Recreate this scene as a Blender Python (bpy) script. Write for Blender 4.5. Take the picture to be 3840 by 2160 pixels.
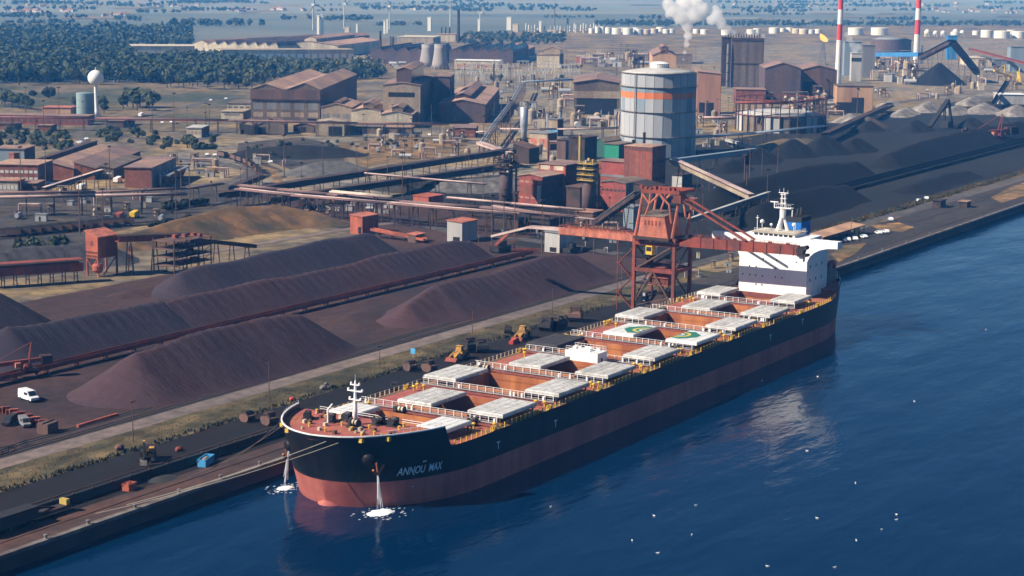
import bpy, math, random
import numpy as np
from mathutils import Vector, Matrix
R = math.radians
rnd = random.Random(11)
for o in list(bpy.data.objects):
    bpy.data.objects.remove(o)
sc = bpy.context.scene
COL = sc.collection

# ------------------------------------------------------------------ camera
CAM = Vector((-321.64, -240.39, 113.165))
PIT, YAW, ROLL, FOC = 0.167334, 0.540485, 0.012285, 7018.08
FW = Vector((math.cos(PIT) * math.cos(YAW), math.cos(PIT) * math.sin(YAW), -math.sin(PIT)))
_r = FW.cross(Vector((0, 0, 1))).normalized()
_u = _r.cross(FW)
CR = _r * math.cos(ROLL) + _u * math.sin(ROLL)
CU = -_r * math.sin(ROLL) + _u * math.cos(ROLL)
cd = bpy.data.cameras.new('camera')
cam = bpy.data.objects.new('camera', cd)
COL.objects.link(cam)
cam.matrix_world = Matrix(((CR.x, CU.x, -FW.x, CAM.x), (CR.y, CU.y, -FW.y, CAM.y), (CR.z, CU.z, -FW.z, CAM.z), (0, 0, 0, 1)))
cd.sensor_width = 36
cd.lens = FOC / 3840 * 36
cd.clip_start, cd.clip_end = 1, 120000
sc.camera = cam

# ------------------------------------------------------------------ light
SUN_AZ, SUN_EL = 140.0, 38.0
w = bpy.data.worlds.new('World')
sc.world = w
w.use_nodes = True
nt = w.node_tree
nt.nodes.clear()
sky = nt.nodes.new('ShaderNodeTexSky')
sky.sky_type = 'NISHITA'
sky.sun_disc = False
sky.sun_elevation = R(SUN_EL)
sky.sun_rotation = R(90 - SUN_AZ)
sky.air_density, sky.dust_density, sky.ozone_density = 0.9, 0.0, 9.0
bg = nt.nodes.new('ShaderNodeBackground')
bg.inputs['Strength'].default_value = 0.05
wo = nt.nodes.new('ShaderNodeOutputWorld')
nt.links.new(sky.outputs[0], bg.inputs[0])
nt.links.new(bg.outputs[0], wo.inputs[0])
sl = bpy.data.lights.new('sun', 'SUN')
sl.energy = 5.0
sl.angle = R(0.53)
sl.color = (1.0, 0.92, 0.82)
so = bpy.data.objects.new('sun', sl)
COL.objects.link(so)
SD = Vector((math.cos(R(SUN_EL)) * math.cos(R(SUN_AZ)), math.cos(R(SUN_EL)) * math.sin(R(SUN_AZ)), math.sin(R(SUN_EL))))
so.rotation_euler = SD.to_track_quat('Z', 'Y').to_euler()
so.location = (0, 0, 400)
vs = sc.view_settings
vs.view_transform = 'Standard'
vs.look = 'None'
vs.exposure = 0.68
vs.gamma = 1.0
sc.cycles.volume_bounces = 8
sc.cycles.max_bounces = 8
sc.cycles.diffuse_bounces = 2
sc.cycles.glossy_bounces = 3
sc.cycles.transparent_max_bounces = 12
sc.cycles.use_adaptive_sampling = True
sc.cycles.adaptive_threshold = 0.02
sc.cycles.use_denoising = True
sc.cycles.caustics_reflective = False
sc.cycles.caustics_refractive = False

# ------------------------------------------------------------------ helpers: photograph point -> point of the place
KS = 3840 / 2576
def ray(u, v):
    return FW + CR * ((u * KS - 1920) / FOC) - CU * ((v * KS - 1080) / FOC)
def G(u, v, z=0.0):
    d = ray(u, v)
    return CAM + d * ((z - CAM.z) / d.z)
def PX(p):
    d = Vector(p) - CAM
    t = d.dot(FW)
    return ((1920 + FOC * d.dot(CR) / t) / KS, (1080 - FOC * d.dot(CU) / t) / KS, FOC / t / KS)
def height_to(p, v):
    lo, hi = 0.0, 400.0
    for _ in range(40):
        m = (lo + hi) / 2
        if PX((p[0], p[1], p[2] + m))[1] > v: lo = m
        else: hi = m
    return lo

# ------------------------------------------------------------------ helpers: meshes
class MB:
    def __init__(s):
        s.v = []; s.f = []
    def add(s, vs, fs):
        n = len(s.v)
        s.v += [tuple(p) for p in vs]
        s.f += [tuple(i + n for i in f) for f in fs]
        return s
    def box(s, x0, x1, y0, y1, z0, z1):
        return s.add([(x0, y0, z0), (x1, y0, z0), (x1, y1, z0), (x0, y1, z0), (x0, y0, z1), (x1, y0, z1), (x1, y1, z1), (x0, y1, z1)],
                     [(0, 3, 2, 1), (4, 5, 6, 7), (0, 1, 5, 4), (1, 2, 6, 5), (2, 3, 7, 6), (3, 0, 4, 7)])
    def cbox(s, c, d):
        return s.box(c[0] - d[0] / 2, c[0] + d[0] / 2, c[1] - d[1] / 2, c[1] + d[1] / 2, c[2] - d[2] / 2, c[2] + d[2] / 2)
    def beam(s, a, b, w, h=None):
        h = w if h is None else h
        a, b = Vector(a), Vector(b)
        d = (b - a).normalized()
        sx = d.cross(Vector((0, 0, 1)))
        if sx.length < 1e-3: sx = Vector((1, 0, 0))
        sx.normalize()
        sz = sx.cross(d)
        q = []
        for p in (a, b):
            for i, j in ((-1, -1), (1, -1), (1, 1), (-1, 1)):
                q.append(p + sx * (i * w / 2) + sz * (j * h / 2))
        return s.add(q, [(3, 2, 1, 0), (4, 5, 6, 7), (0, 1, 5, 4), (1, 2, 6, 5), (2, 3, 7, 6), (3, 0, 4, 7)])
    def tube(s, a, b, r0, r1=None, n=8, cap=True):
        r1 = r0 if r1 is None else r1
        a, b = Vector(a), Vector(b)
        d = (b - a).normalized()
        sx = d.cross(Vector((0, 0, 1)))
        if sx.length < 1e-3: sx = Vector((1, 0, 0))
        sx.normalize()
        sy = sx.cross(d)
        q = []
        for p, r in ((a, r0), (b, r1)):
            for i in range(n):
                t = 2 * math.pi * i / n
                q.append(p + sx * (r * math.cos(t)) + sy * (r * math.sin(t)))
        fs = [(i, (i + 1) % n, n + (i + 1) % n, n + i) for i in range(n)]
        if cap: fs += [tuple(range(n - 1, -1, -1)), tuple(range(n, 2 * n))]
        return s.add(q, fs)
    def path(s, pts, r, n=6):
        for a, b in zip(pts[:-1], pts[1:]): s.tube(a, b, r, n=n)
        return s
    def lathe(s, c, prof, n=20, a0=0.0):
        q = []
        for rr, z in prof:
            for i in range(n):
                t = 2 * math.pi * i / n + a0
                q.append((c[0] + rr * math.cos(t), c[1] + rr * math.sin(t), c[2] + z))
        fs = []
        for k in range(len(prof) - 1):
            for i in range(n):
                j = (i + 1) % n
                fs.append((k * n + i, k * n + j, (k + 1) * n + j, (k + 1) * n + i))
        m = len(prof) - 1
        fs += [tuple(range(n - 1, -1, -1)), tuple(m * n + i for i in range(n))]
        return s.add(q, fs)
    def prism(s, poly, x0, x1, axis='x'):
        n = len(poly)
        if axis == 'x': q = [(x0, a, b) for a, b in poly] + [(x1, a, b) for a, b in poly]
        elif axis == 'y': q = [(a, x0, b) for a, b in poly] + [(a, x1, b) for a, b in poly]
        else: q = [(a, b, x0) for a, b in poly] + [(a, b, x1) for a, b in poly]
        return s.add(q, [tuple(range(n - 1, -1, -1)), tuple(range(n, 2 * n))] + [(i, (i + 1) % n, n + (i + 1) % n, n + i) for i in range(n)])
    def ball(s, c, r, seg=14, rings=9, sq=(1, 1, 1)):
        pr = [(r * math.sin(math.pi * k / rings), -r * math.cos(math.pi * k / rings)) for k in range(rings + 1)]
        n0 = len(s.v)
        s.lathe((0, 0, 0), [(max(a, r * 0.002), b) for a, b in pr], seg)
        for i in range(n0, len(s.v)):
            p = s.v[i]
            s.v[i] = (c[0] + p[0] * sq[0], c[1] + p[1] * sq[1], c[2] + p[2] * sq[2])
        return s
    def build(s, name, mat, parent=None, world=False, smooth=False):
        me = bpy.data.meshes.new(name)
        v = s.v
        if world and parent is not None:
            o = parent_loc(parent)
            v = [(p[0] - o[0], p[1] - o[1], p[2] - o[2]) for p in v]
        me.from_pydata(v, [], s.f)
        me.update()
        me.materials.append(mat if not isinstance(mat, str) else MAT(mat))
        if smooth: me.shade_smooth()
        ob = bpy.data.objects.new(name, me)
        COL.objects.link(ob)
        if parent is not None: ob.parent = parent
        return ob

LOC = {}
def parent_loc(p):
    x = Vector(p.location)
    while p.parent is not None:
        p = p.parent
        x += Vector(p.location)
    return x
def tag(o, label, cat=None, group=None, kind=None):
    if label: o['label'] = label
    if cat: o['category'] = cat
    if group: o['group'] = group
    if kind: o['kind'] = kind
    return o
def thing(name, label, cat, loc=(0, 0, 0), rz=0.0, group=None):
    o = bpy.data.objects.new(name, None)
    o.empty_display_size = 0.5
    COL.objects.link(o)
    o.location = loc
    o.rotation_euler = (0, 0, rz)
    return tag(o, label, cat, group)
def dup(root, loc, rz=0.0, label=None, group=None, scale=None):
    r = root.copy()
    COL.objects.link(r)
    r.location = loc
    r.rotation_euler = (0, 0, rz)
    if scale: r.scale = scale
    if label: r['label'] = label
    if group: r['group'] = group
    for ch in list(root.children):
        c = ch.copy(); COL.objects.link(c); c.parent = r
        for g in list(ch.children):
            d = g.copy(); COL.objects.link(d); d.parent = c
    return r
ORD = 'first second third fourth fifth sixth seventh eighth ninth tenth eleventh twelfth thirteenth fourteenth fifteenth sixteenth seventeenth eighteenth nineteenth twentieth'.split()
TENS = ['', '', 'twenty', 'thirty', 'forty', 'fifty', 'sixty', 'seventy', 'eighty', 'ninety']
def ordn(i):
    if i < 20: return ORD[i]
    t, k = divmod(i + 1, 10)
    if k == 0: return TENS[t][:-1] + 'ieth'
    return TENS[t] + '-' + ORD[k - 1]
def struct(ob, kind='structure'):
    ob['kind'] = kind
    return ob
# ------------------------------------------------------------------ procedural materials
_M = {}
def mk(name, c1, c2=None, scale=0.3, rough=0.85, metal=0.0, c3=None, big=0.03, stretch=(1, 1, 1), bump=0.0, bscale=None, spec=0.3, detail=5.0, lo=0.35, hi=0.65):
    m = bpy.data.materials.new(name)
    m.use_nodes = True
    t = m.node_tree
    b = t.nodes['Principled BSDF']
    b.inputs['Roughness'].default_value = rough
    b.inputs['Metallic'].default_value = metal
    b.inputs['Specular IOR Level'].default_value = spec
    if c2 is None:
        c2 = tuple(x * 0.72 for x in c1)
    geo = t.nodes.new('ShaderNodeNewGeometry')
    mp = t.nodes.new('ShaderNodeMapping')
    mp.inputs['Scale'].default_value = stretch
    t.links.new(geo.outputs['Position'], mp.inputs['Vector'])
    n1 = t.nodes.new('ShaderNodeTexNoise')
    n1.inputs['Scale'].default_value = scale
    n1.inputs['Detail'].default_value = detail
    n1.inputs['Roughness'].default_value = 0.62
    t.links.new(mp.outputs[0], n1.inputs['Vector'])
    r1 = t.nodes.new('ShaderNodeValToRGB')
    e = r1.color_ramp.elements
    e[0].position, e[1].position = lo, hi
    e[0].color, e[1].color = (*c1, 1), (*c2, 1)
    t.links.new(n1.outputs['Fac'], r1.inputs[0])
    out = r1.outputs[0]
    if c3 is not None:
        n2 = t.nodes.new('ShaderNodeTexNoise')
        n2.inputs['Scale'].default_value = big
        n2.inputs['Detail'].default_value = 6.0
        n2.inputs['Roughness'].default_value = 0.6
        t.links.new(mp.outputs[0], n2.inputs['Vector'])
        r2 = t.nodes.new('ShaderNodeValToRGB')
        r2.color_ramp.elements[0].position, r2.color_ramp.elements[1].position = 0.45, 0.62
        t.links.new(n2.outputs['Fac'], r2.inputs[0])
        mx = t.nodes.new('ShaderNodeMixRGB')
        mx.inputs[2].default_value = (*c3, 1)
        t.links.new(r2.outputs[0], mx.inputs[0])
        t.links.new(out, mx.inputs[1])
        out = mx.outputs[0]
    t.links.new(out, b.inputs['Base Color'])
    if bump:
        nb = t.nodes.new('ShaderNodeTexNoise')
        nb.inputs['Scale'].default_value = bscale or scale * 3
        nb.inputs['Detail'].default_value = 6.0
        t.links.new(mp.outputs[0], nb.inputs['Vector'])
        bp = t.nodes.new('ShaderNodeBump')
        bp.inputs['Strength'].default_value = 0.6
        bp.inputs['Distance'].default_value = bump
        t.links.new(nb.outputs['Fac'], bp.inputs['Height'])
        t.links.new(bp.outputs[0], b.inputs['Normal'])
    _M[name] = m
    return m
def MAT(n): return _M[n]
def mottle(name, sc_, lo_, hi_, a, b):
    t = _M[name].node_tree; p = t.nodes['Principled BSDF']
    src = p.inputs['Base Color'].links[0].from_socket
    g = t.nodes.new('ShaderNodeNewGeometry'); n = t.nodes.new('ShaderNodeTexNoise')
    n.inputs['Scale'].default_value = sc_; n.inputs['Detail'].default_value = 8.0; n.inputs['Roughness'].default_value = .7
    t.links.new(g.outputs['Position'], n.inputs['Vector'])
    r = t.nodes.new('ShaderNodeMapRange'); r.inputs[1].default_value = lo_; r.inputs[2].default_value = hi_; r.inputs[3].default_value = a; r.inputs[4].default_value = b
    t.links.new(n.outputs['Fac'], r.inputs[0])
    m = t.nodes.new('ShaderNodeMixRGB'); m.blend_type = 'MULTIPLY'; m.inputs[0].default_value = 1.0
    t.links.new(src, m.inputs[1]); t.links.new(r.outputs[0], m.inputs[2]); t.links.new(m.outputs[0], p.inputs['Base Color'])

VS = (1, 1, 0.12)          # vertical run-down streaks
# ground
mk('ground', (0.1500, 0.1187, 0.0796), (0.0744, 0.0652, 0.0530), 0.02, 0.95, c3=(0.2400, 0.1653, 0.0714), big=0.012, detail=9, bump=0.3, bscale=0.4, lo=0.43, hi=0.57)
mk('yard_grey', (0.0496, 0.0437, 0.0397), (0.0273, 0.0258, 0.0258), 0.06, 0.95, c3=(0.0694, 0.0521, 0.0372), big=0.02, detail=9, lo=0.43, hi=0.57)
mk('verge_mat', (0.1275, 0.0892, 0.0425), (0.0595, 0.0527, 0.0255), 0.16, 0.95, c3=(0.0408, 0.0391, 0.0204), big=0.07, stretch=(0.5, 1, 1), detail=9, bump=0.3, bscale=0.8, lo=0.42, hi=0.6)
mk('hill_mat', (0.175, 0.092, 0.036), (0.095, 0.058, 0.028), 0.12, 0.95, c3=(0.052, 0.042, 0.022), big=0.05, detail=9, bump=0.5, bscale=0.5, lo=0.42, hi=0.6)
mk('works_floor', (0.2045, 0.1809, 0.1432), (0.1022, 0.0934, 0.0818), 0.05, 0.95, c3=(0.2406, 0.1750, 0.0920), big=0.015, detail=9, lo=0.43, hi=0.57)
mk('dry_grass', (0.2647, 0.1520, 0.0540), (0.1372, 0.0834, 0.0392), 0.09, 0.95, c3=(0.0981, 0.0736, 0.0344), big=0.03, detail=9, bump=0.5, bscale=0.5, lo=0.43, hi=0.57)
mk('dry_field', (0.1716, 0.1209, 0.0663), (0.0858, 0.0741, 0.0390), 0.012, 0.95, c3=(0.0468, 0.0546, 0.0312), big=0.006, detail=9, lo=0.43, hi=0.57)
mk('green_field', (0.08, 0.095, 0.045), (0.13, 0.115, 0.06), 0.006, 0.95, c3=(0.055, 0.07, 0.04), big=0.002, detail=8)
mk('stubble', (0.2100, 0.1645, 0.1050), (0.1540, 0.1190, 0.0770), 0.01, 0.95)
mk('ore_floor', (0.0450, 0.0224, 0.0199), (0.0288, 0.0173, 0.0183), 0.05, 0.95, c3=(0.0595, 0.0288, 0.0228), big=0.02, stretch=(0.5, 1, 1), detail=9, bump=0.15, bscale=0.8, lo=0.43, hi=0.57)
mk('ore', (0.0534, 0.0288, 0.0340), (0.0414, 0.0245, 0.0317), 0.12, 0.95, c3=(0.0600, 0.0288, 0.0310), big=0.03, stretch=(1.0, 0.16, 0.5), detail=8, bump=0.25, bscale=1.1)
mk('ore_dark', (0.0363, 0.0264, 0.0373), (0.0287, 0.0220, 0.0333), 0.12, 0.95, c3=(0.0424, 0.0276, 0.0349), big=0.03, stretch=(1.0, 0.16, 0.5), detail=8, bump=0.25, bscale=1.1)
mk('ore_grey', (0.0638, 0.0585, 0.0615), (0.0465, 0.0435, 0.0473), 0.2, 0.95, detail=8, bump=0.4, bscale=0.9)
mk('coal', (0.0039, 0.0040, 0.0047), (0.0025, 0.0027, 0.0034), 0.12, 0.9, c3=(0.0054, 0.0052, 0.0054), big=0.03, stretch=(1.0, 0.18, 0.5), detail=8, bump=0.3, bscale=1.0)
mk('coal_floor', (0.0097, 0.0097, 0.0104), (0.0067, 0.0067, 0.0078), 0.05, 0.95, c3=(0.0156, 0.0138, 0.0123), big=0.02, stretch=(0.5, 1, 1), detail=9, lo=0.43, hi=0.57)
mk('limestone', (0.3060, 0.2720, 0.2295), (0.1870, 0.1700, 0.1530), 0.2, 0.95, c3=(0.1360, 0.1232, 0.1105), big=0.05, detail=8, bump=0.5, bscale=0.7)
mk('gravel', (0.1260, 0.1170, 0.1080), (0.0900, 0.0840, 0.0810), 0.2, 0.95, detail=8, bump=0.3, bscale=1.0)
mk('apron', (0.0073, 0.0066, 0.0073), (0.0048, 0.0047, 0.0057), 0.10, 0.9, c3=(0.0123, 0.0066, 0.0055), big=0.05, stretch=(0.16, 1, 1), detail=9, lo=0.43, hi=0.57)
mk('apron_grey', (0.0360, 0.0318, 0.0312), (0.0240, 0.0222, 0.0234), 0.10, 0.9, c3=(0.0510, 0.0408, 0.0348), big=0.03, stretch=(0.2, 1, 1), detail=9, lo=0.43, hi=0.57)
mk('apron_red', (0.0945, 0.0421, 0.0281), (0.0567, 0.0324, 0.0281), 0.10, 0.92, c3=(0.0432, 0.0308, 0.0297), big=0.05, stretch=(0.14, 1, 1), detail=9)
mk('road', (0.1935, 0.1440, 0.1215), (0.1485, 0.1153, 0.1008), 0.15, 0.9, c3=(0.1170, 0.0945, 0.0882), big=0.04, stretch=(0.15, 1, 1), detail=8, lo=0.43, hi=0.57)
mk('asphalt', (0.0858, 0.0764, 0.0718), (0.0586, 0.0546, 0.0546), 0.1, 0.9, c3=(0.1132, 0.0936, 0.0780), big=0.03, stretch=(0.4, 1, 1), detail=8)
mk('concrete', (0.2025, 0.1800, 0.1575), (0.1275, 0.1125, 0.1050), 0.4, 0.9, c3=(0.0975, 0.0750, 0.0675), big=0.15, stretch=VS)
mk('quay_wall', (0.050, 0.044, 0.046), (0.030, 0.028, 0.032), 0.4, 0.9, c3=(0.065, 0.045, 0.040), big=0.1, stretch=VS)
mk('soil_dark', (0.045, 0.043, 0.040), (0.03, 0.03, 0.03), 0.1, 0.95)
# steel, cladding
mk('rust_red', (0.30, 0.070, 0.042), (0.20, 0.050, 0.036), 0.25, 0.7, c3=(0.15, 0.050, 0.040), big=0.12, stretch=VS)
mk('rust_orange', (0.48, 0.125, 0.065), (0.33, 0.085, 0.05), 0.25, 0.7, c3=(0.20, 0.06, 0.04), big=0.1, stretch=VS)
mk('crane_red', (0.30, 0.062, 0.040), (0.20, 0.046, 0.034), 0.5, 0.65, c3=(0.12, 0.040, 0.032), big=0.2)
mk('crane_pink', (0.56, 0.185, 0.115), (0.44, 0.14, 0.085), 0.5, 0.7, c3=(0.30, 0.105, 0.07), big=0.3, stretch=VS)
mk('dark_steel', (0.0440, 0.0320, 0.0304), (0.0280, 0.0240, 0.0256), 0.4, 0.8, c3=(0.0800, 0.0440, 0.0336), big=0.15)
mk('brown_steel', (0.1190, 0.0723, 0.0595), (0.0808, 0.0510, 0.0459), 0.3, 0.8, c3=(0.1615, 0.0850, 0.0595), big=0.1, stretch=VS)
mk('brown_roof', (0.2300, 0.1495, 0.1323), (0.1610, 0.1092, 0.1035), 0.15, 0.85, c3=(0.3105, 0.1898, 0.1323), big=0.04)
mk('rust_roof', (0.4860, 0.3038, 0.2025), (0.3375, 0.2093, 0.1553), 0.12, 0.85, c3=(0.2565, 0.1688, 0.1418), big=0.035)
mk('tan_clad', (0.4140, 0.3335, 0.2300), (0.3220, 0.2587, 0.1840), 0.2, 0.8, c3=(0.2530, 0.1898, 0.1380), big=0.06, stretch=VS)
mk('tan_dark', (0.20, 0.155, 0.115), (0.14, 0.11, 0.09), 0.2, 0.85, c3=(0.11, 0.08, 0.065), big=0.06, stretch=VS)
mk('cream', (0.58, 0.51, 0.38), (0.46, 0.40, 0.30), 0.2, 0.75, c3=(0.36, 0.31, 0.24), big=0.05, stretch=VS)
mk('white_paint', (0.80, 0.79, 0.76), (0.68, 0.67, 0.64), 0.35, 0.45, spec=0.4, stretch=VS, lo=0.45, hi=0.8)
mk('ship_white', (0.83, 0.82, 0.80), (0.78, 0.77, 0.74), 0.6, 0.4, c3=(0.76, 0.74, 0.70), big=0.5, spec=0.4, stretch=(1, 1, 0.08), lo=0.45, hi=0.8)
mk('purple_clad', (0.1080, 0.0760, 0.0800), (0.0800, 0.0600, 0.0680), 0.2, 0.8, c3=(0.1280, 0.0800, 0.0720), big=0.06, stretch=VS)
mk('brick', (0.27, 0.095, 0.062), (0.19, 0.072, 0.052), 0.5, 0.85, c3=(0.15, 0.065, 0.052), big=0.1, stretch=VS)
mk('red_clad', (0.34, 0.075, 0.055), (0.26, 0.062, 0.050), 0.3, 0.75, c3=(0.21, 0.058, 0.048), big=0.1, stretch=VS)
mk('pink_clad', (0.45, 0.23, 0.15), (0.34, 0.18, 0.125), 0.2, 0.8, c3=(0.24, 0.13, 0.10), big=0.06, stretch=VS)
mk('orange_clad', (0.55, 0.34, 0.20), (0.44, 0.26, 0.155), 0.2, 0.8, c3=(0.32, 0.18, 0.12), big=0.06, stretch=VS)
mk('grey_clad', (0.23, 0.235, 0.24), (0.17, 0.175, 0.185), 0.2, 0.75, c3=(0.14, 0.14, 0.15), big=0.06, stretch=VS)
mk('pale_clad', (0.50, 0.49, 0.46), (0.40, 0.39, 0.37), 0.2, 0.75, c3=(0.30, 0.29, 0.28), big=0.06, stretch=VS)
mk('holder_grey', (0.4290, 0.4368, 0.4446), (0.3666, 0.3744, 0.3900), 0.12, 0.6, c3=(0.3120, 0.3276, 0.3510), big=0.05, stretch=VS, spec=0.4)
mk('holder_orange', (0.72, 0.20, 0.055), (0.62, 0.17, 0.055), 0.12, 0.6, stretch=VS)
mk('holder_blue', (0.2400, 0.2960, 0.3360), (0.1920, 0.2480, 0.2960), 0.12, 0.6, stretch=VS)
mk('blue_clad', (0.05, 0.22, 0.48), (0.04, 0.16, 0.36), 0.3, 0.6, stretch=VS)
mk('sky_blue', (0.09, 0.40, 0.70), (0.07, 0.30, 0.55), 0.6, 0.55)
mk('teal_tank', (0.24, 0.33, 0.32), (0.18, 0.26, 0.27), 0.2, 0.6, c3=(0.14, 0.21, 0.23), big=0.08, stretch=VS)
mk('green_clad', (0.02, 0.24, 0.14), (0.02, 0.19, 0.12), 0.3, 0.7, stretch=VS)
mk('green_dark', (0.03, 0.10, 0.085), (0.025, 0.08, 0.07), 0.3, 0.7, stretch=VS)
mk('glass_dark', (0.03, 0.035, 0.045), (0.02, 0.025, 0.035), 0.5, 0.15, spec=0.6)
mk('window_pale', (0.62, 0.62, 0.60), (0.48, 0.50, 0.50), 0.5, 0.3)
mk('opening', (0.02, 0.02, 0.022), (0.012, 0.012, 0.014), 0.5, 0.95)
mk('pipe_pale', (0.5980, 0.4600, 0.4025), (0.4600, 0.3450, 0.3105), 0.3, 0.6, c3=(0.3450, 0.2300, 0.2070), big=0.06)
mk('pipe_brown', (0.20, 0.115, 0.105), (0.145, 0.088, 0.082), 0.3, 0.7, c3=(0.11, 0.07, 0.07), big=0.06)
mk('pipe_silver', (0.50, 0.51, 0.54), (0.38, 0.39, 0.42), 0.3, 0.4, metal=0.5)
mk('belt', (0.030, 0.028, 0.030), (0.022, 0.021, 0.023), 0.5, 0.95)
mk('yellow', (0.72, 0.48, 0.045), (0.58, 0.37, 0.04), 0.6, 0.55)
mk('yellow_dull', (0.50, 0.36, 0.08), (0.36, 0.25, 0.07), 0.5, 0.65)
mk('cat_yellow', (0.62, 0.33, 0.06), (0.45, 0.23, 0.05), 0.8, 0.6, c3=(0.26, 0.15, 0.06), big=0.6)
mk('rubber', (0.018, 0.018, 0.019), (0.028, 0.026, 0.025), 1.0, 0.9)
mk('black_steel', (0.020, 0.020, 0.023), (0.032, 0.029, 0.029), 0.6, 0.75)
mk('red_paint', (0.55, 0.075, 0.06), (0.42, 0.06, 0.05), 0.5, 0.55)
mk('chimney_red', (0.62, 0.060, 0.055), (0.52, 0.055, 0.05), 0.1, 0.6)
mk('chimney_white', (0.74, 0.72, 0.69), (0.62, 0.61, 0.60), 0.1, 0.6)
mk('cooling', (0.34, 0.31, 0.30), (0.26, 0.24, 0.24), 0.05, 0.9, stretch=VS)
mk('tank_white', (0.7429, 0.7331, 0.6647), (0.6452, 0.6354, 0.5865), 0.05, 0.55, stretch=VS)
mk('tank_cream', (0.5610, 0.4845, 0.3570), (0.4760, 0.4080, 0.3060), 0.05, 0.6, stretch=VS)
mk('bark', (0.09, 0.065, 0.045), (0.05, 0.04, 0.03), 2.0, 0.9)
mk('leaf_a', (0.0385, 0.0560, 0.0224), (0.0238, 0.0385, 0.0182), 0.25, 0.8, c3=(0.0525, 0.0630, 0.0266), big=0.06)
mk('leaf_b', (0.0680, 0.0840, 0.0440), (0.0440, 0.0600, 0.0336), 0.25, 0.8, c3=(0.0880, 0.0920, 0.0440), big=0.06)
mk('leaf_hazed', (0.060, 0.078, 0.050), (0.048, 0.064, 0.042), 0.02, 0.9)  # leaf tone lightened, haze over the far woods put into colour
mk('hazed_field', (0.17, 0.19, 0.165), (0.135, 0.16, 0.14), 0.002, 0.95, c3=(0.20, 0.195, 0.16), big=0.0008)  # pale tone adds the distance haze to the field colour
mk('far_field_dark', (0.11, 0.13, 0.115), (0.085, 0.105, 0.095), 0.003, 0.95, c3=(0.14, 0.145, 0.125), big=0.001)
mk('leaf_dark', (0.0240, 0.0320, 0.0192), (0.0160, 0.0224, 0.0160), 0.3, 0.85, c3=(0.0400, 0.0400, 0.0240), big=0.1)
mk('tuft', (0.1175, 0.0825, 0.0325), (0.0700, 0.0575, 0.0250), 0.12, 0.9, c3=(0.0425, 0.0425, 0.0175), big=0.05)
# ship
mk('hull_black', (0.0070, 0.0084, 0.0119), (0.0105, 0.0112, 0.0147), 0.25, 0.45, c3=(0.0182, 0.0161, 0.0168), big=0.09, spec=0.14, stretch=(1, 1, 0.10), lo=0.42, hi=0.62)
mk('boot_red', (0.50, 0.150, 0.110), (0.42, 0.115, 0.090), 0.25, 0.6, c3=(0.32, 0.085, 0.075), big=0.10, stretch=(1, 1, 0.10), lo=0.42, hi=0.6)
mk('deck_red', (0.3740, 0.1062, 0.0808), (0.2975, 0.0850, 0.0680), 0.35, 0.75, c3=(0.3570, 0.1275, 0.0638), big=0.09)
mk('rust_hold', (0.4608, 0.1710, 0.0581), (0.3744, 0.1265, 0.0445), 0.3, 0.9, c3=(0.2880, 0.0889, 0.0376), big=0.15, stretch=(1, 1, 0.2))
mk('hold_shade', (0.060, 0.030, 0.022), (0.035, 0.020, 0.017), 0.3, 0.95)  # hold walls coloured dark to stand for the shade below deck
mk('coaming', (0.24, 0.070, 0.050), (0.17, 0.052, 0.042), 0.5, 0.8)
mk('cover_grey', (0.56, 0.55, 0.52), (0.47, 0.46, 0.43), 0.35, 0.7, c3=(0.40, 0.385, 0.36), big=0.14, stretch=(0.5, 1.4, 1), lo=0.4, hi=0.7)
mk('cover_clean', (0.66, 0.655, 0.63), (0.60, 0.595, 0.57), 0.35, 0.65, c3=(0.54, 0.53, 0.50), big=0.1, lo=0.4, hi=0.75)
mk('cover_dark', (0.050, 0.045, 0.046), (0.034, 0.033, 0.036), 0.35, 0.85)
mk('walk_green', (0.06, 0.16, 0.07), (0.09, 0.16, 0.07), 0.6, 0.8)
mk('logo_green', (0.03, 0.20, 0.13), (0.03, 0.16, 0.11), 0.6, 0.6)
mk('logo_yellow', (0.62, 0.50, 0.09), (0.52, 0.42, 0.08), 0.6, 0.6)
mk('ship_yellow', (0.70, 0.47, 0.06), (0.55, 0.32, 0.05), 0.8, 0.6)
mk('funnel_blue', (0.02, 0.16, 0.50), (0.018, 0.13, 0.42), 0.6, 0.5)
mk('name_paint', (0.62, 0.78, 0.86), (0.55, 0.70, 0.78), 1.0, 0.6)
mk('rope', (0.50, 0.44, 0.34), (0.40, 0.35, 0.28), 2.0, 0.9)
mk('rope_dark', (0.14, 0.10, 0.08), (0.10, 0.075, 0.065), 2.0, 0.9)
mk('car_white', (0.78, 0.78, 0.78), (0.74, 0.74, 0.74), 0.5, 0.3, spec=0.5)
mk('gull', (0.82, 0.82, 0.80), (0.72, 0.72, 0.70), 2.0, 0.8)
mk('pipe_dim', (0.36, 0.34, 0.33), (0.26, 0.24, 0.24), 0.6, 0.6)
mk('foam', (0.85, 0.87, 0.88), (0.72, 0.77, 0.80), 0.9, 0.8, bump=0.1, bscale=2.0)

for n_ in ('ground', 'works_floor', 'yard_grey', 'dry_grass', 'dry_field', 'verge_mat'): mottle(n_, .11, .38, .62, .5, 1.45)
for n_ in ('ore_floor', 'apron', 'apron_grey', 'apron_red', 'coal_floor', 'road', 'asphalt', 'gravel', 'limestone'): mottle(n_, .22, .36, .64, .65, 1.3)
for n_ in ('ore', 'ore_dark', 'ore_grey', 'coal'): mottle(n_, .35, .34, .66, .8, 1.2)
for n_ in ('rust_roof', 'brown_roof', 'tan_clad', 'tan_dark', 'purple_clad', 'brick', 'red_clad', 'cream', 'deck_red', 'cover_grey', 'crane_pink', 'crane_red', 'rust_red', 'rust_orange'): mottle(n_, .5, .34, .66, .75, 1.2)

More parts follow.
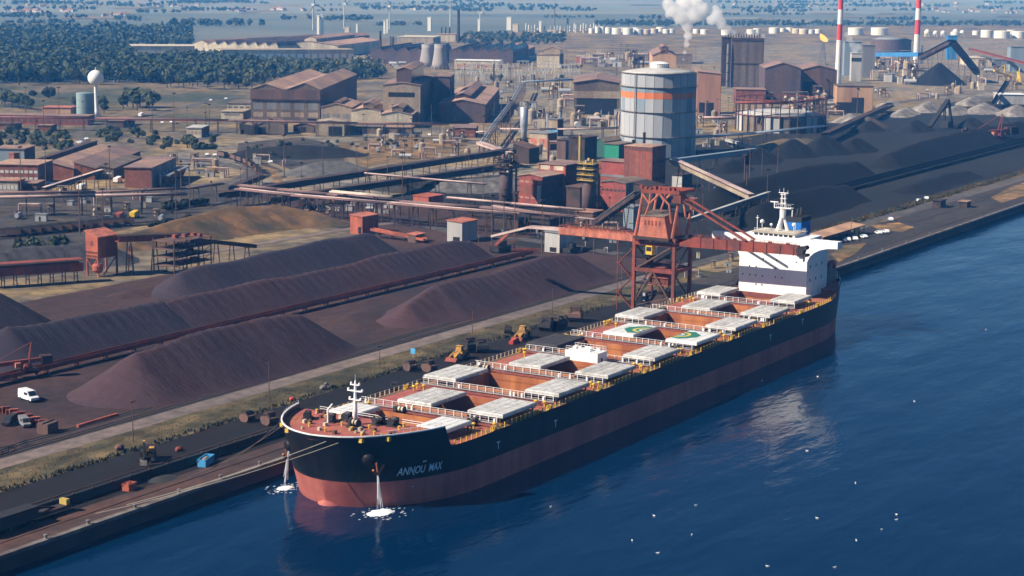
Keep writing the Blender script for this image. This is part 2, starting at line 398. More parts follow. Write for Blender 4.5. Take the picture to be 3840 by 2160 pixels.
def plates(name, w_, h_, dark, streak, amt):
    # welded plate grid and rust run-down on the ship side
    t = _M[name].node_tree; p = t.nodes['Principled BSDF']
    src = p.inputs['Base Color'].links[0].from_socket
    g = t.nodes.new('ShaderNodeNewGeometry'); sp = t.nodes.new('ShaderNodeSeparateXYZ'); cb = t.nodes.new('ShaderNodeCombineXYZ')
    t.links.new(g.outputs['Position'], sp.inputs[0]); t.links.new(sp.outputs[0], cb.inputs[0]); t.links.new(sp.outputs[2], cb.inputs[1])
    b = t.nodes.new('ShaderNodeTexBrick'); b.inputs['Scale'].default_value = 1.0
    b.inputs['Brick Width'].default_value = w_; b.inputs['Row Height'].default_value = h_; b.inputs['Mortar Size'].default_value = .045; b.inputs['Mortar Smooth'].default_value = .6
    b.inputs['Color1'].default_value = (1, 1, 1, 1); b.inputs['Color2'].default_value = (.82, .82, .82, 1); b.inputs['Mortar'].default_value = (dark, dark, dark, 1)
    t.links.new(cb.outputs[0], b.inputs['Vector'])
    m = t.nodes.new('ShaderNodeMixRGB'); m.blend_type = 'MULTIPLY'; m.inputs[0].default_value = 1.0
    t.links.new(src, m.inputs[1]); t.links.new(b.outputs['Color'], m.inputs[2])
    mp = t.nodes.new('ShaderNodeMapping'); mp.inputs['Scale'].default_value = (.45, .45, .035); t.links.new(g.outputs['Position'], mp.inputs[0])
    n = t.nodes.new('ShaderNodeTexNoise'); n.inputs['Scale'].default_value = 1.0; n.inputs['Detail'].default_value = 7.0; n.inputs['Roughness'].default_value = .7
    t.links.new(mp.outputs[0], n.inputs['Vector'])
    r = t.nodes.new('ShaderNodeMapRange'); r.inputs[1].default_value = .58; r.inputs[2].default_value = .72; r.inputs[3].default_value = 0; r.inputs[4].default_value = amt
    t.links.new(n.outputs['Fac'], r.inputs[0])
    x = t.nodes.new('ShaderNodeMixRGB'); x.inputs[2].default_value = (*streak, 1)
    t.links.new(r.outputs[0], x.inputs[0]); t.links.new(m.outputs[0], x.inputs[1]); t.links.new(x.outputs[0], p.inputs['Base Color'])
plates('hull_black', 9.0, 2.6, 1.9, (.055, .032, .024), .55)
plates('boot_red', 9.0, 2.6, .78, (.16, .085, .06), .6)
mottle('cover_grey', .9, .38, .62, .78, 1.12)
# ------------------------------------------------------------------ ground, water, quay
WATER_Z, QY = -3.4, 24.0
def sheet(name, mat, pts, z=0.0):
    ob = MB().add([(p[0], p[1], z) for p in pts], [tuple(range(len(pts)))]).build(name, mat)
    me = ob.data
    if me.polygons[0].normal.z < 0: me.flip_normals()
    return struct(ob)
def rect(x0, x1, y0, y1): return [(x0, y0), (x1, y0), (x1, y1), (x0, y1)]
def pxp(*uv): return [G(u, v) for u, v in uv]
sheet('ground', 'ground', rect(-4000, 90000, QY + 0.6, 90000))

def water_mat():
    m = bpy.data.materials.new('water'); m.use_nodes = True
    t = m.node_tree; b = t.nodes['Principled BSDF']
    b.inputs['Base Color'].default_value = (0.0003, 0.0145, 0.0460, 1)
    b.inputs['Roughness'].default_value = 0.10
    b.inputs['IOR'].default_value = 1.33
    b.inputs['Specular IOR Level'].default_value = 0.27
    geo = t.nodes.new('ShaderNodeNewGeometry')
    hs = None
    for sc_, st, ro in ((0.020, 1.1, 25), (0.075, 0.32, 48), (0.30, 0.09, 20), (1.1, 0.022, -30)):
        mp = t.nodes.new('ShaderNodeMapping')
        mp.inputs['Rotation'].default_value = (0, 0, R(ro))
        mp.inputs['Scale'].default_value = (sc_ * 0.55, sc_ * 1.5, sc_)
        t.links.new(geo.outputs['Position'], mp.inputs['Vector'])
        n = t.nodes.new('ShaderNodeTexNoise')
        n.inputs['Scale'].default_value = 1.0
        n.inputs['Detail'].default_value = 3.0
        t.links.new(mp.outputs[0], n.inputs['Vector'])
        mu = t.nodes.new('ShaderNodeMath'); mu.operation = 'MULTIPLY'
        mu.inputs[1].default_value = st
        t.links.new(n.outputs['Fac'], mu.inputs[0])
        if hs is None: hs = mu.outputs[0]
        else:
            ad = t.nodes.new('ShaderNodeMath'); ad.operation = 'ADD'
            t.links.new(hs, ad.inputs[0]); t.links.new(mu.outputs[0], ad.inputs[1]); hs = ad.outputs[0]
    bp = t.nodes.new('ShaderNodeBump')
    bp.inputs['Strength'].default_value = 1.0
    bp.inputs['Distance'].default_value = 1.0
    t.links.new(hs, bp.inputs['Height'])
    t.links.new(bp.outputs[0], b.inputs['Normal'])
    _M['water'] = m
water_mat()
sheet('water', 'water', rect(-6000, 90000, -20000, QY + 0.8), WATER_Z)

# quay wall with a coping of concrete blocks
qw = struct(MB().box(-700, 6000, QY, QY + 1.2, -12, -0.5).build('quay_wall', 'quay_wall'))
for k in range(58):
    x = -110 + k * 8.0
    cb = MB().box(0.05, 7.95, -0.15, 1.3, -0.52, 0.22 + 0.03 * (k % 3)).build('coping_block', 'concrete', None) if k == 0 else cb0.copy()
    if k == 0: cb0 = cb
    else: COL.objects.link(cb)
    cb.location = (x, QY, 0.01 * (k % 3)); cb.parent = qw
MB().box(354.1, 6000, QY - 0.15, QY + 1.3, -0.52, 0.22).build('coping', 'concrete', qw)
MB().box(-700, -110.1, QY - 0.15, QY + 1.3, -0.52, 0.22).build('coping', 'concrete', qw)

sheet('quay_apron', 'apron', rect(-400, 1500, QY + 1.3, 57.5), 0.02)
sheet('quay_apron', 'apron_grey', rect(300, 1500, QY + 1.31, 57.6), 0.05)
sheet('quay_edge_strip', 'apron_red', rect(-400, 330, QY + 1.32, 34.5), 0.04)
sheet('verge', 'verge_mat', rect(-400, 330, 57.5, 72), 0.03)
sheet('quay_road', 'road', rect(-400, 330, 71.8, 78.4), 0.06)
sheet('ore_yard', 'ore_floor', rect(-400, 350, 78.2, 226), 0.03)
sheet('coal_yard', 'coal_floor', rect(345, 1400, 70, 300), 0.05)
sheet('coal_verge', 'verge_mat', [(420, 60), (1500, 56), (1500, 73), (420, 72)], 0.08)
sheet('coal_road', 'asphalt', [(330, 71), (420, 66), (560, 57), (1500, 50), (1500, 57), (560, 64.5), (420, 74), (330, 79)], 0.10)
sheet('quay_clearing', 'dry_grass', [(620, 34), (1100, 30), (1100, 48), (700, 52), (640, 46)], 0.09)
sheet('quay_clearing', 'dry_grass', pxp((2090, 640), (2120, 618), (2180, 612), (2150, 640), (2110, 660)), 0.11)
sheet('quay_clearing', 'dry_grass', pxp((2190, 568), (2260, 560), (2300, 572), (2270, 585), (2215, 580)), 0.11)

# works floor inside the steelworks, dry meadow left, fields behind
sheet('works_floor', 'works_floor', pxp((380, 395), (700, 330), (1100, 330), (1560, 300), (1720, 395), (1300, 470), (900, 500), (560, 470)), 0.05)
sheet('works_floor', 'works_floor', pxp((1000, 300), (1130, 180), (1450, 172), (1570, 190), (1570, 300)), 0.07)
sheet('works_floor', 'works_floor', pxp((1740, 300), (1740, 120), (2576, 95), (2700, 240), (2200, 250), (2000, 330)), 0.06)
sheet('slag_yard', 'yard_grey', pxp((600, 360), (760, 345), (880, 372), (860, 440), (700, 450), (590, 410)), 0.09)
sheet('dry_meadow', 'dry_grass', pxp((850, 360), (1000, 345), (1180, 350), (1160, 395), (1020, 430), (880, 440)), 0.10)
sheet('dry_meadow', 'dry_field', pxp((-80, 300), (-80, 200), (300, 208), (640, 232), (640, 300), (300, 345), (100, 350)), 0.05)
sheet('track_yard', 'yard_grey', pxp((-60, 640), (-60, 480), (420, 480), (560, 460), (700, 500), (300, 580), (150, 640)), 0.06)
sheet('red_yard', 'ore_floor', pxp((600, 470), (900, 505), (1450, 560), (1200, 640), (900, 560), (800, 570)), 0.08)
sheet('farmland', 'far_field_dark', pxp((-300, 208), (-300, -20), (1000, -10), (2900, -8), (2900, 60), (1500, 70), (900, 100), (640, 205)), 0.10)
sheet('far_plain', 'hazed_field', pxp((-900, 14), (-900, -30), (1300, -30), (3600, -30), (3600, 12), (1200, 16)), 0.2)  # pale sheets brighten the plain as thicker haze would
sheet('far_plain', 'hazed_field', pxp((-600, 30), (-600, 14), (1200, 16), (3300, 12), (3300, 34), (1200, 36)), 0.22)
fi = random.Random(5)
for k in range(46):
    u, v = fi.uniform(-60, 2640), fi.choice([fi.uniform(4, 26), fi.uniform(8, 45), fi.uniform(20, 62)])
    if u < 900 and fi.random() < 0.35: v = fi.uniform(18, 85)
    du = fi.uniform(40, 150)
    dv = fi.uniform(1.2, 3.6) * (0.5 + v / 40)
    sk = fi.uniform(-25, 25)
    sheet('field', fi.choice(['stubble', 'hazed_field', 'dry_field', 'hazed_field', 'far_field_dark']), pxp((u, v), (u + du, v + fi.uniform(-1, 1)), (u + du + sk, v + dv), (u + sk, v + dv)), 0.3 + 0.02 * k)

# ------------------------------------------------------------------ roads and tracks inside the works
def strip(name, mat, pts, wd, z):
    P = [Vector((p[0], p[1], 0)) for p in pts]
    L, Rr = [], []
    for i, p in enumerate(P):
        d = (P[min(i + 1, len(P) - 1)] - P[max(i - 1, 0)]).normalized()
        n = Vector((-d.y, d.x, 0)) * (wd / 2)
        L.append(p + n); Rr.append(p - n)
    m = MB()
    for i in range(len(P) - 1):
        m.add([(q.x, q.y, z) for q in (Rr[i], Rr[i + 1], L[i + 1], L[i])], [(0, 1, 2, 3)])
    return struct(m.build(name, mat))
strip('access_road', 'asphalt', pxp((600, 243), (500, 262), (400, 285), (330, 297), (230, 320), (190, 340), (225, 362), (300, 378)), 8, 0.14)
strip('access_road', 'asphalt', pxp((640, 332), (560, 320), (540, 335), (500, 352), (380, 352), (200, 330)), 7, 0.16)
strip('access_road', 'asphalt', pxp((300, 400), (420, 398), (540, 408), (640, 430), (600, 455), (480, 470)), 9, 0.15)
strip('dirt_track', 'dry_grass', pxp((650, 480), (700, 455), (690, 430), (640, 415)), 5, 0.17)
strip('dirt_track', 'stubble', pxp((720, 450), (760, 440), (850, 440), (890, 420), (880, 390), (900, 360)), 4, 0.18)
strip('yard_road', 'road', pxp((440, 655), (560, 630), (700, 606), (890, 574), (1000, 560)), 5, 0.16)
strip('yard_road', 'asphalt', pxp((1080, 570), (1200, 600), (1300, 600), (1560, 640)), 8, 0.16)
strip('dirt_track', 'stubble', pxp((880, 440), (940, 420), (1000, 408), (1100, 400), (1180, 372)), 4, 0.19)
strip('dirt_track', 'stubble', pxp((700, 470), (730, 455), (735, 440), (715, 425), (660, 405), (600, 398)), 5, 0.2)
strip('dirt_track', 'dry_grass', pxp((760, 448), (800, 446), (870, 452), (960, 430)), 4, 0.2)
strip('access_road', 'asphalt', pxp((1000, 352), (1120, 350), (1200, 362)), 7, 0.18)
strip('access_road', 'asphalt', pxp((1880, 232), (2100, 290), (2240, 262), (2420, 232), (2576, 226)), 9, 0.18)
strip('access_road', 'works_floor', pxp((1260, 560), (1400, 572), (1560, 575)), 9, 0.19)
def track(name, pts, label, z=0.1):
    root = thing(name, label, 'railway', (0, 0, 0))
    P = [Vector((p[0], p[1], 0)) for p in pts]
    st = strip('ballast', 'soil_dark', pts, 3.4, z)
    st.parent = root; del st['kind']
    for s in (-0.75, 0.75):
        m = MB()
        for a, b in zip(P[:-1], P[1:]):
            d = (b - a).normalized(); n = Vector((-d.y, d.x, 0)) * s
            m.beam(a + n + Vector((0, 0, z + 0.1)), b + n + Vector((0, 0, z + 0.1)), 0.16, 0.2)
        m.build('rail', 'brown_steel', root)
    return root
track('railway_track', [(-400, 80.4), (330, 80.4)], 'railway track running right beside the quay road', 0.08)
track('railway_track', [(-400, 85.0), (330, 85.0)], 'railway track along the toe of the ore piles', 0.08)
track('railway_track', pxp((-40, 606), (150, 588), (330, 570), (560, 548), (700, 528), (900, 505)), 'railway track behind the tall red transfer house', 0.12)
track('railway_track', pxp((-40, 600), (150, 582), (330, 563), (560, 540)), 'curving track nearest the railway bushes on the left', 0.12)
track('railway_track', pxp((1020, 570), (1170, 540), (1280, 530)), 'short track behind the grey conveyor house', 0.12)

# ------------------------------------------------------------------ stockpiles
_pn = np.random.RandomState(3)
def wave(s, f0, n, rs):
    out = np.zeros_like(s)
    for k in range(n):
        out += np.sin(s * f0 * (1.7 ** k) + rs.uniform(0, 6.28)) / (1.25 ** k)
    return out / n
def pile(name, label, ridge, mat, slope=0.65, res=1.3, streak=0.26, rough=0.12, cat='stockpile', group=None, bumps=0.35, squash=1.0, seed=0, base=0.0):
    rs = np.random.RandomState(seed + 17)
    pts = np.array(ridge, float)
    H = pts[:, 2].max()
    pad = H / slope + 3
    xs = np.arange(pts[:, 0].min() - pad, pts[:, 0].max() + pad, res)
    ys = np.arange(pts[:, 1].min() - pad, pts[:, 1].max() + pad, res)
    X, Y = np.meshgrid(xs, ys, indexing='ij')
    wob = .55 if bumps > 0 else .2
    X = X + rs.uniform(-0.15, 0.15, X.shape) * res; Y = Y + rs.uniform(-0.15, 0.15, Y.shape) * res
    best = np.full(X.shape, -99.0); bd = np.zeros(X.shape); bs = np.zeros(X.shape)
    acc = 0.0
    segs = list(zip(pts[:-1], pts[1:])) if len(pts) > 1 else [(pts[0], pts[0] + np.array([0.01, 0, 0]))]
    for a, b in segs:
        d = b[:2] - a[:2]; L = np.hypot(*d) + 1e-6
        t = np.clip(((X - a[0]) * d[0] + (Y - a[1]) * d[1]) / L ** 2, 0, 1)
        px, py = a[0] + t * d[0], a[1] + t * d[1]
        dist = np.hypot(X - px, Y - py)
        s = acc + t * L
        ang = np.arctan2(Y - py, X - px)
        hh = a[2] + (b[2] - a[2]) * t + wob * np.sin(s * .13 + seed) * np.cos(s * .047 + 2 * seed) + bumps * (np.abs(np.cos(s * math.pi / 4.6)) - 0.5) * (dist < 6) - slope * dist
        m = hh > best
        best = np.where(m, hh, best); bd = np.where(m, dist, bd)
        bs = np.where(m, s + np.where((t <= 0) | (t >= 1), ang * 7.0, 0), bs)
        acc += L
    z = best + streak * wave(bs, 0.21, 4, rs) * np.clip(bd / 6, 0.1, 1) + rough * wave(X, 1.1, 3, rs) * wave(Y, 1.3, 3, rs) * 2
    z = np.where(z < 1.2, 1.2 - (1.2 - z) * 0.75, z) * squash
    keep = z > -0.5
    z = np.maximum(z, -0.5) + base
    idx = np.arange(X.size).reshape(X.shape)
    kq = keep[:-1, :-1] | keep[1:, :-1] | keep[1:, 1:] | keep[:-1, 1:]
    f = np.stack([idx[:-1, :-1][kq], idx[1:, :-1][kq], idx[1:, 1:][kq], idx[:-1, 1:][kq]], 1)
    used = np.unique(f); rm = -np.ones(X.size, int); rm[used] = np.arange(len(used))
    cx, cy = float(pts[:, 0].mean()), float(pts[:, 1].mean())
    V = np.stack([X.ravel()[used] - cx, Y.ravel()[used] - cy, z.ravel()[used]], 1)
    me = bpy.data.meshes.new(name)
    me.from_pydata(V.tolist(), [], rm[f].tolist())
    me.update(); me.shade_smooth()
    me.materials.append(MAT(mat))
    ob = bpy.data.objects.new(name, me); COL.objects.link(ob)
    ob.location = (cx, cy, 0)
    return tag(ob, label, cat, group)
GP = 'ore piles in the stockyard'
pile('ore_pile', 'dark ore pile nearest the camera, rising above the parked white van', [(48, 99, 11.6), (70, 99.5, 12.4), (84, 100, 12.6), (100, 99, 13.0), (120, 99, 11.4)], 'ore', group=GP, seed=1)
pile('ore_pile', 'long brown ore pile crossing the stockyard behind the nearest pile', [(124, 156, 8.6), (140, 156, 8.9), (215, 155, 8.4), (262, 155, 9.0), (292, 155, 9.2), (303, 155, 7.4)], 'ore', group=GP, seed=2)
pile('ore_pile', 'blue-black ore pile joining the long pile at its left end', [(58, 157, 10.6), (84, 157, 9.6), (112, 157, 9.0), (128, 156, 7.8)], 'ore_dark', group=GP, seed=3)
pile('ore_pile', 'smooth dark ore pile below the small red belt house', [(176, 195, 7.6), (190, 195, 8.6), (232, 195, 8.7), (284, 194, 9.6), (290, 194, 9.0)], 'ore_dark', group=GP, seed=4, bumps=0.1)
pile('ore_pile', 'broad ore pile beside the quay road left of the ship unloader', [(176, 98, 5.6), (195, 99, 10.0), (240, 98, 9.5), (266, 100, 10.3), (288, 98, 9.3)], 'ore', group=GP, seed=5, slope=0.6)
pile('ore_pile', 'dark ore pile cut by the left picture edge', [(-20, 187, 14.2), (84, 187, 14.2)], 'ore_dark', group=GP, seed=6, bumps=0.1)
g1, g2 = G(40, 690), G(265, 655)
pile('ore_pile', 'grey gullied ore pile behind the tall red transfer house', [(150, 285, 7), (185, 276, 8.5), (215, 268, 8.0)], 'ore_grey', group=GP, seed=7, streak=1.1, slope=0.55)
pile('ore_pile', 'low reddish ore heap under the red reclaimer boom', [(160, 206, 2.2), (180, 200, 2.6), (196, 195, 1.6)], 'ore_floor', group=GP, seed=8, slope=0.35, bumps=0)
pile('ore_pile', 'low spread of ore in front of the broad quay pile', [(160, 108, 1.6), (168, 116, 1.8), (178, 118, 1.2)], 'ore_floor', group=GP, seed=9, slope=0.2, bumps=0)
GC = 'coal piles in the coal yard'
pile('coal_pile', 'large black coal pile right of the red sinter plant', [(505, 141, 11.5), (531, 140, 12), (601, 140, 13), (660, 141, 11), (692, 140, 9.2)], 'coal', group=GC, seed=21, res=2.0)
pile('coal_pile', 'long black coal pile reaching towards the red bucket reclaimer', [(760, 145, 8.6), (777, 145, 9.6), (843, 146, 12), (926, 146, 12), (1040, 146, 11)], 'coal', group=GC, seed=22, res=2.4)
pile('coal_pile', 'coal pile right behind the ship mast', [(470, 103, 9), (513, 105, 11), (552, 105, 10), (583, 104, 8.4)], 'coal', group=GC, seed=23, res=1.8)
pile('coal_pile', 'flat low coal pile beside the coal road', [(640, 88, 4.2), (700, 90, 4.6), (735, 89, 3.4)], 'coal', group=GC, seed=24, res=2, slope=0.4)
for i, (u, v, h, lb) in enumerate([(1905, 408, 9, 'pointed coal heap left of the pair near the grassy mound'), (1990, 392, 11, 'pointed coal heap in the middle behind the large pile'),
        (2070, 385, 12, 'pointed coal heap right of the grassy mound'), (2150, 380, 9, 'low coal heap at the end of the pointed heaps'), (1840, 430, 7, 'coal heap beside the white conveyor gallery'),
        (2180, 330, 8, 'grey heap in front of the pale orange shed'), (2300, 330, 9, 'dark heap under the tripper stacker'), (2440, 320, 8, 'dark heap left of the red bucket reclaimer')]):
    p = G(u, v); pile('coal_heap', lb, [(p.x - 8, p.y, h * .8), (p.x, p.y, h), (p.x + 14, p.y + 2, h * .85)], 'coal' if i < 5 else 'coal_floor', group='coal heaps', seed=30 + i, res=1.6, slope=0.62, bumps=0, streak=0.8)
for i, (u, v, h, lb) in enumerate([(2140, 308, 8, 'small pale stone heap beside the pale orange shed'), (2060, 372, 6, 'low grey stone heap at the coal belt'), (2270, 290, 9, 'pale stone bank left of the tripper stacker'),
        (2330, 278, 12, 'broad pale stone bank below the coal bunker'), (2400, 285, 10, 'pale stone bank right of the tripper stacker'), (2470, 282, 12, 'pale stone bank below the white shed'),
        (2550, 288, 12, 'pale stone bank at the right picture edge'), (2440, 262, 10, 'upper pale stone bank left of the white shed'), (2230, 268, 7, 'flat pale stone bank nearest the striped chimney'), (2185, 318, 8, 'brown pointed stone heap behind the belt')]):
    p = G(u, v); pile('stone_heap', lb, [(p.x - 22, p.y - 4, h * .45), (p.x, p.y, h * .6), (p.x + 30, p.y + 6, h * .55)] if i not in (0, 1, 9) else [(p.x, p.y, h), (p.x + 3, p.y, h * .9)],
        'limestone' if i != 9 else 'yard_grey', group='stone heaps', seed=50 + i, res=2.2, slope=0.5, bumps=0, streak=1.6, rough=0.8)
p = G(812, 432); pile('slag_heap', 'smooth grey gravel mound in the slag yard', [(p.x - 14, p.y, 5.5), (p.x, p.y, 6.5), (p.x + 14, p.y - 6, 5)], 'gravel', seed=70, slope=0.33, bumps=0)
p = G(745, 392); pile('slag_heap', 'wide dark slag heap behind the gravel mound', [(p.x - 25, p.y + 18, 5), (p.x, p.y, 7), (p.x + 20, p.y - 20, 5)], 'coal_floor', seed=71, slope=0.3, bumps=0, streak=0.9)
p = G(1010, 478); pile('slag_heap', 'pale grey heap strip behind the pipe racks', [(p.x, p.y, 4), (p.x + 60, p.y - 28, 5), (p.x + 90, p.y - 50, 4)], 'yard_grey', seed=72, slope=0.3, bumps=0, streak=0.8)
p = G(1195, 478); pile('slag_heap', 'grey rocky heap left of the dark process tower', [(p.x - 10, p.y + 10, 5), (p.x + 20, p.y - 12, 7)], 'gravel', seed=73, slope=0.35, bumps=0, streak=1.2, rough=0.6)
# grassy hill and mound
struct(pile('grass_hill', None, [(245, 288, 4), (285, 290, 7.5), (320, 292, 9.0), (345, 284, 8), (352, 268, 5.5)], 'hill_mat', slope=0.34, res=1.6, streak=0.9, rough=0.5, cat=None, bumps=0, seed=80))
p = G(1965, 378)
struct(pile('grass_mound', None, [(p.x - 25, p.y, 5), (p.x + 10, p.y + 3, 7), (p.x + 45, p.y, 5)], 'dry_field', slope=0.3, res=2.0, streak=0.5, rough=0.4, cat=None, bumps=0, seed=81))
# ------------------------------------------------------------------ the bulk carrier
BM, DK, FC, TOPC = 21.3, 8.7, 12.5, 11.28
ship = thing('bulk_carrier', 'long black-hulled bulk carrier with red waterline moored along the quay', 'ship', (140, 0, WATER_Z))
def lerp(a, b, t): return a + (b - a) * t
def hb(x, z):
    k = min(max((z + 4.5) / 18.5, -0.3), 1.0)
    xs = lerp(1.0, -5.5, k) if z > -4.5 else 1.0
    le = lerp(33, 32, k)
    t = min(max((x - xs) / le, 0), 1)
    b = BM * math.sqrt(max(0.0, 1 - (1 - t) ** 2))
    if x > 232:
        s = min((x - 232) / 46, 1)
        b *= 1 - lerp(0.62, 0.45, max(k, 0)) * s ** 2.3
    return b
def ztop(x):
    if x <= 17.0: return 13.7
    if x < 18.2: return lerp(13.7, DK + 0.1, (x - 17.0) / 1.2)
    if x < 258: return DK + 0.1
    if x < 260: return lerp(DK + 0.1, 11.4, (x - 258) / 2)
    return 11.4
XS = [-5.5, -5.2, -4.6, -3.6, -2.2, -0.5, 1.5, 4, 7, 10, 13.5, 17.0, 18.2, 22, 28, 36, 46, 60, 90, 130, 170, 210, 232, 240, 248, 258, 260, 266, 272, 276, 278]
def ZB(x): return 2.7 - .0048 * max(x, 0)
def hull_part(name, mat, zf):
    m = MB()
    n = len(zf(0))
    rows = []
    for x in XS:
        rows.append([])
        for z in zf(x):
            k = min(max((z + 4.5) / 18.5, -0.3), 1.0)
            xs = lerp(1.0, -5.5, k) if z > -4.5 else 1.0
            xx = xs + (x + 5.5) * (60 - xs) / 65.5 if x < 60 else x
            rows[-1].append((xx, z))
    for sgn in (-1, 1):
        V = [(xx, sgn * hb(xx, z), z) for r in rows for xx, z in r]
        F = []
        for i in range(len(XS) - 1):
            for j in range(n - 1):
                q = (i * n + j, (i + 1) * n + j, (i + 1) * n + j + 1, i * n + j + 1)
                F.append(q if sgn < 0 else q[::-1])
        m.add(V, F)
    xx, zz = 278, zf(278)
    V = [(xx, -hb(xx, z), z) for z in zz] + [(xx, hb(xx, z), z) for z in zz]
    m.add(V, [(j, n + j, n + j + 1, j + 1) for j in range(n - 1)])
    return m.build(name, mat, ship, True, True)
hull_part('boot_topping', 'boot_red', lambda x: [-10, -7, -4.5, -2, 0, ZB(x)])
hull_part('hull', 'hull_black', lambda x: [ZB(x) + (ztop(x) - ZB(x)) * f for f in (0, .2, .4, .6, .8, 1)])
# white top rail round the forecastle, thicker than the plating
m = MB()
for sgn in (-1, 1):
    pts = []
    for x in XS:
        if x > 17: break
        xx = -5.5 + (x + 5.5) * 65.5 / 65.5
        pts.append(Vector((xx, sgn * hb(xx, 13.7), 13.75)))
    for a, b in zip(pts[:-1], pts[1:]): m.beam(a, b, 0.32, 0.26)
m.build('bulwark_rail', 'ship_white', ship, True)
MB().ball((5.0, 0, -4.9), 1, 20, 12, (6.6, 4.4, 3.4)).build('bulbous_bow', 'boot_red', ship, True, True)

HX = [(22.8, 10.7)] + [(a, 15.74) for a in (42.24, 68.7, 94.14, 120.75, 146.73, 173.08, 198.12)] + [(224.8, 14.9)]
HW = [8.6] + [9.9] * 7 + [8.6]
# main deck with open hatch mouths
def deck_strip(m, xa, xb, ya, yb, z):
    m.add([(xa, ya(xa), z), (xb, ya(xb), z), (xb, yb(xb), z), (xa, yb(xa), z)], [(0, 1, 2, 3)])
m = MB()
st = sorted(set([17.2, 260] + [x for x, l in HX] + [x + l for x, l in HX] + [20, 28, 240, 250, 255]))
for a, b in zip(st[:-1], st[1:]):
    hw = 0
    for (x, l), w_ in zip(HX, HW):
        if a >= x - 0.01 and b <= x + l + 0.01: hw = w_
    e = lambda x: hb(x, DK) - 0.05
    if hw:
        deck_strip(m, a, b, lambda x: -e(x), lambda x: -hw, DK)
        deck_strip(m, a, b, lambda x: hw, lambda x: e(x), DK)
    else: deck_strip(m, a, b, lambda x: -e(x), lambda x: e(x), DK)
m.build('main_deck', 'deck_red', ship, True)
m = MB()
fx = [-5.2, -4, -2, 0, 3, 7, 12, 17.6]
for a, b in zip(fx[:-1], fx[1:]): deck_strip(m, a, b, lambda x: -(hb(x, FC) - 0.1), lambda x: hb(x, FC) - 0.1, FC)
m.add([(17.6, -hb(17.6, FC) + .1, FC), (17.6, hb(17.6, FC) - .1, FC), (17.6, hb(17.6, DK) - .1, DK), (17.6, -hb(17.6, DK) + .1, DK)], [(0, 1, 2, 3)])
m.build('forecastle_deck', 'deck_red', ship, True)
m = MB()
for a, b in zip([259.5, 264, 268, 273], [264, 268, 273, 277.8]): deck_strip(m, a, b, lambda x: -(hb(x, 10.3) - 0.1), lambda x: hb(x, 10.3) - 0.1, 10.3)
m.box(259.5, 259.8, -hb(259.5, DK) + .1, hb(259.5, DK) - .1, DK, 10.28)
m.build('poop_deck', 'deck_red', ship, True)

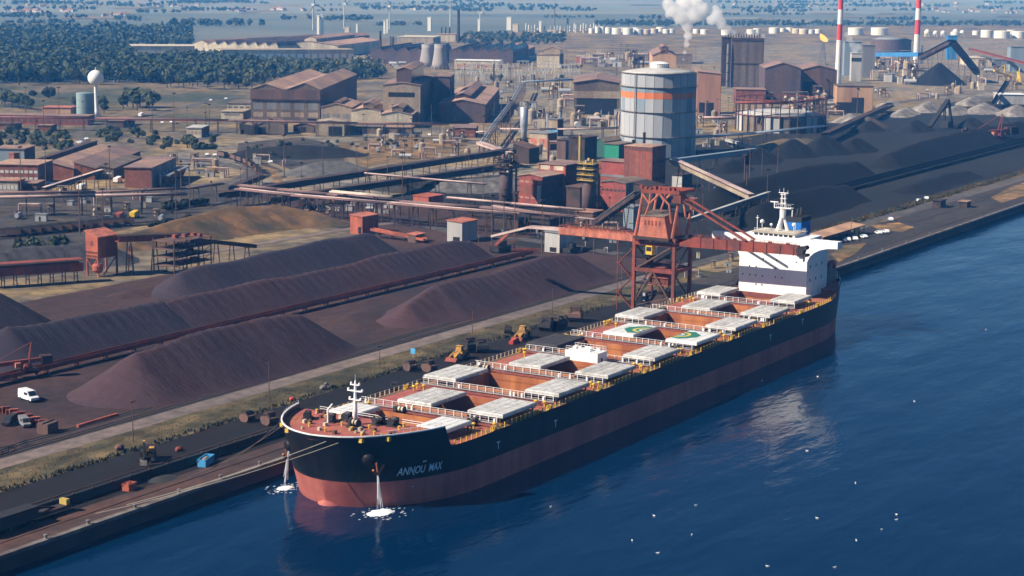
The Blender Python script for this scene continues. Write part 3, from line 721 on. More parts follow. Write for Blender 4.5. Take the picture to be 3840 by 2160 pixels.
for i, ((x0, l), hw) in enumerate(zip(HX, HW)):
    n = i + 1
    x1 = x0 + l
    # hatch trunk through the deck, then the wider hold below it
    zr = 5.6
    V = [(x, y, z) for z in (DK, zr) for x, y in ((x0, -hw), (x1, -hw), (x1, hw), (x0, hw))]
    MB().add(V, [(j, 4 + j, 4 + (j + 1) % 4, (j + 1) % 4) for j in range(4)]).build('hatch_trunk', 'rust_hold', ship, True)
    e_ = 3.4 if n > 1 else 2.0
    rings = [((x0, x1), hw, zr), ((x0 - e_, x1 + e_), hw + 5, zr - .1), ((x0 - e_, x1 + e_), hw + 6, -1), ((x0 - 1, x1 + 1), 7, -6)]
    V = [(x, y, z) for xx, w_, z in rings for x, y in ((xx[0], -w_), (xx[1], -w_), (xx[1], w_), (xx[0], w_))]
    MB().add(V, [(k * 4 + j, (k + 1) * 4 + j, (k + 1) * 4 + (j + 1) % 4, k * 4 + (j + 1) % 4) for k in range(3) for j in range(4)] + [(12, 15, 14, 13)]).build('hold', 'hold_shade', ship, True)
    m = MB()
    t = 0.25
    zt = 10.25
    m.box(x0 - t, x1 + t, -hw - t, -hw, DK - 0.1, zt).box(x0 - t, x1 + t, hw, hw + t, DK - 0.1, zt)
    m.box(x0 - t, x0, -hw, hw, DK - 0.1, zt).box(x1, x1 + t, -hw, hw, DK - 0.1, zt)
    for k in range(7):
        xx = x0 + (k + 0.5) * l / 7
        for s in (-1, 1): m.box(xx - 0.1, xx + 0.1, s * (hw + 0.5) - 0.26, s * (hw + 0.5) + 0.26, DK - 0.1, zt - 0.2)
    m.build('hatch_coaming', 'rust_hold' if n != 9 else 'coaming', ship, True)
    pair = {1: ((-16.9, -8.7), (8.7, 16.8)), 9: ((-16.8, -8.4), (8.9, 17.2))}.get(n)
    if pair is None: pair = ((-19.95, -10.2), (10.2, 19.95) if n % 2 else (0.06, 9.85))
    for s, (ya, yb) in zip('PS', pair):
        mt = 'cover_clean' if n == 1 or (n == 6) else 'cover_grey'
        if n == 5 and s == 'S': mt = 'cover_dark'
        m = MB()
        ch = 0.25
        zb = 10.38
        m.add([(x0, ya, zb), (x1, ya, zb), (x1, yb, zb), (x0, yb, zb), (x0, ya, TOPC - ch), (x1, ya, TOPC - ch), (x1, yb, TOPC - ch), (x0, yb, TOPC - ch),
               (x0 + ch, ya + ch, TOPC), (x1 - ch, ya + ch, TOPC), (x1 - ch, yb - ch, TOPC), (x0 + ch, yb - ch, TOPC)],
              [(0, 3, 2, 1), (0, 1, 5, 4), (1, 2, 6, 5), (2, 3, 7, 6), (3, 0, 4, 7), (4, 5, 9, 8), (5, 6, 10, 9), (6, 7, 11, 10), (7, 4, 8, 11), (8, 9, 10, 11)])
        cv = m.build('hatch_cover', mt, ship, True)
        m = MB()      # raised seams on the lid
        for k in (0.27, 0.5, 0.74): m.box(x0 + 0.4, x1 - 0.4, lerp(ya, yb, k) - 0.07, lerp(ya, yb, k) + 0.07, TOPC, TOPC + 0.05)
        m.box(lerp(x0, x1, 0.5) - 0.06, lerp(x0, x1, 0.5) + 0.06, ya + 0.4, yb - 0.4, TOPC, TOPC + 0.04)
        m.build('seam', mt, cv, True)
        m = MB()      # side skirt and rail posts under an open lid
        if abs(ya + yb) / 2 > 8:
            for xx in (x0 + 0.4, x1 - 0.4): m.box(xx - 0.14, xx + 0.14, ya + 0.3, yb - 0.3, 10.1, 10.37)
            for xx in (x0 + 0.4, x1 - 0.4):
                for k in (0.1, 0.5, 0.9): m.box(xx - 0.15, xx + 0.15, lerp(ya, yb, k) - 0.15, lerp(ya, yb, k) + 0.15, DK, 10.1)
            m.build('cover_rail', 'dark_steel', ship, True)
        if n == 6:    # house emblem, half on each lid
            sg = 1 if s == 'S' else -1
            yi = ya if sg > 0 else yb
            xm = (x0 + x1) / 2
            poly = [(xm - 5.0, yi + sg * 0.4), (xm - 5.6, yi + sg * 3.2), (xm - 1.2, yi + sg * 6.4), (xm + 2.0, yi + sg * 6.4), (xm + 5.8, yi + sg * 3.0), (xm + 5.2, yi + sg * 0.4)]
            MB().prism(poly if sg < 0 else poly[::-1], TOPC + 0.05, TOPC + 0.075, 'z').build('emblem_field', 'logo_green', cv, True)
            def arc(r0, r1, zz, mt_, nm):
                m = MB()
                K = 14
                V = []
                for k in range(K + 1):
                    t_ = math.pi * k / K
                    for rr in (r0, r1):
                        V.append((xm - math.cos(t_) * rr * 1.05, yi + sg * (0.45 + math.sin(t_) * rr * 0.95), zz))
                F = []
                for k in range(K):
                    q = (2 * k, 2 * k + 1, 2 * k + 3, 2 * k + 2)
                    F.append(q if sg > 0 else q[::-1])
                m.add(V, F)
                m.build(nm, mt_, cv, True)
            arc(2.6, 3.6, TOPC + 0.085, 'logo_yellow', 'emblem_ring')
            arc(0.9, 1.7, TOPC + 0.085, 'cover_clean', 'emblem_heart')
    # pipe rack with white posts across the deck ahead of each hatch
    xr = x0 - 1.6
    yy = 17.5 if n in (1, 9) else 19.3
    if n > 1:
        m = MB()
        m.tube((xr, -yy, 10.95), (xr, yy, 10.95), 0.05, n=5)
        k = -yy
        while k <= yy:
            m.box(xr - 0.07, xr + 0.07, k - 0.07, k + 0.07, DK, 11.0); k += 2.3 + rnd.uniform(-0.5, 0.5)
        for k in range(5):
            q = rnd.uniform(-yy, yy); m.box(xr - 0.3, xr + 0.3, q - 0.22, q + 0.22, DK, 10.5)
        m.build('pipe_rack', 'ship_white', ship, True)
        m = MB()
        m.tube((xr - 1.6, -yy, 9.2), (xr - 1.6, yy, 9.2), 0.16, n=5).tube((xr - 2.1, -yy, 9.2), (xr - 2.1, yy, 9.2), 0.12, n=5)
        m.build('deck_pipe', 'coaming', ship, True)
        m = MB().box(xr - 0.8, xr - 0.15, -yy, yy, 9.5, 9.6)
        for z, r_ in ((9.2, .14), (9.75, .1), (10.4, .07)): m.tube((xr + .35, -yy, z), (xr + .35, yy, z), r_, n=5)
        m.build('cross_walkway', 'pipe_dim', ship, True)
# deck railings, one length per hatch bay and side; the gaps hold the fairleads
for sgn in (-1, 1):
    x = 19.0
    while x < 256:
        L = min(24.5, 256 - x)
        m = MB()
        k = 0.0
        while k <= L:
            y = sgn * (hb(x + k, DK) - 0.35)
            m.box(x + k - 0.10, x + k + 0.10, y - 0.10, y + 0.10, DK, DK + 1.25); k += 2.05
        for z in (DK + 0.65, DK + 1.2):
            k = 0.0
            while k < L - 0.1:
                k2 = min(k + 6, L)
                m.tube((x + k, sgn * (hb(x + k, DK) - 0.35), z), (x + k2, sgn * (hb(x + k2, DK) - 0.35), z), 0.045, n=4); k = k2
        m.build('deck_railing', 'ship_yellow' if sgn < 0 else 'cream', ship, True)
        x += L + 1.2
# green walkway lines
for sgn in (-1, 1):
    m = MB()
    for a, b in ((34, 120), (120, 244)): m.add([(a, sgn * 20.35 - .35, DK + .015), (b, sgn * 20.35 - .35, DK + .015), (b, sgn * 20.35 + .35, DK + .015), (a, sgn * 20.35 + .35, DK + .015)], [(0, 1, 2, 3)])
    m.build('walkway_line', 'walk_green', ship, True)
def sub(name, mat, bm, loc, rz=0.0, par=None):
    o = bm if isinstance(bm, bpy.types.Object) else bm.build(name, mat)
    o.parent = par or ship
    L0 = parent_loc(par or ship)
    o.location = (loc[0] - L0[0], loc[1] - L0[1], loc[2] - L0[2]); o.rotation_euler = (0, 0, rz)
    return o
def cp(o):
    c = o.copy(); COL.objects.link(c)
    for ch in o.children:
        d = ch.copy(); COL.objects.link(d); d.parent = c
    return c
# vents, bollards
vent0 = MB().lathe((0, 0, 0), [(0.22, 0), (0.22, 1.0), (0.5, 1.05), (0.55, 1.3), (0.25, 1.5)], 8).build('vent', 'ship_yellow')
bol0 = MB().lathe((-0.5, 0, 0), [(0.3, 0), (0.3, 0.9), (0.38, 0.92), (0.38, 1.05)], 8).lathe((0.5, 0, 0), [(0.3, 0), (0.3, 0.9), (0.38, 0.92), (0.38, 1.05)], 8).box(-1.0, 1.0, -0.4, 0.4, 0, 0.15).build('bollard', 'ship_yellow')
vr = random.Random(8)
first = [True, True]
for i, (x0, l) in enumerate(HX[1:] + [(241.5, 0)]):
    for sgn in (-1, 1):
        for k in range(3):
            o = vent0 if first[0] else cp(vent0); first[0] = False
            sub('vent', None, o, (x0 - vr.uniform(2.2, 8), sgn * vr.uniform(15.5, 20), DK), vr.uniform(0, 6))
        o = bol0 if first[1] else cp(bol0); first[1] = False
        sub('bollard', None, o, (x0 - vr.uniform(3, 7), sgn * 20.6, DK), 0)
# mooring winches
def winch():
    m = MB()
    m.box(-1.6, 1.6, -1.2, 1.2, 0, 0.25)
    w0 = m.build('winch', 'dark_steel')
    MB().tube((-1.1, 0, 1.25), (0.6, 0, 1.25), 0.62, n=10).build('drum', 'cream', w0)
    q = MB()
    for xx in (-1.2, -0.3, 0.6): q.tube((xx - 0.05, 0, 1.15), (xx + 0.05, 0, 1.15), 0.88, n=12)
    q.box(0.75, 1.6, -0.7, 0.7, 0.25, 1.7)
    q.build('flange', 'black_steel', w0)
    return w0
W0 = winch()
for k, (x, y, z, a) in enumerate([(10.5, 6.2, FC, 0.3), (13.5, 4.0, FC, 0.2), (14.2, -4.2, FC, -0.2), (15.2, -7.6, FC, 0.1), (9, -1.5, FC, 1.4), (9.5, 12.0, FC, 0.5), (38.6, 6.5, DK, 1.57), (38.2, -14, DK, 0), (90.5, 15, DK, 1.57), (143, -15, DK, 0), (195, 15, DK, 0), (264, -9, 10.3, 0.3), (270, 7, 10.3, 0.2)]):
    sub('winch', None, W0 if k == 0 else cp(W0), (x, y, z), a)
def RY(u, v, y):
    d = ray(u, v); return CAM + d * ((y - CAM.y) / d.y)
# forecastle bits
m = MB()
for sgn in (-1, 1):
    for k in range(9):
        x = 3.5 + k * 1.6; y = sgn * (hb(x, 13.7) - 0.4); m.tube((x, y, 13.7), (x, y, 14.7), 0.05, n=4)
        if k: m.tube((x - 1.6, sgn * (hb(x - 1.6, 13.7) - 0.4), 14.7), (x, y, 14.7), 0.045, n=4)
m.build('forecastle_railing', 'ship_white', ship, True)
m = MB()
for y in (-10, -5, 0, 5, 10): m.tube((19.2, y, DK), (19.2, y, 13.4), 0.07, n=4)
for z in (12.9, 13.4): m.tube((18.2, -15, z), (18.2, 15, z), 0.06, n=4)
for k in range(16): m.tube((18.2, -15 + 2 * k, FC), (18.2, -15 + 2 * k, 13.4), 0.05, n=4)
m.build('break_railing', 'ship_white', ship, True)
fm = MB().lathe((11.3, 0, 12.5), [(0.55, 0), (0.5, 4), (0.36, 6.5), (0.28, 9.2), (0.1, 10.2)], 10).build('foremast', 'ship_white', ship, True, True)
m = MB()
for z, wd in ((18.2, 1.5), (20.2, 1.9), (21.6, 1.1)):
    m.box(10.8, 11.8, -wd, wd, z, z + 0.12)
    for s in (-1, 1): m.box(11.1, 11.5, s * wd - .15, s * wd + .15, z, z + 0.6)
m.tube((11.3, 0, 22), (11.3, 0, 24), 0.06, n=4)
m.build('mast_lamp', 'ship_white', fm, True)
m = MB().lathe((7.2, 4.6, 12.5), [(0.22, 0), (0.22, 3.7), (0.25, 3.8)], 8).beam((7.2, 4.6, 16.2), RY(836, 1016, 2.5), 0.2, 0.26)
m.build('deck_crane', 'ship_white', ship, True)
for k in range(26):
    x, y = vr.uniform(0.5, 16.5), vr.uniform(-16, 16)
    if abs(y) > hb(x, FC) - 1.2: continue
    s = vr.uniform(0.2, 0.55); MB().box(x - s, x + s, y - s * .7, y + s * .7, FC, FC + s * 1.6).build('deck_locker', 'brown_steel' if k % 2 else 'cream', ship, True)
for k in range(12):
    x, y = vr.uniform(1.5, 16.5), vr.uniform(-14, 14)
    if abs(y) > hb(x, FC) - 1.5: continue
    MB().lathe((x, y, FC), [(0.25, 0), (0.25, 0.7), (0.36, 0.75), (0.36, 0.9)], 8).build('mooring_bitt', 'ship_yellow', ship, True)
for k, (x, sgn) in enumerate(((-2.6, 1), (-1.0, -1), (3.4, -1), (1.0, 1))):
    y = sgn * (hb(x, 12.8) + 0.05)
    MB().cbox((x, y, 12.9), (0.9, 0.9, 0.9)).build('fairlead', 'ship_yellow', ship, True)
# anchors, bolster and chain pipes
def on_hull(u, v):
    d = ray(u, v); lo = None
    for k in range(4000):
        p = CAM + d * (330 + k * 0.15)
        if -6 < p.x < 279 and abs(p.y) <= hb(p.x, p.z): return p
    return p
a = on_hull(935, 1160)
b0 = MB().ball((a.x, a.y + 0.9, a.z + 0.6), 1, 12, 8, (1.7, 1.9, 1.6)).build('anchor_bolster', 'hull_black', ship, True, True)
m = MB().beam((a.x - 0.2, a.y - 1.4, a.z - 0.2), (a.x + 0.5, a.y - 1.3, a.z - 3.0), 0.35).beam((a.x - 1.2, a.y - 1.2, a.z - 1.6), (a.x + 0.5, a.y - 1.3, a.z - 3.0), 0.45).beam((a.x + 2.4, a.y - 1.6, a.z - 0.9), (a.x + 0.5, a.y - 1.3, a.z - 3.0), 0.45)
m.build('anchor', 'rust_hold', ship, True)
yb_ = hb(a.x, a.z)
m = MB().ball((a.x, yb_ - 0.9, a.z + 0.6), 1, 12, 8, (1.7, 1.9, 1.6)).build('anchor_bolster', 'hull_black', ship, True, True)
m = MB().beam((a.x - 0.2, yb_ + 0.7, a.z), (a.x + 0.5, yb_ + 1.0, a.z - 3.0), 0.35).beam((a.x - 1.2, yb_ + 0.7, a.z - 1.6), (a.x + 0.5, yb_ + 1.0, a.z - 3.0), 0.45).build('anchor', 'rust_hold', ship, True)
ANCH = (a, yb_)
# name and marks painted on the plating
def lettering(name, text, size, x, z, mat, off=0.05, spread=1.0, slant=0.0):
    cu = bpy.data.curves.new(name, 'FONT'); cu.body = text; cu.size = size; cu.space_character = spread; cu.shear = slant
    cu.resolution_u = 3; cu.offset = 0.035
    to = bpy.data.objects.new('tmp', cu); COL.objects.link(to)
    bpy.context.view_layer.update()
    me = bpy.data.meshes.new_from_object(to.evaluated_get(bpy.context.evaluated_depsgraph_get()))
    bpy.data.objects.remove(to); bpy.data.curves.remove(cu)
    import bmesh
    bm = bmesh.new(); bm.from_mesh(me)
    bmesh.ops.triangulate(bm, faces=bm.faces)
    bmesh.ops.subdivide_edges(bm, edges=[e for e in bm.edges if e.calc_length() > 0.5], cuts=2)
    bm.to_mesh(me); bm.free()
    o = parent_loc(ship)
    for v in me.vertices:
        wx, wz = x + v.co.x, z + v.co.y
        v.co = (wx - o[0], -(hb(wx, wz) + off) - o[1], wz - o[2])
    me.materials.clear(); me.materials.append(MAT(mat)); me.name = name
    ob = bpy.data.objects.new(name, me); COL.objects.link(ob); ob.parent = ship
    return ob
tl, tr = on_hull(1003, 1166), on_hull(1115, 1139)
nm = lettering('ship_name', 'ANNOU  MAX', 2.5, tl.x, 3.9, 'name_paint', spread=1.0, slant=0.12)
sx = max(v.co.x for v in nm.data.vertices) + 140 - tl.x
for v in nm.data.vertices:
    wx = tl.x + (v.co.x + 140 - tl.x) * (tr.x - tl.x) / sx
    wz = v.co.z + WATER_Z
    v.co = (wx - 140, -(hb(wx, wz) + 0.05), wz - WATER_Z)
xu = tl.x + 0.53 * (tr.x - tl.x)
m = MB()
for dx in (-0.35, 0.35):
    m.add([(xu + dx - .2, -hb(xu, 6.5) - .06, 6.35), (xu + dx + .2, -hb(xu + .4, 6.5) - .06, 6.35), (xu + dx + .2, -hb(xu + .4, 6.5) - .06, 6.7), (xu + dx - .2, -hb(xu, 6.5) - .06, 6.7)], [(0, 1, 2, 3)])
m.build('name_dots', 'name_paint', ship, True)
for (u, v) in ((1252, 1128), (1396, 1073), (1937, 855), (2018, 815)):
    p = on_hull(u, v)
    lettering('tug_mark', 'T', 2.5, p.x - 0.6, p.z - 0.1, 'name_paint')
for (u, v) in ((1035, 1225), (1038, 1195)):
    p = on_hull(u, v)
    m = MB()
    for k in range(6): m.add([(p.x, -hb(p.x, p.z - k) - .05, p.z - k * .55), (p.x + .3, -hb(p.x + .3, p.z - k) - .05, p.z - k * .55), (p.x + .3, -hb(p.x + .3, p.z - k) - .05, p.z - k * .55 + .25), (p.x, -hb(p.x, p.z - k) - .05, p.z - k * .55 + .25)], [(0, 1, 2, 3)])
    m.build('draught_mark', 'name_paint', ship, True)
# white deck house between the fourth and fifth hatch
dh = MB().box(111.6, 117.0, -7.4, 2.6, DK, 12.5).build('deck_house', 'ship_white', ship, True)
m = MB()
for k in range(11):
    for x in (111.8, 116.8): m.tube((x, -7.2 + k * 0.96, 12.5), (x, -7.2 + k * 0.96, 13.7), 0.06, n=4)
for z in (13.1, 13.7):
    m.tube((111.8, -7.2, z), (111.8, 2.4, z), 0.05, n=4).tube((116.8, -7.2, z), (116.8, 2.4, z), 0.05, n=4).tube((111.8, -7.2, z), (116.8, -7.2, z), 0.05, n=4)
for k in range(7): q = vr.uniform(-6.5, 1.5); m.box(113 + vr.uniform(-.6, 2.5), 114 + vr.uniform(0, 2), q, q + 0.8, 12.5, 13.0 + vr.uniform(0, .5))
m.build('roof_railing', 'ship_white', dh, True)
MB().box(113.5, 114.5, -7.46, -7.38, 9, 11).build('door', 'grey_clad', dh, True)
# accommodation block
sup = MB().box(246, 264, -12, 12, DK, 26).build('accommodation', 'ship_white', ship, True)
for s in (-1, 1):     # bridge wings on curved brackets
    m = MB()
    prof = [(12, 20.8), (12.8, 22.6), (14.2, 24.0), (16.2, 25.1), (18.8, 25.8), (22.3, 26.0), (22.3, 28.3), (12, 28.3)]
    pr = [(s * a, b) for a, b in prof]
    m.prism(pr if s > 0 else pr[::-1], 245.98, 247.0, 'x')
    m.box(247, 250, *( (12, 22.3) if s > 0 else (-22.3, -12) ), 25.9, 26.1)
    m.box(249.8, 250, *( (12, 22.3) if s > 0 else (-22.3, -12) ), 26.1, 28.1)
    m.box(247, 249.8, s * 22.2 - .1, s * 22.2 + .1, 26.1, 28.2)
    m.build('bridge_wing', 'ship_white', sup, True)
MB().box(245.98, 258, -12, 12, 26.0, 28.3).build('bridge_front', 'ship_white', sup, True)
wh = MB().box(247, 257, -6.9, 8.0, 26, 29.2).build('wheelhouse', 'ship_white', sup, True)
MB().box(246.7, 257.4, -7.2, 8.3, 29.2, 29.45).build('wheelhouse_roof', 'cream', sup, True)
for k in range(8):
    y = -6.2 + k * 1.75
    MB().box(246.95, 247.0, y, y + 1.35, 28.32, 29.0).build('bridge_window', 'glass_dark', wh, True)
wr = random.Random(4)
for row, z in enumerate((11.6, 14.6, 17.5, 20.3, 23.2)):
    for k in range(10):
        if wr.random() < (0.3 if row == 1 else 0.55): continue
        y = -10.6 + k * 2.35 + wr.uniform(-.2, .2)
        MB().box(245.93, 246.0, y - 0.2, y + 0.2, z, z + 0.55).build('porthole', 'glass_dark', sup, True)
for z in (14, 18.5):
    for k in range(3):
        x = 249 + k * 5
        MB().box(x - .4, x + .4, -12.05, -12.0, z, z + 1.0).build('porthole', 'glass_dark', sup, True)
m = MB()
for k in range(13): m.tube((247.2, -6.6 + k * 1.17, 29.4), (247.2, -6.6 + k * 1.17, 30.5), 0.05, n=4)
for z in (30, 30.5): m.tube((247.2, -6.6, z), (247.2, 7.6, z), 0.05, n=4).tube((247.2, -6.6, z), (257, -6.6, z), 0.05, n=4)
for k in range(8): m.tube((247.2 + k * 1.4, -6.6, 29.4), (247.2 + k * 1.4, -6.6, 30.5), 0.05, n=4)
m.build('roof_railing', 'ship_white', sup, True)
for (x, y, r_, h) in ((250, 6.0, 0.75, 2.6), (251, -4.9, 0.7, 2.2), (253, 4.0, 0.5, 1.5)):
    MB().tube((x, y, 29.4), (x, y, 29.4 + h), 0.12, n=5).ball((x, y, 29.4 + h + r_ * .6), r_, 10, 7).build('radome', 'white_paint', sup, True, True)
m = MB().tube((249, 7.3, 29.4), (249, 7.3, 34.5), 0.12, n=5).box(248.8, 249.2, 6.8, 7.8, 33.6, 33.8).tube((249.5, -6.0, 29.4), (249.5, -6.0, 33), 0.1, n=5)
m.build('aerial', 'white_paint', sup, True)
# radar mast
rm = MB()
for a in range(3):
    t = a * 2.094 + 0.6
    rm.tube((254 + 2.0 * math.cos(t), 0.6 + 2.0 * math.sin(t), 29.4), (254, 0.5, 35.2), 0.6, 0.42, 6)
rm.tube((254, 0.5, 33.6), (254, 0.4, 37.2), 1.0, 1.2, 8)
mast = rm.build('radar_mast', 'ship_white', ship, True)
m = MB().box(252.6, 255.4, -2.9, 3.0, 36.9, 37.1)
for k in range(9): m.tube((252.7, -2.8 + k * 0.72, 37.1), (252.7, -2.8 + k * 0.72, 38.2), 0.06, n=4)
m.tube((252.7, -2.8, 38.2), (252.7, 3, 38.2), 0.05, n=4).tube((255.2, -2.8, 38.2), (255.2, 3, 38.2), 0.05, n=4)
m.box(252.4, 252.9, 1.6, 4.4, 38.8, 39.1).tube((252.7, 3, 37), (252.7, 3, 38.8), 0.2, n=5)
m.build('radar_platform', 'ship_white', mast, True)
m = MB()
for q in ((-.5, -.3), (.5, -.3), (.5, 1.1), (-.5, 1.1)): m.tube((254 + q[0], q[1], 37), (254 + q[0] * .7, .4 + (q[1] - .4) * .7, 42), 0.12, n=4)
for z in (38.5, 40, 41.4): m.box(253.3, 254.7, -0.6, 1.4, z, z + 0.12)
m.box(253.7, 254.3, -1.3, 2.1, 41.9, 42.1).tube((254, 1.9, 42), (254, 1.9, 43.2), 0.07, n=4).tube((254, -1.1, 42), (254, -1.1, 43), 0.07, n=4).tube((254, .4, 42), (254, .4, 43.6), 0.08, n=4)
m.build('mast_top', 'ship_white', mast, True)
fu = MB().box(263, 271, -2.6, 3.0, 10.3, 31.3).build('funnel', 'funnel_blue', ship, True)
MB().box(262.9, 271.1, -2.7, 3.1, 31.3, 32.9).build('funnel_cap', 'black_steel', fu, True)
m = MB()
for (x, y, h) in ((265, 1.6, 2.4), (266.5, -0.8, 3.0), (268, 1.0, 2.2)): m.tube((x, y, 32.9), (x + .7, y, 32.9 + h), 0.5, n=8)
m.build('exhaust_pipe', 'black_steel', fu, True)
MB().tube((264, 1.2, 32.9), (264, 1.2, 35.2), 0.18, n=6).build('exhaust_pipe', 'white_paint', fu, True)
# after end
m = MB().box(264, 269, -10.5, 10.5, 10.3, 13.4).box(266, 271, -9, -6.5, 10.3, 19)
m.build('casing', 'grey_clad', sup, True)
lb = MB().ball((273.5, -9.6, 16.4), 1, 12, 8, (3.6, 1.5, 1.5)).build('lifeboat', 'rust_orange', ship, True, True)
m = MB().box(270.6, 271.2, -11, -8.4, 10.3, 17).box(275.6, 276.2, -10.6, -8.4, 10.3, 15.5).beam((271, -9.6, 15), (276, -9.6, 14.4), 0.5)
m.build('davit', 'pale_clad', ship, True)
m = MB()
for k in range(10):
    x = 260.5 + k * 1.8; y = hb(x, 11.4) - 0.3
    for s in (-1, 1): m.tube((x, s * y, 11.4), (x, s * y, 12.5), 0.06, n=4)
m.build('poop_railing', 'ship_white', ship, True)
MB().box(276.6, 277.2, -hb(276, 11) + 1.2, -hb(276, 11) + 2.2, 11, 13.6).tube((277, -8, 10.3), (277, -8, 14), 0.1, n=4).build('stern_lamp', 'cream', ship, True)
# mooring ropes: each a thing of its own
def rope(label, a, b, sag, mat='rope', r_=0.07):
    a, b = Vector(a), Vector(b)
    pts = []
    for k in range(13):
        t = k / 12; p = a.lerp(b, t); p.z -= sag * 4 * t * (1 - t); pts.append(p - b)
    o = MB().path(pts, r_, 5).build('mooring_rope', mat); o.location = b
    return tag(o, label, 'rope', 'mooring ropes at the bow')
rope('upper pale mooring rope from the bow to the quay edge', (-3.6, -4.5, 12.9), G(318, 1270), 0.8)
rope('lower pale mooring rope from the bow, ending furthest left', (-2.0, -7.5, 12.9), G(240, 1292), 1.0)
rope('dark mooring rope reaching the apron beside the blue skip', (0.5, 12, 12.9), G(470, 1200), 1.0, 'rope_dark', 0.06)
rope('dark mooring rope passing above the blue skip', (2.5, 14.5, 12.9), G(560, 1165), 1.0, 'rope_dark', 0.06)
# hawse water falling from both anchors with its foam
def veil_mat():
    m = bpy.data.materials.new('water_veil'); m.use_nodes = True
    t = m.node_tree; b = t.nodes['Principled BSDF']
    b.inputs['Base Color'].default_value = (.82, .86, .9, 1); b.inputs['Roughness'].default_value = .6; b.inputs['Alpha'].default_value = .42
    return m
VEIL = veil_mat()
def water_fall(label, top, bot, wd, seed):
    rs = random.Random(seed)
    m = MB()
    for k in range(22):
        t = rs.gauss(0, 0.22) if k < 15 else rs.uniform(-.75, .75)
        a = Vector(top) + Vector((rs.uniform(-.2, .2), rs.uniform(-.2, .2), rs.uniform(-.3, .1)))
        b = Vector(bot) + Vector((t * wd, rs.gauss(0, .3) * wd * .4, 0.05))
        mid = a.lerp(b, 0.4) + Vector((0, 0, 1.3 * abs(t) + .2))
        s0, s1 = (rs.uniform(0, 0.2), rs.uniform(.6, 1.0)) if k < 15 else (rs.uniform(0, .6), rs.uniform(.65, 1))
        pts = [(1 - q) ** 2 * a + 2 * q * (1 - q) * mid + q * q * b for q in [lerp(s0, s1, j / 6) for j in range(7)]]
        for j in range(6): m.tube(pts[j], pts[j + 1], (0.05 if k < 15 else .03), n=4, cap=False)
    root = thing('water_jet', label, 'water jet', bot, 0, 'water jets at the bow')
    m.build('falling_water', VEIL, root, True)
    f = MB(); N = 40; V = [(bot[0], bot[1], bot[2] + .22)]
    for q in (.55, 1.0):
        for k in range(N):
            t = 2 * math.pi * k / N; j = 1 + rs.uniform(-.16, .16) * q
            V.append((bot[0] + 1.25 * wd * q * j * math.cos(t) + .4 * wd * math.sin(t), bot[1] + .8 * wd * q * j * math.sin(t) - .35 * wd * math.cos(t), bot[2] + (.16 if q < 1 else -.02)))
    F = [(0, 1 + k, 1 + (k + 1) % N) for k in range(N)] + [(1 + k, 1 + N + k, 1 + N + (k + 1) % N, 1 + (k + 1) % N) for k in range(N)]
    f.add(V, F).build('foam_patch', 'foam', root, True, True)
    f = MB()
    for k in range(60):
        t = rs.uniform(0, 6.28); q = rs.uniform(.7, 2.3) ** 1.2; s = rs.uniform(.1, .42)
        x, y = bot[0] + 1.25 * wd * q * math.cos(t) + .4 * wd * q * math.sin(t), bot[1] + .8 * wd * q * math.sin(t) - .35 * wd * q * math.cos(t)
        f.add([(x + s * math.cos(j * 1.05) * rs.uniform(.6, 1.8), y + s * math.sin(j * 1.05) * rs.uniform(.5, 1.2), bot[2] + .03) for j in range(6)], [tuple(range(6))])
    f.build('foam_fleck', VEIL, root, True)
a, yb2 = ANCH
water_fall('water jet falling from the near anchor into foam', (a.x + 0.3, a.y - 1.5, a.z - 2.6), (a.x + 0.2, a.y - 2.2, WATER_Z + 0.02), 2.6, 1)
pj = G(716, 1228, WATER_Z)
water_fall('water jet falling off the far side of the bow', (pj.x + 0.5, pj.y - 1.0, 6.5), (pj.x, pj.y, WATER_Z + 0.02), 1.7, 2)
# ------------------------------------------------------------------ ship unloader
un = thing('ship_unloader', 'tall red ship unloader crane with boom reaching over the bulk carrier', 'crane', (240, 38, 0))
FX, BX, WY, LY = 234.0, 247.0, 30.3, 45.2
for (x, y) in ((FX, WY), (FX, LY), (BX, WY + .3), (BX, LY)):
    m = MB()
    m.beam((x, y, 1.2), (x, y, 26.3), 1.1, 1.1)
    m.build('leg', 'rust_red', un, True)
    m = MB().box(x - 2.6, x + 2.6, y - 0.8, y + 0.8, 0.25, 1.3)
    for k in range(4): m.tube((x - 2 + k * 1.33, y - .35, .45), (x - 2 + k * 1.33, y + .35, .45), .42, n=8)
    m.build('bogie', 'dark_steel', un, True)
for z in (24.0, 15.0):
    for x in (FX, BX): MB().beam((x, WY, z), (x, LY, z), 0.9, 1.2).build('portal_beam', 'crane_red', un, True)
    for y in (WY, LY): MB().beam((FX, y, z), (BX, y, z), 0.9, 1.2).build('portal_beam', 'crane_red', un, True)
for k, (a, b) in enumerate([((FX, LY, 14.6), (FX, WY, 24)), ((FX, LY, 3), (FX, 38, 14.6)), ((FX, WY, 3), (FX, 38, 14.6)), ((BX, LY, 14.6), (BX, WY, 24)), ((FX, LY, 4), (BX, LY, 14.6)), ((FX, WY, 14.6), (BX, WY, 4)), ((FX, LY, 24), (BX, LY, 15)), ((FX, WY, 15), (BX, WY, 24))]):
    MB().tube(a, b, 0.32, n=6).build('brace', 'brown_steel', un, True)
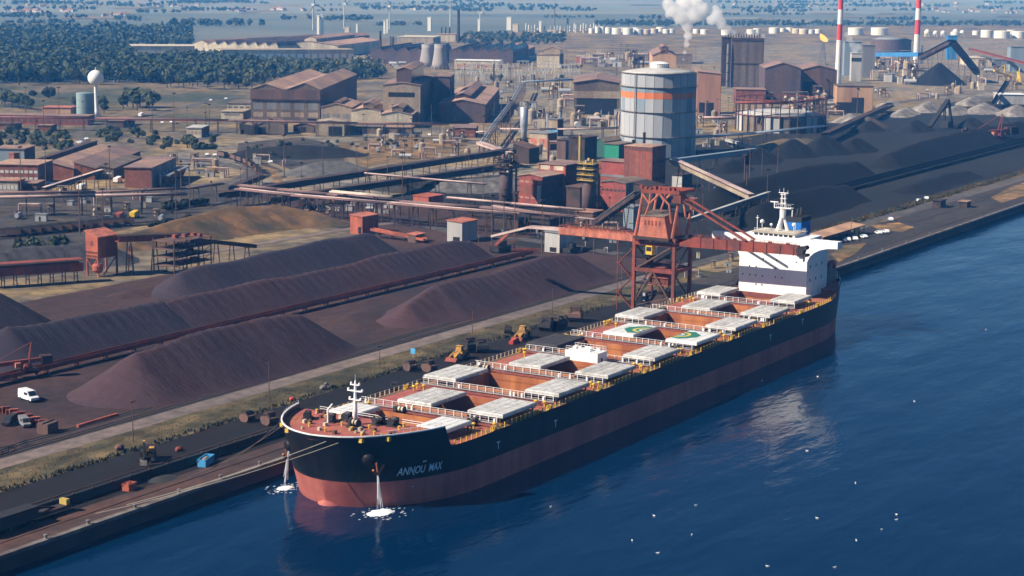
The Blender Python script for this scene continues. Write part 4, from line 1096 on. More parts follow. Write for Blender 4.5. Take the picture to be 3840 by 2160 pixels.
# upper tower: posts leaning in, a diamond truss on the front, a beam across the top
for x in (FX, BX - 2):
    MB().tube((x, 45.0, 26.3), (x, 42.4, 41.2), 0.5, 0.4, 6).build('tower_post', 'crane_pink', un, True)
    MB().tube((x, 31.2, 26.5), (x, 29.2, 38.8), 0.55, 0.45, 6).build('tower_post', 'crane_pink', un, True)
for x in (FX - 0.1, BX - 2.1):
    for a, b in (((36.2, 41.0), (39.9, 37.4)), ((39.9, 37.4), (41.2, 33.6)), ((36.2, 41.0), (32.6, 37.6)), ((32.6, 37.6), (31.6, 31.5)), ((39.9, 37.4), (42.6, 40.6)), ((39.6, 41), (39.9, 37.4))):
        MB().tube((x, a[0], a[1]), (x, b[0], b[1]), 0.36, n=6).build('truss_bar', 'crane_pink', un, True)
m = MB().beam((FX, 43, 41.6), (FX, 28.8, 41.8), 0.9, 1.2).beam((BX - 2, 43, 41.6), (BX - 2, 28.8, 41.8), 0.9, 1.2)
for y in (42.5, 36, 29.5): m.beam((FX, y, 41.7), (BX - 2, y, 41.7), 0.7, 0.9)
for k in range(9): m.box(FX - .4, FX + .4, 29 + k * 1.7, 29.9 + k * 1.7, 42.3, 42.7 + (k % 3) * .4)
m.build('top_beam', 'crane_red', un, True)
m = MB().box(FX - 1.2, BX - 1, 27.8, 31.2, 38.4, 38.8).box(FX - 0.5, FX + 3, 28.2, 31, 38.8, 41).box(FX - 1.2, FX - 1.1, 27.8, 31.2, 38.8, 39.8)
m.build('sheave_platform', 'crane_red', un, True)
# machine house with sloping ends
m = MB()
V = [(233, 32.3, 26.4), (233, 43.5, 26.4), (233, 42.6, 33.2), (233, 33.8, 33.4), (243, 32.3, 26.4), (243, 43.5, 26.4), (243, 42.6, 34.2), (243, 33.8, 34.4)]
m.add(V, [(0, 3, 2, 1), (4, 5, 6, 7), (0, 4, 7, 3), (1, 2, 6, 5), (0, 1, 5, 4)])
mh = m.build('machine_house', 'crane_pink', un, True)
MB().add([(232.8, 33.6, 33.45), (232.8, 42.8, 33.25), (243.2, 42.8, 34.25), (243.2, 33.6, 34.45), (232.8, 33.6, 33.65), (232.8, 42.8, 33.45), (243.2, 42.8, 34.45), (243.2, 33.6, 34.65)], [(0, 1, 2, 3), (7, 6, 5, 4), (0, 4, 5, 1), (1, 5, 6, 2), (2, 6, 7, 3), (3, 7, 4, 0)]).build('house_roof', 'tan_dark', mh, True)
for k in range(5):
    y = 35.2 + k * 1.35
    MB().box(232.9, 233.0, y, y + 0.6, 30.4, 32.0).build('louvre', 'rust_red', mh, True)
MB().box(231.5, 244, 31.3, 44.5, 25.6, 26.35).build('house_floor', 'dark_steel', un, True)
# boom over the ship: box girder with stiffeners
bm_ = MB().add([(234.30, 28.6, 24.0), (234.30, 24.4, 24.0), (234.30, -13.4, 24.6), (234.30, -13.4, 27.7), (234.30, 23.8, 27.4), (234.30, 28.6, 25.2),
                (236.30, 28.6, 24.0), (236.30, 24.4, 24.0), (236.30, -13.4, 24.6), (236.30, -13.4, 27.7), (236.30, 23.8, 27.4), (236.30, 28.6, 25.2)],
               [(0, 1, 2, 3, 4, 5), (11, 10, 9, 8, 7, 6), (0, 6, 7, 1), (1, 7, 8, 2), (2, 8, 9, 3), (3, 9, 10, 4), (4, 10, 11, 5), (5, 11, 6, 0)])
bo = bm_.build('boom', 'crane_red', un, True)
for k in range(8):
    y = 21 - k * 4.7
    MB().box(234.05, 234.32, y - .12, y + .12, 24.4, 27.5).build('stiffener', 'crane_red', bo, True)
m = MB()
for k in range(24):
    y = 23 - k * 1.55
    m.tube((234.30, y, 27.5), (234.30, y, 28.5), .05, n=4)
    if k % 4 == 1: m.box(234.60, 235.60, y - .5, y + .5, 27.5, 28.2)
m.tube((234.30, 23, 28.5), (234.30, -13, 28.6), .05, n=4).tube((234.30, 23, 28.0), (234.30, -13, 28.1), .05, n=4)
m.build('boom_railing', 'rust_red', bo, True)
m = MB().tube((233.80, -14.2, 26.2), (236.50, -14.2, 26.2), 1.3, n=12).box(233.60, 236.70, -16.6, -13.4, 24.4, 25.2).tube((233.90, -15.8, 27.2), (236.40, -15.8, 27.2), .7, n=10)
m.build('sheave_head', 'black_steel', bo, True)
MB().box(234.40, 236.20, -15.2, -12.6, 22.6, 24.4).build('trolley', 'white_paint', bo, True)
for x, a, b in ((234.00, (27.6, 39.2), (4.6, 28.0)), (236.60, (27.6, 40.2), (2.6, 28.2))):
    MB().beam((x, a[0], a[1]), (x, b[0], b[1]), 0.5, 0.62).build('stay', 'crane_red', un, True)
# landward gantry and tail conveyor
m = MB()
for x in (234.9, 239.9):
    m.beam((x, 46, 25.2), (x, 75, 25.4), 0.5, 2.2)
m.box(234.9, 239.9, 46, 75, 24.0, 24.3)
for k in range(16): m.beam((234.9, 46.5 + k * 1.9, 26.9), (239.9, 46.5 + k * 1.9, 26.9), .25, .25)
bg_ = m.build('back_gantry', 'crane_pink', un, True)
m = MB()
for k in range(20):
    for x in (234.7, 240.1): m.tube((x, 46.5 + k * 1.5, 26.2), (x, 46.5 + k * 1.5, 27.6), .06, n=4)
for x in (234.7, 240.1): m.tube((x, 46, 27.6), (x, 75, 27.6), .07, n=4)
m.build('gantry_railing', 'rust_red', bg_, True)
m = MB()
for x in (235.8, 239.0):
    m.beam((x, 75, 25.6), (x, 88, 25.4), .45, .8).beam((x, 88, 25.4), (x, 103, 21.0), .45, .8)
tc = m.build('tail_conveyor', 'pipe_pale', un, True)
MB().beam((237.4, 75, 25.3), (237.4, 88, 25.1), 2.6, .2).beam((237.4, 88, 25.1), (237.4, 103, 20.7), 2.6, .2).build('belt', 'belt', tc, True)
cb_ = MB().box(233.2, 236, 38.2, 40.6, 20.4, 23.4).build('cab', 'yellow', un, True)
MB().box(233.1, 233.2, 38.5, 40.3, 21.6, 23.0).build('cab_window', 'glass_dark', cb_, True)
m = MB().add([(235, 32.6, 15.4), (246, 32.6, 15.4), (246, 40, 15.4), (235, 40, 15.4), (239, 35, 9.2), (242.5, 35, 9.2), (242.5, 38, 9.2), (239, 38, 9.2)], [(0, 3, 2, 1)[::-1], (0, 4, 5, 1)[::-1], (1, 5, 6, 2)[::-1], (2, 6, 7, 3)[::-1], (3, 7, 4, 0)[::-1]])
m.build('hopper', 'rust_red', un, True)
m = MB()
for k in range(10): m.box(234.6, 234.9, 32.8 + k * .75, 33.1 + k * .75, 10.2, 12.6)
m.box(234.2, 234.6, 32.4, 40.4, 12.6, 12.9).box(234.2, 234.6, 32.4, 40.4, 10, 10.3)
m.build('hopper_grating', 'rust_orange', un, True)
m = MB()
for f, (za, zb) in enumerate([(1.5, 6.5), (6.5, 11.5), (11.5, 16.5), (16.5, 21.5)]):
    a, b = ((46.4, za), (51.5, zb)) if f % 2 == 0 else ((51.5, za), (46.4, zb))
    m.beam((FX + 1, a[0], a[1]), (FX + 1, b[0], b[1]), 1.0, .25)
    m.box(FX + .4, FX + 1.6, b[0] - .8, b[0] + .8, zb - .1, zb)
for y in (46.2, 52): m.tube((FX + 1, y, 0.2), (FX + 1, y, 24), .16, n=5)
m.build('stair_tower', 'rust_red', un, True)
m = MB().box(236, 245, 33, 43, 2.8, 3.2).box(237, 244, 34, 42, 3.2, 6.6)
m.tube((240, 38, 6.6), (240, 38, 9.2), 1.2, n=8)
m.build('feeder_house', 'dark_steel', un, True)
# rails of the unloader
for y in (WY, LY):
    r_ = MB().box(-350, 900, y - .09, y + .09, 0.02, 0.2).build('crane_rail', 'brown_steel')
    tag(r_, 'crane rail nearest the quay edge' if y == WY else 'landward crane rail along the apron', 'rail')

# ------------------------------------------------------------------ quay wall along the apron, lamps, bollards
bw = thing('barrier_wall', 'long dark panel wall standing along the middle of the apron', 'wall', (-10, 38.6, 0))
pn = MB().box(0, 5.9, -0.15, 0.15, 0.0, 2.0).build('panel', 'soil_dark', bw)
po = MB().box(-.2, .2, -.25, .25, 0, 2.3).build('post', 'dark_steel', bw)
for k in range(22):
    for s, w_ in ((pn, 0), (po, 0)):
        o = s if k == 0 else cp(s)
        o.parent = bw; o.location = (-70 + k * 6.0, 0, 0)
def lamp(pos, h, label):
    t = thing('lamp_post', label, 'lamp post', pos, 0, 'lamp posts along the quay road')
    MB().lathe((0, 0, 0), [(.15, 0), (.11, h * .5), (.07, h)], 6).build('pole', 'brown_steel', t)
    MB().box(-.8, .8, -.2, .2, h, h + .22).build('lamp_head', 'dark_steel', t)
    return t
lamps = [((335, 1113), 1012, 'nearest the excavator'), ((677, 1008), 914, 'beside the nearest ore pile'), ((955, 927), 872, 'by the blue sign'), ((1188, 853), 779, 'behind the front wheel loader'), ((1389, 800), 723, 'beside the pair of black grabs'), ((1563, 742), 660, 'just left of the ship unloader'), ((2140, 600), 545, 'by the quay shed'), ((2250, 560), 523, 'on the bend of the coal road')]
for (u, v), vt, s in lamps:
    p = G(u, v); lamp(p, height_to(p, vt), 'tall thin lamp post ' + s)
qb = [-60, -48, -34, -20, -6, 8, 20, 300, 318, 340, 365, 392, 420, 450, 480]
for k, x in enumerate(qb):
    if k == 0:
        b_ = MB().lathe((0, 0, 0), [(.5, 0), (.3, .25), (.3, .6), (.5, .65), (.5, .85), (.2, .95)], 8).build('quay_bollard', 'concrete')
    else: b_ = qb0.copy(); COL.objects.link(b_)
    if k == 0: qb0 = b_
    b_.location = (x, QY + 0.7, 0.22)
    tag(b_, 'iron bollard on the quay edge, %s along from the left' % ordn(k) if k < 7 else 'iron bollard on the quay edge beyond the stern, %s past the ship' % ordn(k - 7), 'bollard', 'quay bollards')

# ------------------------------------------------------------------ vehicles and gear on the quay
def wheel(m, x, y, r_, w_): m.tube((x, y - w_ / 2, r_), (x, y + w_ / 2, r_), r_, n=12)
def loader(pos, rz, label):
    t = thing('wheel_loader', label, 'wheel loader', pos, rz, 'wheel loaders on the quay')
    MB().prism([(-4.2, 1.1), (-0.3, 1.1), (-0.3, 2.3), (-1.2, 2.9), (-3.6, 2.7), (-4.2, 2.2)], -1.25, 1.25, 'y').build('rear_body', 'cat_yellow', t)
    c = MB().prism([(-1.9, 2.6), (-0.2, 2.4), (-0.3, 4.1), (-1.7, 4.1)], -.9, .9, 'y').build('cab', 'cat_yellow', t)
    MB().box(-1.75, -0.28, -.93, .93, 3.0, 3.95).build('cab_glass', 'glass_dark', c)
    MB().box(0, 2.2, -.8, .8, 1.1, 2.2).build('front_frame', 'cat_yellow', t)
    for s in (-1, 1):
        MB().beam((0.8, s * .9, 2.3), (3.9, s * .9, 1.2), .35, .5).build('lift_arm', 'cat_yellow', t)
    MB().prism([(3.5, .3), (4.9, .15), (5.0, .3), (3.9, 1.3), (3.5, 1.2)], -1.8, 1.8, 'y').build('bucket', 'rust_red', t)
    for x in (-2.9, 1.4):
        for s in (-1, 1):
            m = MB(); wheel(m, x, s * 1.45, 1.0, .8); w_ = m.build('wheel', 'rubber', t)
            MB().tube((x, s * 1.86 - .03, 1.0), (x, s * 1.86 + .03, 1.0), .45, n=8).build('rim', 'cat_yellow', w_)
    return t
loader(G(1152, 905), R(185), 'yellow wheel loader with red bucket, nearer the bow')
loader(G(1312, 853), R(190), 'yellow wheel loader with red bucket, nearer the unloader')
def van(pos, rz, label, mat='car_white', cat='van', sc_=1.0, group=None):
    t = thing('parked_van', label, cat, pos, rz, group)
    MB().prism([(-2.7, .5), (2.6, .5), (2.75, 1.1), (1.9, 1.35), (1.1, 2.3), (-2.6, 2.4), (-2.75, 1.2)], -.95, .95, 'y').build('body', mat, t)
    MB().add([(1.95, -.8, 1.40), (1.95, .8, 1.40), (1.18, .75, 2.26), (1.18, -.75, 2.26)], [(0, 1, 2, 3)]).build('windscreen', 'glass_dark', t)
    for s in (-1, 1): MB().box(-.2, 1.2, s * .96 - .01, s * .96 + .01, 1.45, 2.0).build('side_window', 'glass_dark', t)
    for x in (-1.7, 1.7):
        for s in (-1, 1): m = MB(); wheel(m, x, s * .85, .36, .26); m.build('wheel', 'rubber', t)
    t.scale = (sc_,) * 3
    return t
v1 = van(G(72, 1008), R(255), 'white van parked on the red yard in front of the nearest ore pile')
v1.scale = (1.25, 1.25, 1.25)
def excavator(pos, rz, label):
    t = thing('excavator', label, 'excavator', pos, rz)
    for s in (-1, 1): MB().prism([(-2.2, .1), (2.2, .1), (2.6, .6), (2.2, 1.1), (-2.2, 1.1), (-2.6, .6)], s * 1.35 - .4, s * 1.35 + .4, 'y').build('crawler_track', 'rubber', t)
    MB().box(-2.6, 1.4, -1.6, 1.6, 1.2, 2.5).box(-2.6, -.8, -1.5, 1.5, 2.5, 3.2).build('engine_house', 'black_steel', t)
    c = MB().box(-.3, 1.5, .4, 1.6, 1.3, 3.3).build('cab', 'cat_yellow', t)
    MB().box(1.5, 1.53, .5, 1.5, 2.0, 3.2).build('cab_glass', 'glass_dark', c)
    MB().beam((1.2, -.3, 2), (4.2, -.3, 5.6), .5, .7).build('boom', 'cat_yellow', t)
    MB().beam((4.2, -.3, 5.6), (5.4, -.3, 1.4), .4, .5).build('stick', 'black_steel', t)
    MB().prism([(4.9, .1), (6.0, .3), (5.8, 1.3), (5.1, 1.5)], -1.1, .5, 'y').build('bucket', 'concrete', t)
    return t
excavator(G(372, 1158), R(215), 'dark yellow crawler excavator standing on the apron')
def skip(pos, rz, label, mat, L=5.2, W_=2.1, H_=1.8, load=None):
    t = thing('skip', label, 'skip', pos, rz)
    m = MB()
    o_, i_ = [(-L / 2 - .5, H_), (-L / 2, 0), (L / 2, 0), (L / 2 + .5, H_)], .12
    m.prism(o_, -W_ / 2, -W_ / 2 + i_, 'y').prism(o_, W_ / 2 - i_, W_ / 2, 'y')
    m.box(-L / 2, L / 2, -W_ / 2 + i_, W_ / 2 - i_, 0, .1)
    m.beam((-L / 2 - .25, 0, H_ / 2), (-L / 2 - .24, 0, H_ / 2), W_ - .2, H_).beam((L / 2 + .24, 0, H_ / 2), (L / 2 + .25, 0, H_ / 2), W_ - .2, H_)
    m.build('skip_body', mat, t)
    m = MB()
    for k in range(4): x = -L / 2 + .7 + k * (L - 1.4) / 3; m.box(x - .08, x + .08, -W_ / 2 - .1, -W_ / 2, .1, H_).box(x - .08, x + .08, W_ / 2, W_ / 2 + .1, .1, H_)
    m.build('rib', mat, t)
    if load: MB().ball((0, 0, .9), 1, 10, 6, (L / 2.2, W_ / 2.4, .95)).build('load', load, t)
    return t
skip(G(518, 1168), R(20), 'blue open skip on the apron under the mooring ropes', 'sky_blue', load='limestone')
skip(G(325, 1232), R(10), 'red steel skip on the apron near the quay edge', 'rust_orange', 2.4, 1.9, 1.6, load='rust_red')
def grab(pos, rz, label, mat, s=1.0, upright=True):
    t = thing('grab_bucket', label, 'grab bucket', pos, rz, 'grab buckets standing on the quay')
    for sg in (-1, 1):
        pr = [(sg * .05, 0.0), (sg * 1.5, .25), (sg * 2.3, 1.3), (sg * 2.2, 2.3), (sg * .05, 2.9)]
        MB().prism(pr if sg > 0 else pr[::-1], -1.7, 1.7, 'y').build('shell', mat, t)
    m = MB().box(-.9, .9, -1.4, 1.4, 3.3, 3.8)
    for sx in (-1, 1):
        for sy in (-1, 1): m.beam((sx * 1.9, sy * 1.4, 2.2), (sx * .7, sy * 1.1, 3.4), .3)
    m.build('grab_frame', 'dark_steel', t)
    t.scale = (s, s, s)
    return t
grab(G(1448, 808), R(20), 'rust-brown grab bucket standing alone beside the unloader', 'brown_steel', 1.25)
grab(G(1376, 832), R(10), 'black grab bucket left of the pair behind the wheel loader', 'black_steel', 1.15)
grab(G(1402, 828), R(-15), 'black grab bucket right of the pair behind the wheel loader', 'black_steel', 1.2)
grab(G(1180, 884), R(60), 'black grab bucket left of the pair behind the front loader', 'black_steel', 1.15)
grab(G(1212, 886), R(40), 'black grab bucket right of the pair behind the front loader', 'black_steel', 1.1)
grab(G(1032, 932), R(70), 'rusty grab bucket left below the blue sign', 'brown_steel', .8)
grab(G(1080, 934), R(80), 'rusty grab bucket right below the blue sign', 'brown_steel', .85)
grab(G(622, 1060), R(80), 'rusty grab bucket left of the pair off the bow', 'brown_steel', .75)
grab(G(678, 1068), R(75), 'square rusty grab bucket nearest the bow', 'brown_steel', .85)
grab(G(1278, 838), R(30), 'small black grab behind the rear wheel loader', 'black_steel', .7)
grab(G(992, 982), R(30), 'small black grab showing above the ship railing', 'black_steel', .6)
t = thing('blue_sign', 'small bright blue sign board at the edge of the verge', 'sign', G(1039, 900))
MB().box(-.06, .06, -.8, .8, 1.2, 2.8).build('board', 'sky_blue', t); MB().tube((0, 0, 0), (0, 0, 1.4), .08, n=5).build('post', 'pale_clad', t)
pile('spill_heap', 'small dark spill heap on the apron beside the red skip', [(G(402, 1208).x, G(402, 1208).y, 0.9), (G(402, 1208).x + 2.5, G(402, 1208).y, 0.7)], 'soil_dark', res=.4, slope=.4, bumps=0, streak=.1, rough=.05, seed=90)
for k, (u, v, s, mt, lb) in enumerate([(813, 980, 1.1, 'limestone', 'pale stone block lying on the verge edge'), (735, 1008, .9, 'red_paint', 'red and white barrel by the verge edge'), (835, 975, .8, 'yard_grey', 'grey stone block next to the pale one'), (450, 1135, 1.0, 'rust_red', 'rusty block lying left behind the excavator'), (300, 1132, 1.2, 'brown_steel', 'rusty scrap lump at the verge, left of the excavator'), (820, 968, .6, 'limestone', 'small pale stone behind the pale block')]):
    p = G(u, v); o = MB().ball((0, 0, s * .5), s, 7, 5, (1.2, .9, .7)).build('loose_block', mt); o.location = p; tag(o, lb, 'block')
# block bays, fence and carriage at the left edge
bay = thing('block_wall', 'reddish wall of stacked blocks round a storage bay at left', 'wall', G(70, 1062))
for k in range(13):
    a, b = G(8, 1036), G(118, 1076); p = a.lerp(b, k / 12)
    MB().box(-1.1, 1.1, -.5, .5, 0, 1.3 + .5 * (k % 2)).build('block', 'rust_red' if k % 3 else 'rust_orange', bay)
    o = bay.children[-1]; o.location = p - Vector(bay.location); o.rotation_euler = (0, 0, R(-35))
o = MB().box(-2.2, 2.2, -1.6, 1.6, 0, 2.6).box(-2.3, 2.3, -.2, .2, 2.6, 2.9).build('storage_bin', 'brown_steel'); o.location = G(120, 1088); o.rotation_euler = (0, 0, R(10)); tag(o, 'dark rusty steel bin closing the storage bay', 'bin')
for k, (u, v, mt, lb) in enumerate([(25, 1068, 'black_steel', 'dark vehicle parked inside the storage bay'), (62, 1072, 'grey_clad', 'grey vehicle parked in the storage bay')]):
    van(G(u, v), R(200 + 40 * k), lb, mt, 'vehicle')
t = thing('barrier_fence', 'low steel barrier fence at the left picture edge', 'fence', G(35, 1135))
a, b = G(-10, 1150) - Vector(t.location), G(66, 1118) - Vector(t.location)
m = MB()
for z in (.6, 1.2): m.beam(a + Vector((0, 0, z)), b + Vector((0, 0, z)), .15, .2)
m.build('rail', 'dark_steel', t)
for k in range(6): p = a.lerp(b, k / 5); MB().box(p.x - .1, p.x + .1, p.y - .1, p.y + .1, 0, 1.35).build('post', 'dark_steel', t)
for k in range(10):
    p = G(200 + k * 10, 1075 - k * 3.0)
    o = MB().box(-.7, .7, -.4, .4, 0, .8).build('barrier_block', 'rust_orange' if k < 6 else 'grey_clad') if k == 0 else bb0.copy()
    if k == 0: bb0 = o
    else: COL.objects.link(o)
    o.location = p; tag(o, 'rusty barrier block in the row beside the tracks, %s from left' % ordn(k), 'barrier', 'barrier blocks beside the tracks')
t = thing('loading_carriage', 'dark rail carriage with yellow frame at the bottom left of the apron', 'carriage', G(30, 1330), R(0))
MB().box(-9, 6, -1.6, 1.8, 1.0, 3.6).build('carriage_body', 'black_steel', t)
MB().box(6.2, 16, -1.2, 1.2, .9, 1.6).beam((6.2, 0, 3.0), (12, 0, 1.6), .4).build('carriage_boom', 'dark_steel', t)
MB().box(14.5, 15.5, -1.0, 1.0, 1.6, 2.8).build('yellow_frame', 'yellow_dull', t)
for x in (-7, -2, 4): MB().tube((x, -1.8, .5), (x, 2.0, .5), .5, n=10).build('wheel', 'rubber', t)
# quay shed beyond the stern
def corner_box(name, label, cat, x0, x1, y0, y1): return thing(name, label, cat, ((x0 + x1) / 2, (y0 + y1) / 2, 0))
a, b, c, d = G(2033, 592, 4.5), G(2076, 597, 4.0), G(2178, 565, 4.0), G(2134, 560, 4.5)
t = thing('quay_shed', 'long open shed with pale tan roof on the quay beyond the ship', 'shed', ((a.x + c.x) / 2, (a.y + c.y) / 2, 0))
x0, x1, y0, y1 = (a.x + b.x) / 2, (c.x + d.x) / 2, (b.y + c.y) / 2, (a.y + d.y) / 2
MB().add([(x0, y0, 3.9), (x1, y0, 3.9), (x1, y1, 4.7), (x0, y1, 4.7), (x0, y0, 4.15), (x1, y0, 4.15), (x1, y1, 4.95), (x0, y1, 4.95)], [(0, 3, 2, 1), (4, 5, 6, 7), (0, 1, 5, 4), (1, 2, 6, 5), (2, 3, 7, 6), (3, 0, 4, 7)]).build('roof', 'orange_clad', t, True)
for k in range(6): xx = lerp(x0, x1, k / 5); MB().box(xx - .06, xx + .06, y0, y1 - .3, 4.98 if False else 4.1, 4.14).build('rafter', 'brown_steel', t, True)
MB().box(x0 + .3, x1 - .3, y1 - .5, y1 - .3, 0, 4.5).box(x0 + .2, x0 + .4, y0 + .5, y1 - .5, 0, 3.8).build('wall', 'brick', t, True)
for k in range(9): xx = lerp(x0 + .5, x1 - .5, k / 8); MB().box(xx - .15, xx + .15, y0 + .3, y0 + .6, 0, 3.85).build('post', 'dark_steel', t, True)
MB().box(x1 - 9, x1 - 6, y0 + .7, y0 + 2.2, 0, 3.2).build('cabin', 'cream', t, True)

# more bracing, stairs and hoses in the portal
ub = random.Random(14)
for k in range(16):
    x = ub.choice((FX + .2, BX - .2, 240)); y0, y1 = ub.uniform(31, 38), ub.uniform(38, 45); z = ub.uniform(1, 20)
    MB().tube((x, y0, z), (x, y1, z + ub.uniform(-5, 5)), .14, n=5).build('tie', 'dark_steel' if k % 2 else 'brown_steel', un, True)
for z in (5.5, 10.0, 18.5): MB().box(FX - .5, BX, 41.8, 45.6, z, z + .15).build('landing', 'dark_steel', un, True)
for k in range(9):
    x, y, z = ub.uniform(235, 245), ub.uniform(32, 44), ub.choice((3.2, 5.7, 10.2, 15.7, 18.7))
    MB().box(x, x + ub.uniform(.8, 2.4), y, y + ub.uniform(.8, 2), z, z + ub.uniform(.8, 2.4)).build('drive_unit', ub.choice(['dark_steel', 'brown_steel', 'pale_clad', 'rust_red']), un, True)
MB().box(240, 244, 41.5, 44.8, 19, 21.6).build('electric_room', 'white_paint', un, True)
for k in range(12): MB().tube((FX - .3, 46.2, 2 + k * 2), (FX + 1.2, 46.2, 2 + k * 2), .08, n=4).build('rung', 'rust_red', un, True)
# ------------------------------------------------------------------ parked cars: one model, many copies
def car_proto(mat):
    t = thing('parked_car', 'x', 'car', (0, 0, -200))
    MB().prism([(-2.1, .35), (2.1, .35), (2.15, .8), (1.2, .92), (.5, 1.42), (-1.1, 1.42), (-1.9, .95), (-2.15, .8)], -.85, .85, 'y').build('body', mat, t)
    MB().prism([(1.05, .95), (.48, 1.36), (-1.05, 1.36), (-1.7, .98)], -.87, .87, 'y').build('window', 'glass_dark', t)
    for x in (-1.3, 1.35):
        for s in (-1, 1): MB().tube((x, s * .8 - .1, .33), (x, s * .8 + .1, .33), .33, n=8).build('wheel', 'rubber', t)
    return t
mk('car_grey', (0.10, 0.11, 0.12), (0.08, 0.085, 0.09), 0.5, 0.3, spec=0.5)
CP = {m_: car_proto(m_) for m_ in ('car_white', 'car_grey')}
cused = set()
def car(u, v, rz, label, mat='car_white', s=1.0):
    p = G(u, v)
    t = CP[mat] if mat not in cused else dup(CP[mat], (0, 0, 0))
    cused.add(mat)
    t.location = p; t.rotation_euler = (0, 0, rz); t.scale = (s, s, s)
    return tag(t, label, 'car', 'cars parked in the works and on the quay')
for k, (u, v, rz, w_) in enumerate([(2132, 606, .1, 'white car left of the row beside the quay shed'), (2150, 604, .1, 'white car in the row beside the quay shed, middle'), (2172, 599, .3, 'white car at the end of the quay shed row'), (2210, 589, .2, 'white car alone right of the quay shed'), (2228, 586, .2, 'white car furthest right of the quay shed'),
        (2240, 555, 0, 'white car on the bend of the coal road'), (2310, 508, -.05, 'white car driving on the coal road'), (2330, 502, -.05, 'white car ahead on the coal road'),
        (20, 327, .3, 'white car by the long red building'), (217, 352, .5, 'white car at the road fork behind the bushes'), (200, 360, 1.0, 'white car turning at the road fork'), (530, 341, .3, 'white car parked behind the small office'), (520, 392, .3, 'white car parked above the rail yard'), (540, 393, .3, 'white car right of the one above the rail yard'),
        (120, 463, 0, 'white car beside the red office block'), (132, 466, 0, 'second white car beside the red office block'), (388, 277, .4, 'white car on the road below the wood'), (530, 254, .4, 'white car high on the road to the steelworks'), (568, 250, .4, 'white lorry-sized car near the steelworks corner'), (430, 310, .3, 'white car under the pipe bridge'), (408, 311, .2, 'white car beside the one under the pipe bridge'),
        (230, 313, .2, 'white car at the foot of the water tower'), (680, 410, .4, 'white car in the slag yard'), (635, 386, .2, 'white car at the far side of the slag yard'), (958, 360, .1, 'white car in front of the low sheds'), (1080, 342, .2, 'white car near the red brick hut')]):
    car(u, v, R(28) + rz, w_, s=1.15)
for k, (u, v, rz, w_) in enumerate([(2122, 609, .1, 'dark car at the left of the quay shed row'), (560, 396, .2, 'dark car parked right of the white ones above the rail yard'), (520, 345, .2, 'dark car in the shade of the small office'), (445, 312, .2, 'dark car under the pipe bridge'), (150, 470, 0, 'dark car at the red office block')]):
    car(u, v, R(28) + rz, w_, 'car_grey', 1.1)
o = MB().box(-3, 3, -.7, .7, 0, .9).prism([(-.7, .9), (.5, .9), (-.7, 1.3)], -3, 3, 'x').build('dozer_blade', 'red_paint'); o.location = G(1292, 862); o.rotation_euler = (0, 0, R(15)); tag(o, 'red steel blade lying behind the rear wheel loader', 'blade')
# ------------------------------------------------------------------ conveyors, pipe bridges
def conveyor(label, A, B, wd=3.0, ht=2.2, mat='dark_steel', belt=None, roof=None, space=18.0, leg='dark_steel', cat='conveyor', name='conveyor', group=None):
    A, B = Vector(A), Vector(B)
    mid = (A + B) / 2
    t = thing(name, label, cat, (mid.x, mid.y, 0), 0, group)
    d = (B - A); L = d.length; dn = d.normalized()
    n = Vector((-dn.y, dn.x, 0)).normalized()
    up = Vector((0, 0, 1))
    MB().beam(A - up * .15, B - up * .15, wd, .3).build('deck', mat, t, True)
    for s in (-1, 1):
        MB().beam(A + n * (s * wd / 2) + up * (ht * .35), B + n * (s * wd / 2) + up * (ht * .35), .18, ht * .7).build('side_frame', mat, t, True)
    if belt: MB().beam(A + up * .35, B + up * .35, wd * .55, .15).build('belt', belt, t, True)
    if roof: MB().beam(A + up * ht, B + up * ht, wd * 1.08, .2).build('roof', roof, t, True)
    k = max(1, int(L / space))
    for i in range(k + 1):
        p = A.lerp(B, (i + .5) / (k + 1))
        if p.z < 1.0: continue
        q = MB()
        for s in (-1, 1): q.beam(p + n * (s * wd * .35) - up * .2, Vector((p.x, p.y, 0)) + n * (s * (wd * .35 + p.z * .12)), .3)
        q.beam(Vector((p.x, p.y, p.z * .5)) + n * (wd * .42), Vector((p.x, p.y, p.z * .5)) - n * (wd * .42), .2)
        q.build('trestle', leg, t, True)
    return t
def pipeway(label, pts, pipes, legs=15.0, mat='pipe_pale', leg='dark_steel', name='pipe_bridge', cat='pipe bridge', deck=None):
    P = [Vector(p) for p in pts]
    t = thing(name, label, cat, ((P[0].x + P[-1].x) / 2, (P[0].y + P[-1].y) / 2, 0))
    for (off, dz, r_, mt) in pipes:
        Q = []
        for i, p in enumerate(P):
            d = (P[min(i + 1, len(P) - 1)] - P[max(i - 1, 0)]).normalized()
            Q.append(p + Vector((-d.y, d.x, 0)) * off + Vector((0, 0, dz)))
        MB().path(Q, r_, 8).build('pipe', mt or mat, t, True, True)
    for a, b in zip(P[:-1], P[1:]):
        d = (b - a).normalized(); n = Vector((-d.y, d.x, 0)).normalized()
        L = (b - a).length
        hw = max(abs(o) for o, *_ in pipes) + .6
        if deck: MB().beam(a - Vector((0, 0, .9)), b - Vector((0, 0, .9)), hw * 2, .25).build('walkway', deck, t, True)
        k = max(1, int(L / legs))
        for i in range(k):
            p = a.lerp(b, (i + .5) / k)
            q = MB()
            for s in (-1, 1): q.beam(p + n * (s * hw) - Vector((0, 0, .5)), Vector((p.x, p.y, 0)) + n * (s * hw * 1.1), .32)
            q.beam(p + n * hw - Vector((0, 0, .7)), p - n * hw - Vector((0, 0, .7)), .35)
            if p.z > 6: q.beam(p + n * hw - Vector((0, 0, .7)), Vector((p.x, p.y, .5)) - n * hw, .16)
            q.build('trestle', leg, t, True)
    return t
GB = 'stockyard belts'
